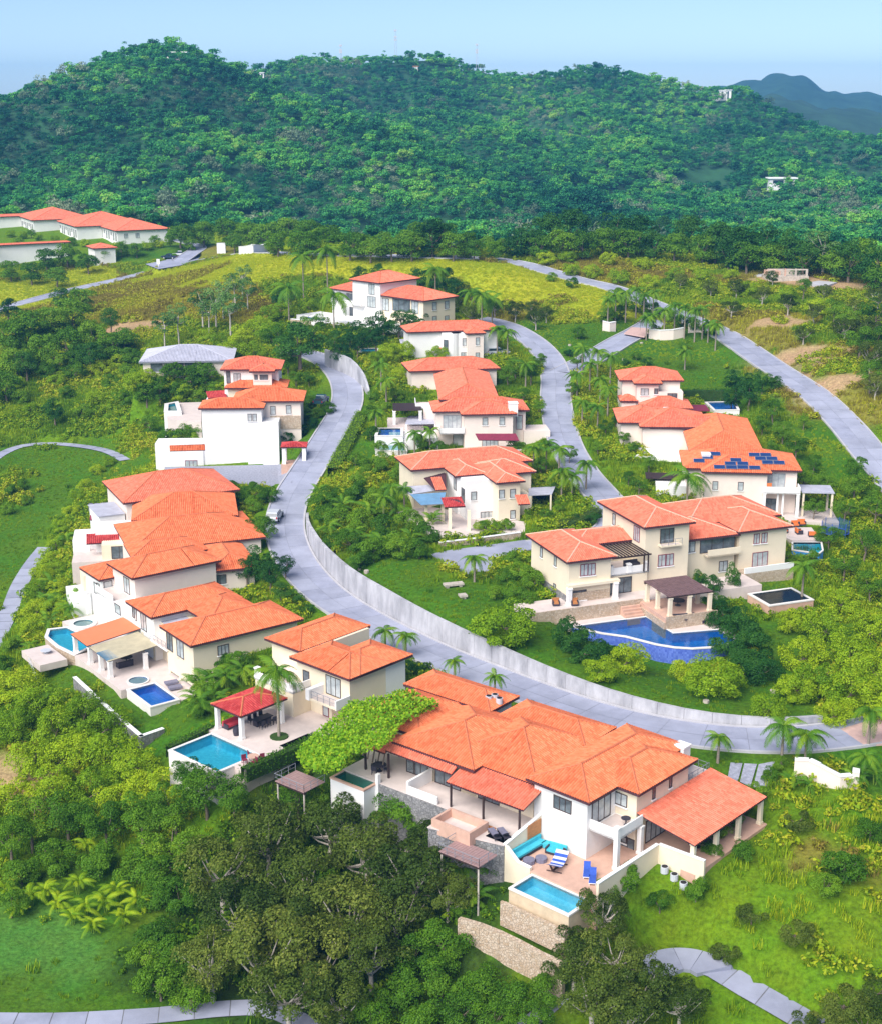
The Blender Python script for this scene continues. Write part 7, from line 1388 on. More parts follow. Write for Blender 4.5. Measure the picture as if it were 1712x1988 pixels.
plants('full', 'tree in front of the far left terrace of houses', 'trees by the far left terrace', [(90, 500, 9), (130, 490, 9), (170, 505, 8), (60, 525, 8), (20, 520, 8), (110, 530, 8), (200, 490, 6), (235, 480, 6), (265, 480, 6), (35, 470, 5), (60, 450, 4), (140, 465, 4), (300, 465, 4.5), (330, 465, 4)], .55)
# the vine spread over the villa roof
vr = np.random.default_rng(77); VN = 9000
vpoly = [q2(*p) for p in ((600, 960), (640, 1030), (760, 1085), (900, 1050), (960, 960), (1060, 940), (1200, 900), (1270, 820), (1290, 760), (1420, 690), (1560, 625), (1440, 590), (1390, 540), (1290, 545), (1180, 580), (1080, 600), (940, 630), (880, 700), (780, 780), (680, 870))]
C = []
vx = [p[0] for p in vpoly]; vy = [p[1] for p in vpoly]
while len(C) < VN:
    uu = vr.uniform(min(vx), max(vx), 4000); vv = vr.uniform(min(vy), max(vy), 4000); m = inpoly(uu, vv, vpoly)
    for a, b in zip(uu[m], vv[m]):
        # height of the roof or drooping edge under the leaf
        s = (a - min(vx)) / (max(vx) - min(vx)); z = 3.4 + 3.0 * min(1, s * 1.7) + .55 * (vnoise(np.array([a]), np.array([b]), 9, 3)[0])
        p = P(a, b, z); C.append((p.x, p.y, p.z + vr.uniform(-.5, .15)))
        if len(C) >= VN: break
C = np.array(C); vo = thing('climbing_vine', 'mass of bright green creeper spilling over the left end of the orange roof', 'vine', C.mean(0))
link('foliage', leafmesh('foliage', C - C.mean(0), np.tile([0, -.3, 1.0], (VN, 1)), .30 * vr.uniform(.6, 1.4, VN), M['lf_vine'], .75, vr), vo)
vs = MB()
for k in range(5): a = f2.w(11 + k * .9, -.6 + .3 * k, 1.8); vs.tube([a, a + Vector((.3, .5, 1.6)), a + Vector((.2, 1.6, 3.0))], [.09, .07, .03], 5)
vs.build('stem', M['bark'], vo)

plants('yel', 'low bright tree along the left crest road', 'low bright trees on the left crest', [(470, 476, 4.5), (500, 470, 5), (535, 478, 5), (565, 474, 5.5), (605, 478, 5), (640, 480, 5), (670, 482, 4.5), (700, 484, 4), (740, 485, 4), (785, 483, 4.5), (825, 480, 5), (860, 483, 4.5), (900, 486, 4), (940, 488, 4), (430, 462, 5), (395, 462, 5)], .5)
plants('full', 'full-skirted tree on the crest behind the meadow', 'full trees on the crest', [(490, 455, 8), (530, 455, 8), (580, 455, 8.5), (620, 462, 8), (660, 468, 7), (705, 470, 7), (745, 468, 7), (790, 466, 7.5), (820, 455, 9), (860, 460, 9), (905, 470, 7), (945, 475, 6.5), (980, 478, 6)], .45)

plants('tree', 'green tree pressing against the stone base of the vine villa', 'trees at the stone base', [(690, 1575, 5), (735, 1590, 5.5), (785, 1600, 5.5), (640, 1570, 4.5), (830, 1640, 5), (580, 1560, 5), (865, 1680, 4)], .5)
plants('bush', 'bushy shrub screening the hill road near the gate palms', 'shrubs screening the hill road', [(1195, 572, 4), (1215, 585, 4), (1240, 592, 4), (1265, 600, 4), (1300, 612, 4), (1325, 622, 3.6), (1350, 628, 3.6), (1375, 640, 3), (1110, 548, 3), (1070, 536, 2.6)], .5)
plants('bush', 'rounded green bush under the trees of the upper left grove', 'bushes under the upper left grove', [(30, 665, 5), (75, 650, 5), (120, 640, 5), (60, 690, 5), (110, 700, 5), (150, 690, 5), (200, 680, 5), (235, 665, 4.5), (15, 715, 5), (180, 655, 5), (145, 720, 4.5), (255, 690, 4.5)], .5)
plants('yel', 'lime bush in front of the grey-roofed bungalow', 'lime bushes by the bungalow', [(290, 745, 3.6), (325, 758, 3.4), (360, 755, 3.4), (400, 765, 3.4), (430, 760, 3.2), (265, 755, 4), (350, 775, 3.2)], .5)

for i, x in enumerate((215, 265, 320, 375, 430, 480)):
    p = P(*r5(x, 775), 7.4); d = Vector((p.x, p.y, 0)).normalized(); p = Vector((p.x - d.x * 2.0, p.y - d.y * 2.0, 0)); p.z = ground(p.x, p.y) - .2
    put(('full', 'yel', 'full')[i % 3], p, (4.6, 3.6, 4.2)[i % 3], 'leafy plant under the left terrace of the blank white-walled villa, %s of six' % ORD[i], 'plants under the left terrace')

plants('yel', 'low hedge bush in front of the far left terrace', 'hedge bushes at the far left terrace', [(75, 458, 3), (105, 462, 3), (135, 466, 3), (165, 470, 3), (195, 474, 3), (225, 478, 3.4), (255, 480, 3.4), (285, 476, 3.4), (310, 472, 3), (20, 452, 3), (45, 455, 3)], .5)
for i, x in enumerate((1030, 1080, 1130, 1190, 1240, 1290)):
    p = P(*r3(x, 850), 4.0); put(('yel', 'bush')[i % 2], p, 1.5 + .2 * (i % 3), 'low clipped shrub along the patio of the stepped-roof villa, %s from the left' % ORD[i], 'shrubs along the stepped-roof patio')
# ------------------------------------------------------------------ gates, walls, ruin
def item(name, label, cat, loc, rz, parts, group=None):
    root = thing(name, label, cat, loc, group); root.rotation_euler = (0, 0, rz)
    for pn, mb, mt in parts: link(pn, mb.mesh(pn, M[mt]), root)
    return root
def bx(*a): m = MB(); m.box(*a); return m
def wall_px(label, pts, z, tops, mat, th=.5, name='gate_wall', depth=1.2):
    """upright wall whose foot runs through photo pixels; tops: heights above the foot"""
    c = [G(*p) for p in pts]; root = tag(thing(name, label, 'wall', c[0]), kind='thing'); b = offset_line(c, th)
    for i in range(len(c) - 1):
        q = [(c[i].x, c[i].y), (c[i + 1].x, c[i + 1].y), (b[i + 1].x, b[i + 1].y), (b[i].x, b[i].y)]; t = [c[i].z + tops[i], c[i + 1].z + tops[i + 1], c[i + 1].z + tops[i + 1], c[i].z + tops[i]]; lo = min(c[i].z, c[i + 1].z) - depth
        m = MB(); m.prism(q, [lo] * 4, t); m.build('wall_section', M[mat], root)
        k = MB(); e = [c[i], c[i + 1]]; A_, B_ = offset_line(e, -.07), offset_line(e, th + .07); k.prism([(A_[0].x, A_[0].y), (A_[1].x, A_[1].y), (B_[1].x, B_[1].y), (B_[0].x, B_[0].y)], [x - .003 for x in t], [x + .14 for x in t]); k.build('wall_cap', M['trim'], root)
    return root
ez = Zm(1460, 1380, 6.794)
wall_px('pale entrance wall with sweeping white top at the right edge', [ez(*p) for p in ((540, 930), (720, 970), (850, 1000), (1000, 1030), (1150, 1050), (1300, 1065))], 0, [2.0, 2.15, 2.2, 1.75, 1.35, 1.3], 'pinkcream', .4)
wall_px('square end pier of the pale entrance wall', [ez(1300, 1066), ez(1395, 1078)], 0, [1.75, 1.75], 'pinkcream', .7)
wall_px('long curved cream gate wall behind palms on the hilltop', [r8(*p) for p in ((935, 420), (1030, 432), (1140, 430), (1235, 405))], 0, [2.0, 2.1, 2.1, 2.0], 'pinkcream', .5)
wall_px('short cream gate wall at the left side of the hilltop gate', [r8(*p) for p in ((550, 355), (610, 366), (662, 362))], 0, [2.1, 1.9, 2.1], 'pinkcream', .5)
wall_px('far pinkish gate wall right of the hilltop palms', [r8(*p) for p in ((1262, 375), (1390, 370))], 0, [1.9, 1.9], 'pinkcream', .5)
gz2 = Zm(400, 440, 7.782)
wall_px('white arched gate wall on the far left crest', [gz2(*p) for p in ((500, 425), (600, 415), (720, 405), (850, 390), (930, 378))], 0, [2.4, 2.3, 2.6, 2.2, 2.4], 'white', .6)
wall_px('white gate pier on the far left crest', [gz2(170, 405), gz2(300, 412)], 0, [3.2, 3.2], 'white', .8)
# cobbled driveway strips beside the verandah
for i, (a, b, c, d) in enumerate((((1305, 300), (1372, 300), (1345, 405), (1290, 385)), ((1382, 300), (1452, 305), (1415, 430), (1357, 410)), ((1462, 305), (1550, 310), (1500, 455), (1430, 433)))):
    p = [G(*q4(*q)) for q in (a, b, c, d)]; m = MB(); m.poly([(q.x, q.y, q.z + .14) for q in p][::-1]); tag(m.build('driveway', M['asph']), kind='structure')
# ruin on the right crest
ru = thing('ruined_building', 'roofless pinkish ruin with bare frames on the right crest', 'ruin', G(1530, 545)); rb_ = G(1530, 546); fr_ = Fr((1530, 546), 92, rb_.z)
fr_.O = Vector((rb_.x, rb_.y))
for q, z1, mt in (((0, 6, -5, 5), 1.2, 'rubble'), ((.2, .6, -5, -3.4), 2.6, 'rubble'), ((.2, .6, -1.0, -.6), 3.0, 'terra'), ((.2, .6, 1.6, 2.0), 3.0, 'rubble'), ((.2, .6, 4.3, 4.8), 2.8, 'rubble'), ((2, 5.5, -4.8, -1.5), 2.2, 'terra'), ((5, 5.5, -4, 4.8), 2.4, 'rubble')): slab(ru, fr_, q, rb_.z - 2, rb_.z + z1, mt, 'ruin_wall')
slab(ru, fr_, (.25, .55, -1.0, 4.8), rb_.z + 2.6, rb_.z + 2.9, 'rubble', 'lintel')
for i, (pts, lab) in enumerate(((((1462, 537), (1478, 537), (1482, 532), (1470, 532)), 'small pale concrete slab left of the ruin'), (((1560, 552), (1600, 562), (1625, 550), (1590, 545)), 'broken pale concrete pad right of the ruin'), (((1630, 575), (1712, 578), (1712, 568), (1660, 568)), 'pale bare track at the right edge beyond the ruin'))):
    c = [G(*p) for p in pts]; z = max(q.z for q in c); m = MB(); m.prism([(q.x, q.y) for q in c], z - 1.5, z + .08); tag(m.build('concrete_slab', M['kerb'], loc=c[0]), lab, 'slab')
# stone blocks on the lawn behind the long wall
for (u, v, L_, lab) in ((880, 1142, 2.6, 'long pale stone slab lying on the wall-top lawn'), (898, 1162, 1.0, 'small pale stone beside the slab on the wall-top lawn')):
    p = G(u, v); m = MB(); m.box(-L_ / 2, L_ / 2, -.5, .5, .25, .5); m.box(-L_ / 2 + .2, -L_ / 2 + .6, -.4, .4, -.2, .26); m.box(L_ / 2 - .6, L_ / 2 - .2, -.4, .4, -.2, .26); item('stone_slab', lab, 'stone', p, .3, [('slab', m, 'rubble')])
for i, (u, v) in enumerate(((1210, 700), (1105, 672), (1245, 668), (700, 1108), (712, 1116), (1370, 1365), (1500, 1345), (1540, 1205))):
    p = G(u, v); m = MB(); m.prism(circ((0, 0), .35, 7), -.2, .3); item('garden_stone', 'small pale stone on the lawns, %s from the left' % ORD[[1, 2, 3, 4, 5, 6, 7, 8].index(1 + sorted(((1210, 700), (1105, 672), (1245, 668), (700, 1108), (712, 1116), (1370, 1365), (1500, 1345), (1540, 1205))).index((u, v)))], 'stone', p, i, [('stone', m, 'rubble')], 'small stones on the lawns')
# ------------------------------------------------------------------ vehicles
def side_prism(prof, y0, y1):
    m = MB(); n = len(prof); a = [(x, y0, z) for x, z in prof]; b = [(x, y1, z) for x, z in prof]
    m.poly(a); m.poly(b[::-1])
    for i in range(n): j = (i + 1) % n; m.poly([a[j], a[i], b[i], b[j]])
    return m
def car(label, p, ang, paint, kind='suv', name='car', cat='car'):
    root = thing(name, label, cat, p); root.rotation_euler = (0, 0, ang)
    def add(pn, mb, mt, par=root): return link(pn, mb.mesh(pn, M[mt]), par)
    if kind == 'suv':
        add('body', side_prism([(-2.25, .4), (-2.3, .75), (-2.2, 1.02), (1.15, 1.02), (2.1, .9), (2.28, .62), (2.25, .38)], -.92, .92), paint)
        add('window_band', side_prism([(-2.12, 1.02), (-1.9, 1.5), (.35, 1.52), (1.12, 1.02)], -.84, .84), 'glassd'); add('roof', side_prism([(-1.98, 1.48), (-1.85, 1.6), (.2, 1.62), (.45, 1.48)], -.8, .8), paint)
        for y in (-.8, .8): add('tail_lamp', bx(-2.34, -2.2, y - .1, y + .1, .72, 1.0), 'redlight')
    else:
        add('body', side_prism([(-2.6, .45), (-2.62, 1.0), (1.5, 1.02), (2.45, .92), (2.6, .6), (2.55, .42)], -.93, .93), paint)
        add('window_band', side_prism([(-.75, 1.02), (-.6, 1.55), (.65, 1.57), (1.35, 1.02)], -.84, .84), 'glassd'); add('roof', side_prism([(-.66, 1.53), (-.55, 1.66), (.5, 1.68), (.72, 1.54)], -.8, .8), paint)
        add('cargo_bed', bx(-2.5, -.85, -.78, .78, .99, 1.035), 'black')
        for y in (-.82, .82): add('tail_lamp', bx(-2.66, -2.55, y - .09, y + .09, .7, .98), 'redlight')
    for y in (-.8, .8): add('headlight', bx(2.15, 2.35, y - .12, y + .12, .66, .84), 'plw')
    for x in (-1.45, 1.45):
        for y in (-.93, .93):
            w = MB(); w.tube([(x, y - .12, .36), (x, y + .12, .36)], [.36, .36], 14); w.poly([(x + .36 * math.cos(t), y - .12, .36 + .36 * math.sin(t)) for t in np.linspace(0, 2 * math.pi, 14, endpoint=False)]); o = add('wheel', w, 'black'); r = MB(); r.tube([(x, y - .13, .36), (x, y + .13, .36)], [.2, .2], 10); r.poly([(x + .2 * math.cos(t), y - .13, .36 + .2 * math.sin(t)) for t in np.linspace(0, 2 * math.pi, 10, endpoint=False)]); link('rim', r.mesh('rim', M['acgrey']), o)
    return root
def onroad(u, v, z): p = P(u, v, z); return p
car('silver-white sport utility car parked at the left side of the lower road', onroad(534, 1008, 2.62), R(84), 'cars')
car('dark teal pickup parked beside the upper bend behind shrubs', onroad(624, 783, 10.5), R(80), 'cart', 'pickup', 'pickup_truck', 'truck')
car('dark blue pickup parked nose left on the far left parking area', G(329, 503) + Vector((0, 0, .1)), R(172), 'carb', 'pickup', 'pickup_truck', 'truck')
car('white pickup parked right of the dark blue one, far left', G(350, 497) + Vector((0, 0, .1)), R(190), 'carw', 'pickup', 'pickup_truck', 'truck')
car('dark car standing under the grey carport in the middle row', P(*r3(1590, 590), 5.0), R(20), 'carb')
car('pale car parked in the shade by the layered-roof villa', P(*r2(1200, 400), 13.9), R(10), 'cars')
# ------------------------------------------------------------------ patio furniture
def lounger(label, p, rz, cush='cush_b', frame='furn_d', group=None):
    f = MB(); f.box(-.95, .95, -.32, .32, .22, .28)
    for x in (-.8, .8):
        for y in (-.27, .27): f.box(x - .03, x + .03, y - .03, y + .03, 0, .22)
    c = MB(); c.box(-.93, .35, -.3, .3, .28, .38); c.poly([(.35, -.3, .36), (.35, .3, .36), (.95, .3, .78), (.95, -.3, .78)]); c.poly([(.35, -.3, .28), (.95, -.3, .68), (.95, .3, .68), (.35, .3, .28)])
    return item('sun_lounger', label, 'lounger', p, rz, [('frame', f, frame), ('cushion', c, cush)], group)
def chair(label, p, rz, mt='furn_d', group=None, s=1.0):
    a = MB(); a.box(-.25 * s, .25 * s, -.25 * s, .25 * s, .4 * s, .48 * s); b = MB(); b.box(-.27 * s, -.2 * s, -.25 * s, .25 * s, .48 * s, .92 * s); l = MB()
    for x in (-.22, .22):
        for y in (-.22, .22): l.box((x - .025) * s, (x + .025) * s, (y - .025) * s, (y + .025) * s, 0, .4 * s)
    return item('chair', label, 'chair', p, rz, [('seat', a, mt), ('backrest', b, mt), ('legs', l, mt)], group)
def table(label, p, r=.6, mt='furn_d', h=.72, group=None):
    t = MB(); t.prism(circ((0, 0), r, 14), h - .05, h, 0, True); l = MB(); l.tube([(0, 0, .0), (0, 0, h - .05)], [.06, .06], 6); l.prism(circ((0, 0), r * .45, 10), 0, .04)
    return item('table', label, 'table', p, 0, [('tabletop', t, mt), ('pedestal', l, mt)], group)
def armchair(label, p, rz, mt, w=.9, group=None, name='armchair', cat='armchair', base='furn_d'):
    b = MB(); b.box(-.45, .45, -w / 2, w / 2, .05, .28); c = MB(); c.box(-.3, .45, -w / 2 + .14, w / 2 - .14, .28, .46); k = MB(); k.box(-.48, -.28, -w / 2, w / 2, .28, .85); a1, a2 = MB(), MB(); a1.box(-.3, .45, -w / 2, -w / 2 + .13, .28, .62); a2.box(-.3, .45, w / 2 - .13, w / 2, .28, .62)
    return item(name, label, cat, p, rz, [('base', b, base), ('cushion', c, mt), ('backrest', k, mt), ('armrest', a1, base), ('armrest', a2, base)], group)
def ac_unit(label, p, group, rz=0):
    c = MB(); c.prism(circ((0, 0), .36, 12), 0, .62); f = MB(); f.prism(circ((0, 0), .28, 12), .62, .65)
    return item('air_conditioner', label, 'air conditioner', p, rz, [('casing', c, 'acgrey'), ('fan_grille', f, 'black')], group)
ang1 = math.atan2(f1.e1.y, f1.e1.x); ang1b = math.atan2(f1.e2.y, f1.e2.x)
so = MB(); so.box(-.45, .45, -2.2, 2.2, .05, .3); sc_ = MB(); sc_.box(-.3, .42, -2.1, 2.1, .3, .5); sb = MB(); sb.box(-.48, -.25, -2.2, 2.2, .3, .85); se = MB(); se.box(.3, 1.3, 1.5, 2.2, .05, .5)
item('corner_sofa', 'long turquoise corner sofa along the party wall of the bottom right patio', 'sofa', f1.w(5.2, -1.9, 0), ang1 + math.pi, [('base', so, 'furn_d'), ('cushion', sc_, 'cush_t'), ('backrest', sb, 'cush_t'), ('chaise', se, 'cush_t')])
armchair('turquoise two-seat sofa between the long sofa and the striped hammock', f1.w(3.2, -.4, 0), ang1b + math.pi + .2, 'cush_t', 1.8, name='loveseat', cat='sofa')
for i, (a, b) in enumerate(((4.0, -3.3), (3.4, -2.3))):
    m = MB(); m.prism(circ((0, 0), .55, 10), 0, .38); item('ottoman', ('left', 'right')[i] + ' grey-blue ottoman in front of the long turquoise sofa', 'ottoman', f1.w(a, b, 0), 0, [('cushion', m, 'cush_g')], 'grey-blue ottomans')
hm_ = MB(); hc = MB(); 
for s in (-1, 1): hm_.tube([(-1.9, s * .05, 1.0), (-1.2, s * .05, .35), (0, s * .05, .12), (1.2, s * .05, .35), (1.9, s * .05, 1.25)], [.06] * 5, 6)
hm_.tube([(-.8, -.7, .06), (-.8, .7, .06)], [.05, .05], 5); hm_.tube([(.8, -.7, .06), (.8, .7, .06)], [.05, .05], 5)
nst = 10; hs_ = []
for k in range(nst):
    x0, x1 = -1.45 + 2.9 * k / nst, -1.45 + 2.9 * (k + 1) / nst; z = lambda x: .45 + .28 * x * x
    (hc if k % 2 else hs_).poly([(x0, -.6, z(x0)), (x1, -.6, z(x1)), (x1, .6, z(x1)), (x0, .6, z(x0))]) if k % 2 else hs_.append([(x0, -.6, z(x0)), (x1, -.6, z(x1)), (x1, .6, z(x1)), (x0, .6, z(x0))])
hw = MB(); [hw.poly(q) for q in hs_]
item('hammock', 'striped blue and white hammock on a dark curved wooden stand', 'hammock', f1.w(1.6, -2.3, 0), ang1 + 1.9, [('stand', hm_, 'dark'), ('stripe_blue', hc, 'cush_b'), ('stripe_white', hw, 'canvas')])
for i, (a, b) in enumerate(((-1.0, -1.4), (-2.0, -1.9))): lounger(('left', 'right')[i] + ' of two blue folding loungers on the bottom right patio', f1.w(a, b, 0), ang1b + .6, 'cush_b', 'plw', 'blue folding loungers')
table('small dark round table on the corner balcony', f1.w(-1.5, 3.6, 3.0), .45)
for i, (a, b) in enumerate(((-5.4, 4.2), (-6.5, 4.1), (-7.6, 3.9))): ac_unit('round grey air conditioner behind the garden wall, %s from the left' % ORD[i], f1.w(a, b, ground(*f1.xy(a, b)) + .02), 'air conditioners behind the garden wall')
for i, (a, b, rz) in enumerate(((-5.6, 8.5, 0), (-4.6, 9.4, 2), (-6.4, 9.6, 4))): chair('dark chair under the coral verandah, %s from the left' % ORD[i], f1.w(a, b, 0), rz, 'furn_d', 'chairs under the coral verandah')
table('dark table under the coral verandah', f1.w(-5.5, 9.3, 0), .8)
for i, (a, b) in enumerate(((-6.0, -3.4), (-5.4, -4.0))): lounger(('upper', 'lower')[i] + ' of two grey loungers beside the dry salmon basin', f2.w(a, b, 1.66), math.atan2(f2.e1.y, f2.e1.x) + 2.6, 'cush_g', 'furn_d', 'grey loungers by the dry basin')
table('dark round table on the vine villa terrace under the eaves', f2.w(11.3, -.6, 1.6), .7)
for i, (a, b, rz) in enumerate(((10.5, -.5, 0), (12.1, -.6, 3.1), (11.3, -1.4, 1.5))): chair('dark chair under the creeper eaves, %s of three' % ORD[i], f2.w(a, b, 1.6), rz, 'furn_d', 'chairs under the creeper eaves')
table('small terracotta round table at the end of the large turquoise pool', f3.w(1.7, -12.2, 0), .6, 'terra')
for i, rz in enumerate((0.4, 2.0, 3.7, 5.2)): chair('dark red chair round the poolside table, %s of four' % ORD[i], f3.w(1.7 + .9 * math.cos(rz), -12.2 + .9 * math.sin(rz), 0), rz, 'maroon', 'chairs round the poolside table')
armchair('red bench under the left side of the red pavilion', f3.w(10.0, -8.0, 0), math.atan2(f3.e1.y, f3.e1.x) + math.pi, 'cush_r', 2.2, name='bench', cat='bench')
item('dining_table', 'long dark dining table under the red pavilion', 'table', f3.w(8.2, -5.4, 0), math.atan2(f3.e2.y, f3.e2.x), [('tabletop', bx(-1.2, 1.2, -.5, .5, .68, .75), 'furn_d'), ('legs', bx(-1.0, 1.0, -.35, .35, 0, .68), 'furn_d')])
for i in range(6): chair('dark dining chair under the red pavilion, %s of six' % ORD[i], f3.w(8.2 + (-.95 if i < 3 else .95), -6.2 + (i % 3) * .8, 0), math.atan2(f3.e1.y, f3.e1.x) + (0 if i < 3 else math.pi), 'furn_d', 'dining chairs under the pavilion')
m = MB(); m.tube([(0, 0, 0), (0, 0, .5), (0, 0, .9)], [.3, .38, .3], 12); item('planter_pot', 'large dark pot at the edge of the red pavilion', 'pot', f3.w(8.0, -9.2, 0), 0, [('pot', m, 'furn_d')])
m = MB(); m.prism(circ((0, 0), 1.0, 14), -.05, .12); item('planter_ring', 'round planter at the foot of the tall royal palm', 'planter', f3.w(4.3, -6.4, 0), 0, [('soil', m, 'hedgecore')])
for i, (a, b) in enumerate(((3.6, -.9), (2.0, -1.2))): m = MB(); m.box(-.8, .8, -.45, .45, .2, .45); item('daybed', ('left', 'right')[i] + ' dark daybed beside the square royal blue pool', 'daybed', f4.w(a, b, -3), .5, [('cushion', m, 'cush_g')], 'dark daybeds by the square pool')
armchair('dark sofa under the beige canopy', f4.w(12.4, -3.0, -3), math.atan2(f4.e1.y, f4.e1.x), 'furn_d', 2.0, name='sofa', cat='sofa'); table('dark table under the beige canopy', f4.w(13.6, -2.2, -3), .8)
table('wire-legged low table on the white paved terrace', f4.w(23.2, -9.0, -3.3), .7, 'acgrey', .45)
railing(thing('stair_rail', 'grey stair railing on the slope left of the white paved terrace', 'railing', P(*r7(110, 560), -4.2)), [P(*r7(115, 560), -4.2), P(*r7(185, 720), -5.6)], 1.0, 'acgrey')
# tower villa
m = MB(); m.prism(circ((0, 0), 1.0, 14), .1, .5); item('round_daybed', 'round dark daybed on the deck of the curved blue pool', 'daybed', P(*q8(885, 765), 2.6), 0, [('cushion', m, 'furn_d')])
m = MB(); m.poly([(-1.5, 0, 1.6), (0, -1.0, .9), (1.5, 0, 1.5), (0, 1.0, .8)]); pl = MB()
for x, y in ((-1.5, 0), (1.5, 0)): pl.tube([(x, y, 0), (x, y, 1.55)], [.05, .05], 5)
item('shade_sail', 'dark shade cloth lying low on the curved pool deck', 'shade cloth', P(*q8(805, 780), 2.56), .3, [('cloth', m, 'furn_d'), ('poles', pl, 'furn_d')])
for i, (x, y) in enumerate(((230, 690), (315, 690))): armchair('orange wicker chair on the tower villa terrace, %s of two' % ORD[i], P(*q8(x, y), 4.02), -1.5, 'wood', .9, 'wicker chairs on the terrace')
table('dark dining table inside the plum pergola', f10.w(-5, 13.2, 3.95), .9)
armchair('dark sofa behind the balcony parapet of the tower villa', f10.w(3.4, 11.0, 6.72), math.atan2(f10.e1.y, f10.e1.x) + math.pi, 'furn_d', 2.0, name='sofa', cat='sofa')
m = MB(); m.box(-.9, .9, -.4, .4, .0, .55); item('hot_tub', 'white rectangular tub against the tower villa stone wall', 'tub', P(*q8(520, 712), 2.7), .4, [('tub', m, 'plw')])
# pool deck right of the solar villa
o5 = Zm(1480, 960, 7.379)
dp = [P(*o5(x, y), 4.0) for x, y in ((250, 500), (440, 470), (700, 470), (840, 650), (430, 660), (300, 600))]; dko = thing('pool_terrace', 'pale pool terrace with orange cushions right of the solar villa', 'terrace', dp[0]); pslab(dko, dp, 1.5, 4.0, 'paving', 'patio')
pool('bright blue pool at the edge of the orange-cushion terrace', [P(*o5(x, y), 3.9) for x, y in ((440, 690), (830, 690), (850, 800), (800, 840), (440, 790))], 3.9, 'turq', .25, 1.0, 1.0, 'blue')
for i, (x, y, rz) in enumerate(((470, 460, 0), (560, 440, 0), (520, 560, 1.6), (710, 600, 3.0), (300, 550, .5))): armchair('orange-cushioned seat on the pool terrace, %s of five' % ORD[i], P(*o5(x, y), 4.02), rz - 1.5, 'cush_o', 1.1, 'orange seats on the pool terrace')
chair('orange chair on the balcony of the solar villa', f11.w(A.r[0] - .8 if False else r11[0] - .9, r11b[3] - .2, 7.62), 1.5, 'cush_o', None, 1.4)
tp = G(1620, 1046); ring = MB(); ring.tube([(2.0 * math.cos(t), 2.0 * math.sin(t), .9) for t in np.linspace(0, 2 * math.pi, 25)], [.07] * 25, 5, cap=False); bed = MB(); bed.prism(circ((0, 0), 1.9, 20), .86, .89, 0, True); po = []
parts = [('ring', ring, 'cush_b'), ('bed', bed, 'black')]
for k in range(6): t = k * math.pi / 3; q = MB(); q.tube([(2.05 * math.cos(t), 2.05 * math.sin(t), -.2), (2.05 * math.cos(t), 2.05 * math.sin(t), 2.6)], [.05, .05], 6); parts.append(('post', q, 'cush_b'))
M['net'], nt_, nb_ = newmat('safety_net'); nb_.inputs['Base Color'].default_value = (.03, .12, .25, 1); nb_.inputs['Alpha'].default_value = .45
nm_ = MB(); c_ = circ((0, 0), 2.0, 20)
for k in range(20): a, b = c_[k], c_[(k + 1) % 20]; nm_.poly([(a[0], a[1], .9), (b[0], b[1], .9), (b[0], b[1], 2.5), (a[0], a[1], 2.5)])
parts.append(('net', nm_, 'net')); item('trampoline', 'round blue trampoline with net beside the orange-cushion terrace', 'trampoline', tp, 0, parts)
# left row terraces
t6 = Zm(160, 930, 10.7)
for i, (x, y) in enumerate(((680, 980), (800, 950))): armchair('dark lounge seat in the recess above the red awning, %s of two' % ORD[i], P(*t6(x, y), 0.2), -1.5, 'furn_d', 1.4, 'dark seats above the red awning')
for i, (x, y) in enumerate(((180, 660), (300, 660), (430, 650))): chair('grey chair on the roof terrace behind the pink awning, %s from the left' % ORD[i], P(*t6(x, y), 1.0), -1.5, 'cush_g', 'grey chairs on the roof terrace', 1.3)
aw = thing('awning', 'small pink-purple awning on the white terraces of the left row', 'awning', P(*t6(150, 850), 1.2)); shed(aw, [P(*t6(150, 850), 1.2), P(*t6(465, 845), 1.2), P(*t6(465, 730), 1.9), P(*t6(160, 745), 1.9)], 'maroon', tiled=False)
# service yard units on the long front roof
for i, (x, y) in enumerate(((1330, 245), (1370, 235), (1400, 260), (1600, 340), (1640, 330), (1670, 350))):
    p = P(*q3(x, y), 5.75); ac_unit('small white roof-yard air conditioner, %s from the left' % ORD[i], p, 'air conditioners in the roof yards')
# far things on the hills
def mast(label, u, vt, vb, D):
    a = PD(u, vt, D); b = PD(u, vb, D); root = thing('radio_mast', label, 'mast', b); h = a.z - b.z; m = MB()
    for k in range(3):
        t = k * 2.1; m.tube([(1.2 * math.cos(t), 1.2 * math.sin(t), -8), (.25 * math.cos(t), .25 * math.sin(t), h)], [.14, .1], 4)
    link('lattice', m.mesh('lattice', M['acgrey']), root); d = MB()
    for f_ in (.95, .6, .45): d.box(-1.2, 1.2, -.5, .5, h * f_ - .9, h * f_ + .6)
    link('antenna', d.mesh('antenna', M['acgrey']), root)
mast('tallest thin radio mast on the middle hilltop', 768, 56, 92, 1250); mast('short radio mast left of the middle hilltop', 662, 86, 112, 1235); mast('faint radio mast right of the middle hilltop', 925, 84, 114, 1275)
def far_house(label, u, v, D, w, d, h, roof='trim', name='hill_house'):
    p = PD(u, v, D); z = float(hills(np.array([p.x]), np.array([p.y]))[0]); root = thing(name, label, 'house', (p.x, p.y, z + (-1.0 if 'tower' in label else .2))); m = MB(); m.box(-w / 2, w / 2, -d / 2, d / 2, -5, h); link('wall', m.mesh('wall', M['white']), root); r = MB(); r.box(-w / 2 - .5, w / 2 + .5, -d / 2 - .5, d / 2 + .5, h, h + .5); link('roof', r.mesh('roof', M[roof]), root)
    for k in range(max(1, int(w / 3))):
        q = MB(); x = -w / 2 + 1.5 + k * 3; q.box(x - .6, x + .6, -d / 2 - .06, -d / 2 - .01, .8, h - .8); link('window', q.mesh('window', M['glassd']), root)
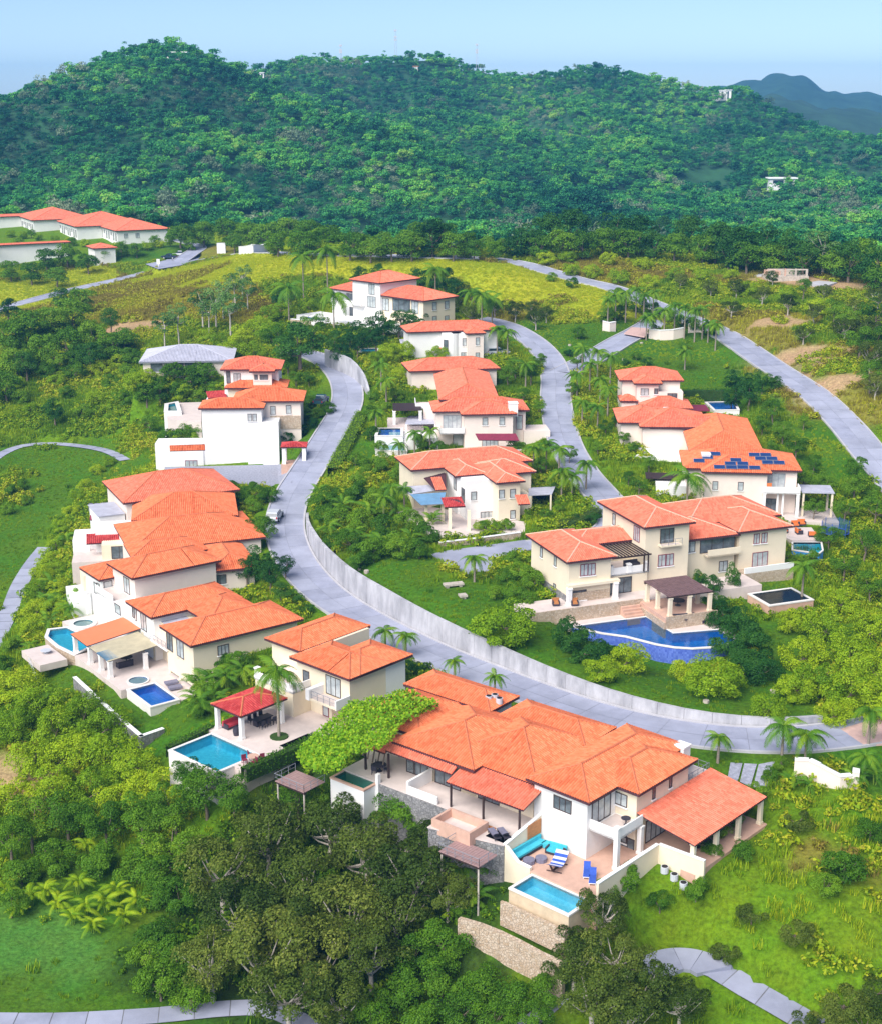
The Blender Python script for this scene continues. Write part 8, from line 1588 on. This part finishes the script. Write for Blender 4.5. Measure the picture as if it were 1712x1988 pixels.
far_house('long low white house under the left summit', 345, 108, 935, 12, 6, 3.5); far_house('white hut among palms on the left ridge', 505, 113, 1180, 6, 5, 3); far_house('tiny tan house on the middle summit', 806, 101, 1230, 5, 5, 3, 'wood')
for i, (u, w_, h_) in enumerate(((1391, 7, 6), (1402, 5, 9), (1413, 5, 9))): far_house('pale tower block on the right shoulder of the ridge, %s from the left' % ORD[i], u, 178, 1200, w_ * .8, 6, h_ * .8)
def hillz(x, y): return float(hills(np.array([x]), np.array([y]))[0])
def on_hill(u, v):
    d = ray(u, v); h = math.hypot(d.x, d.y); ts = np.arange(640, 1300, 3.0) / h; x = d.x * ts; y = d.y * ts; z = ZC + d.z * ts; k = np.nonzero(z <= hills(x, y) + 1.0)[0]; i = k[0] if len(k) else 60
    return Vector((x[i], y[i], hills(x[i:i + 1], y[i:i + 1])[0]))
p = on_hill(1518, 358); root = thing('hill_house', 'long white building in the woods at the right', 'house', p)
for pn, mb, mt in (('wall', bx(-8, 7, -3, 3, -3, 4.2), 'white'), ('roof', bx(-9, 8, -4, 4, 4.2, 4.8), 'trim'), ('window', bx(-6, 0, -3.1, -3.01, 1.6, 3.4), 'glassd')): link(pn, mb.mesh(pn, M[mt]), root)
cp_ = [on_hill(u, v) for u, v in ((1335, 322), (1372, 325), (1402, 340), (1395, 352), (1368, 350), (1345, 338))]
cx_ = sum((q.x for q in cp_)) / 6; cy_ = sum((q.y for q in cp_)) / 6; m = MB()
for i in range(6):
    a, b = cp_[i], cp_[(i + 1) % 6]; m.poly([(a.x, a.y, a.z + .6), (b.x, b.y, b.z + .6), (cx_, cy_, hillz(cx_, cy_) + 1.2)])
M['clearing'] = pm('dry_clearing', (.26, .30, .06), .95, .4, .15, col2=(.42, .36, .14)); pass
cl2 = [on_hill(u, v) for u, v in ((1328, 335), (1345, 346), (1372, 356), (1368, 350), (1342, 338))]; m = MB(); m.poly([(q.x, q.y, q.z + 2.2) for q in cl2]); pass
p = G(308, 519); item('sign_post', 'white sign post by the far left road', 'sign', p, 0, [('panel', bx(-.5, .5, -.1, .1, 1.0, 2.6), 'white'), ('post', bx(-.1, .1, -.1, .1, -.5, 1.0), 'white')])
# ------------------------------------------------------------------ haze
hz = MB(); hz.box(-5200, 5200, -180, 4600, -40, 150)
hm, ht, hb = newmat('haze_air'); ht.nodes.remove(hb)
pv = N(ht, 'ShaderNodeVolumePrincipled'); pv.inputs['Color'].default_value = (.14, .46, 1.0, 1); pv.inputs['Density'].default_value = .00017; pv.inputs['Anisotropy'].default_value = .0
ht.links.new(pv.outputs[0], ht.nodes['Material Output'].inputs['Volume'])
ho = hz.build('haze', hm); tag(ho, kind='stuff'); ho['label'] = 'thin bluish haze over the hills'; ho['category'] = 'haze'
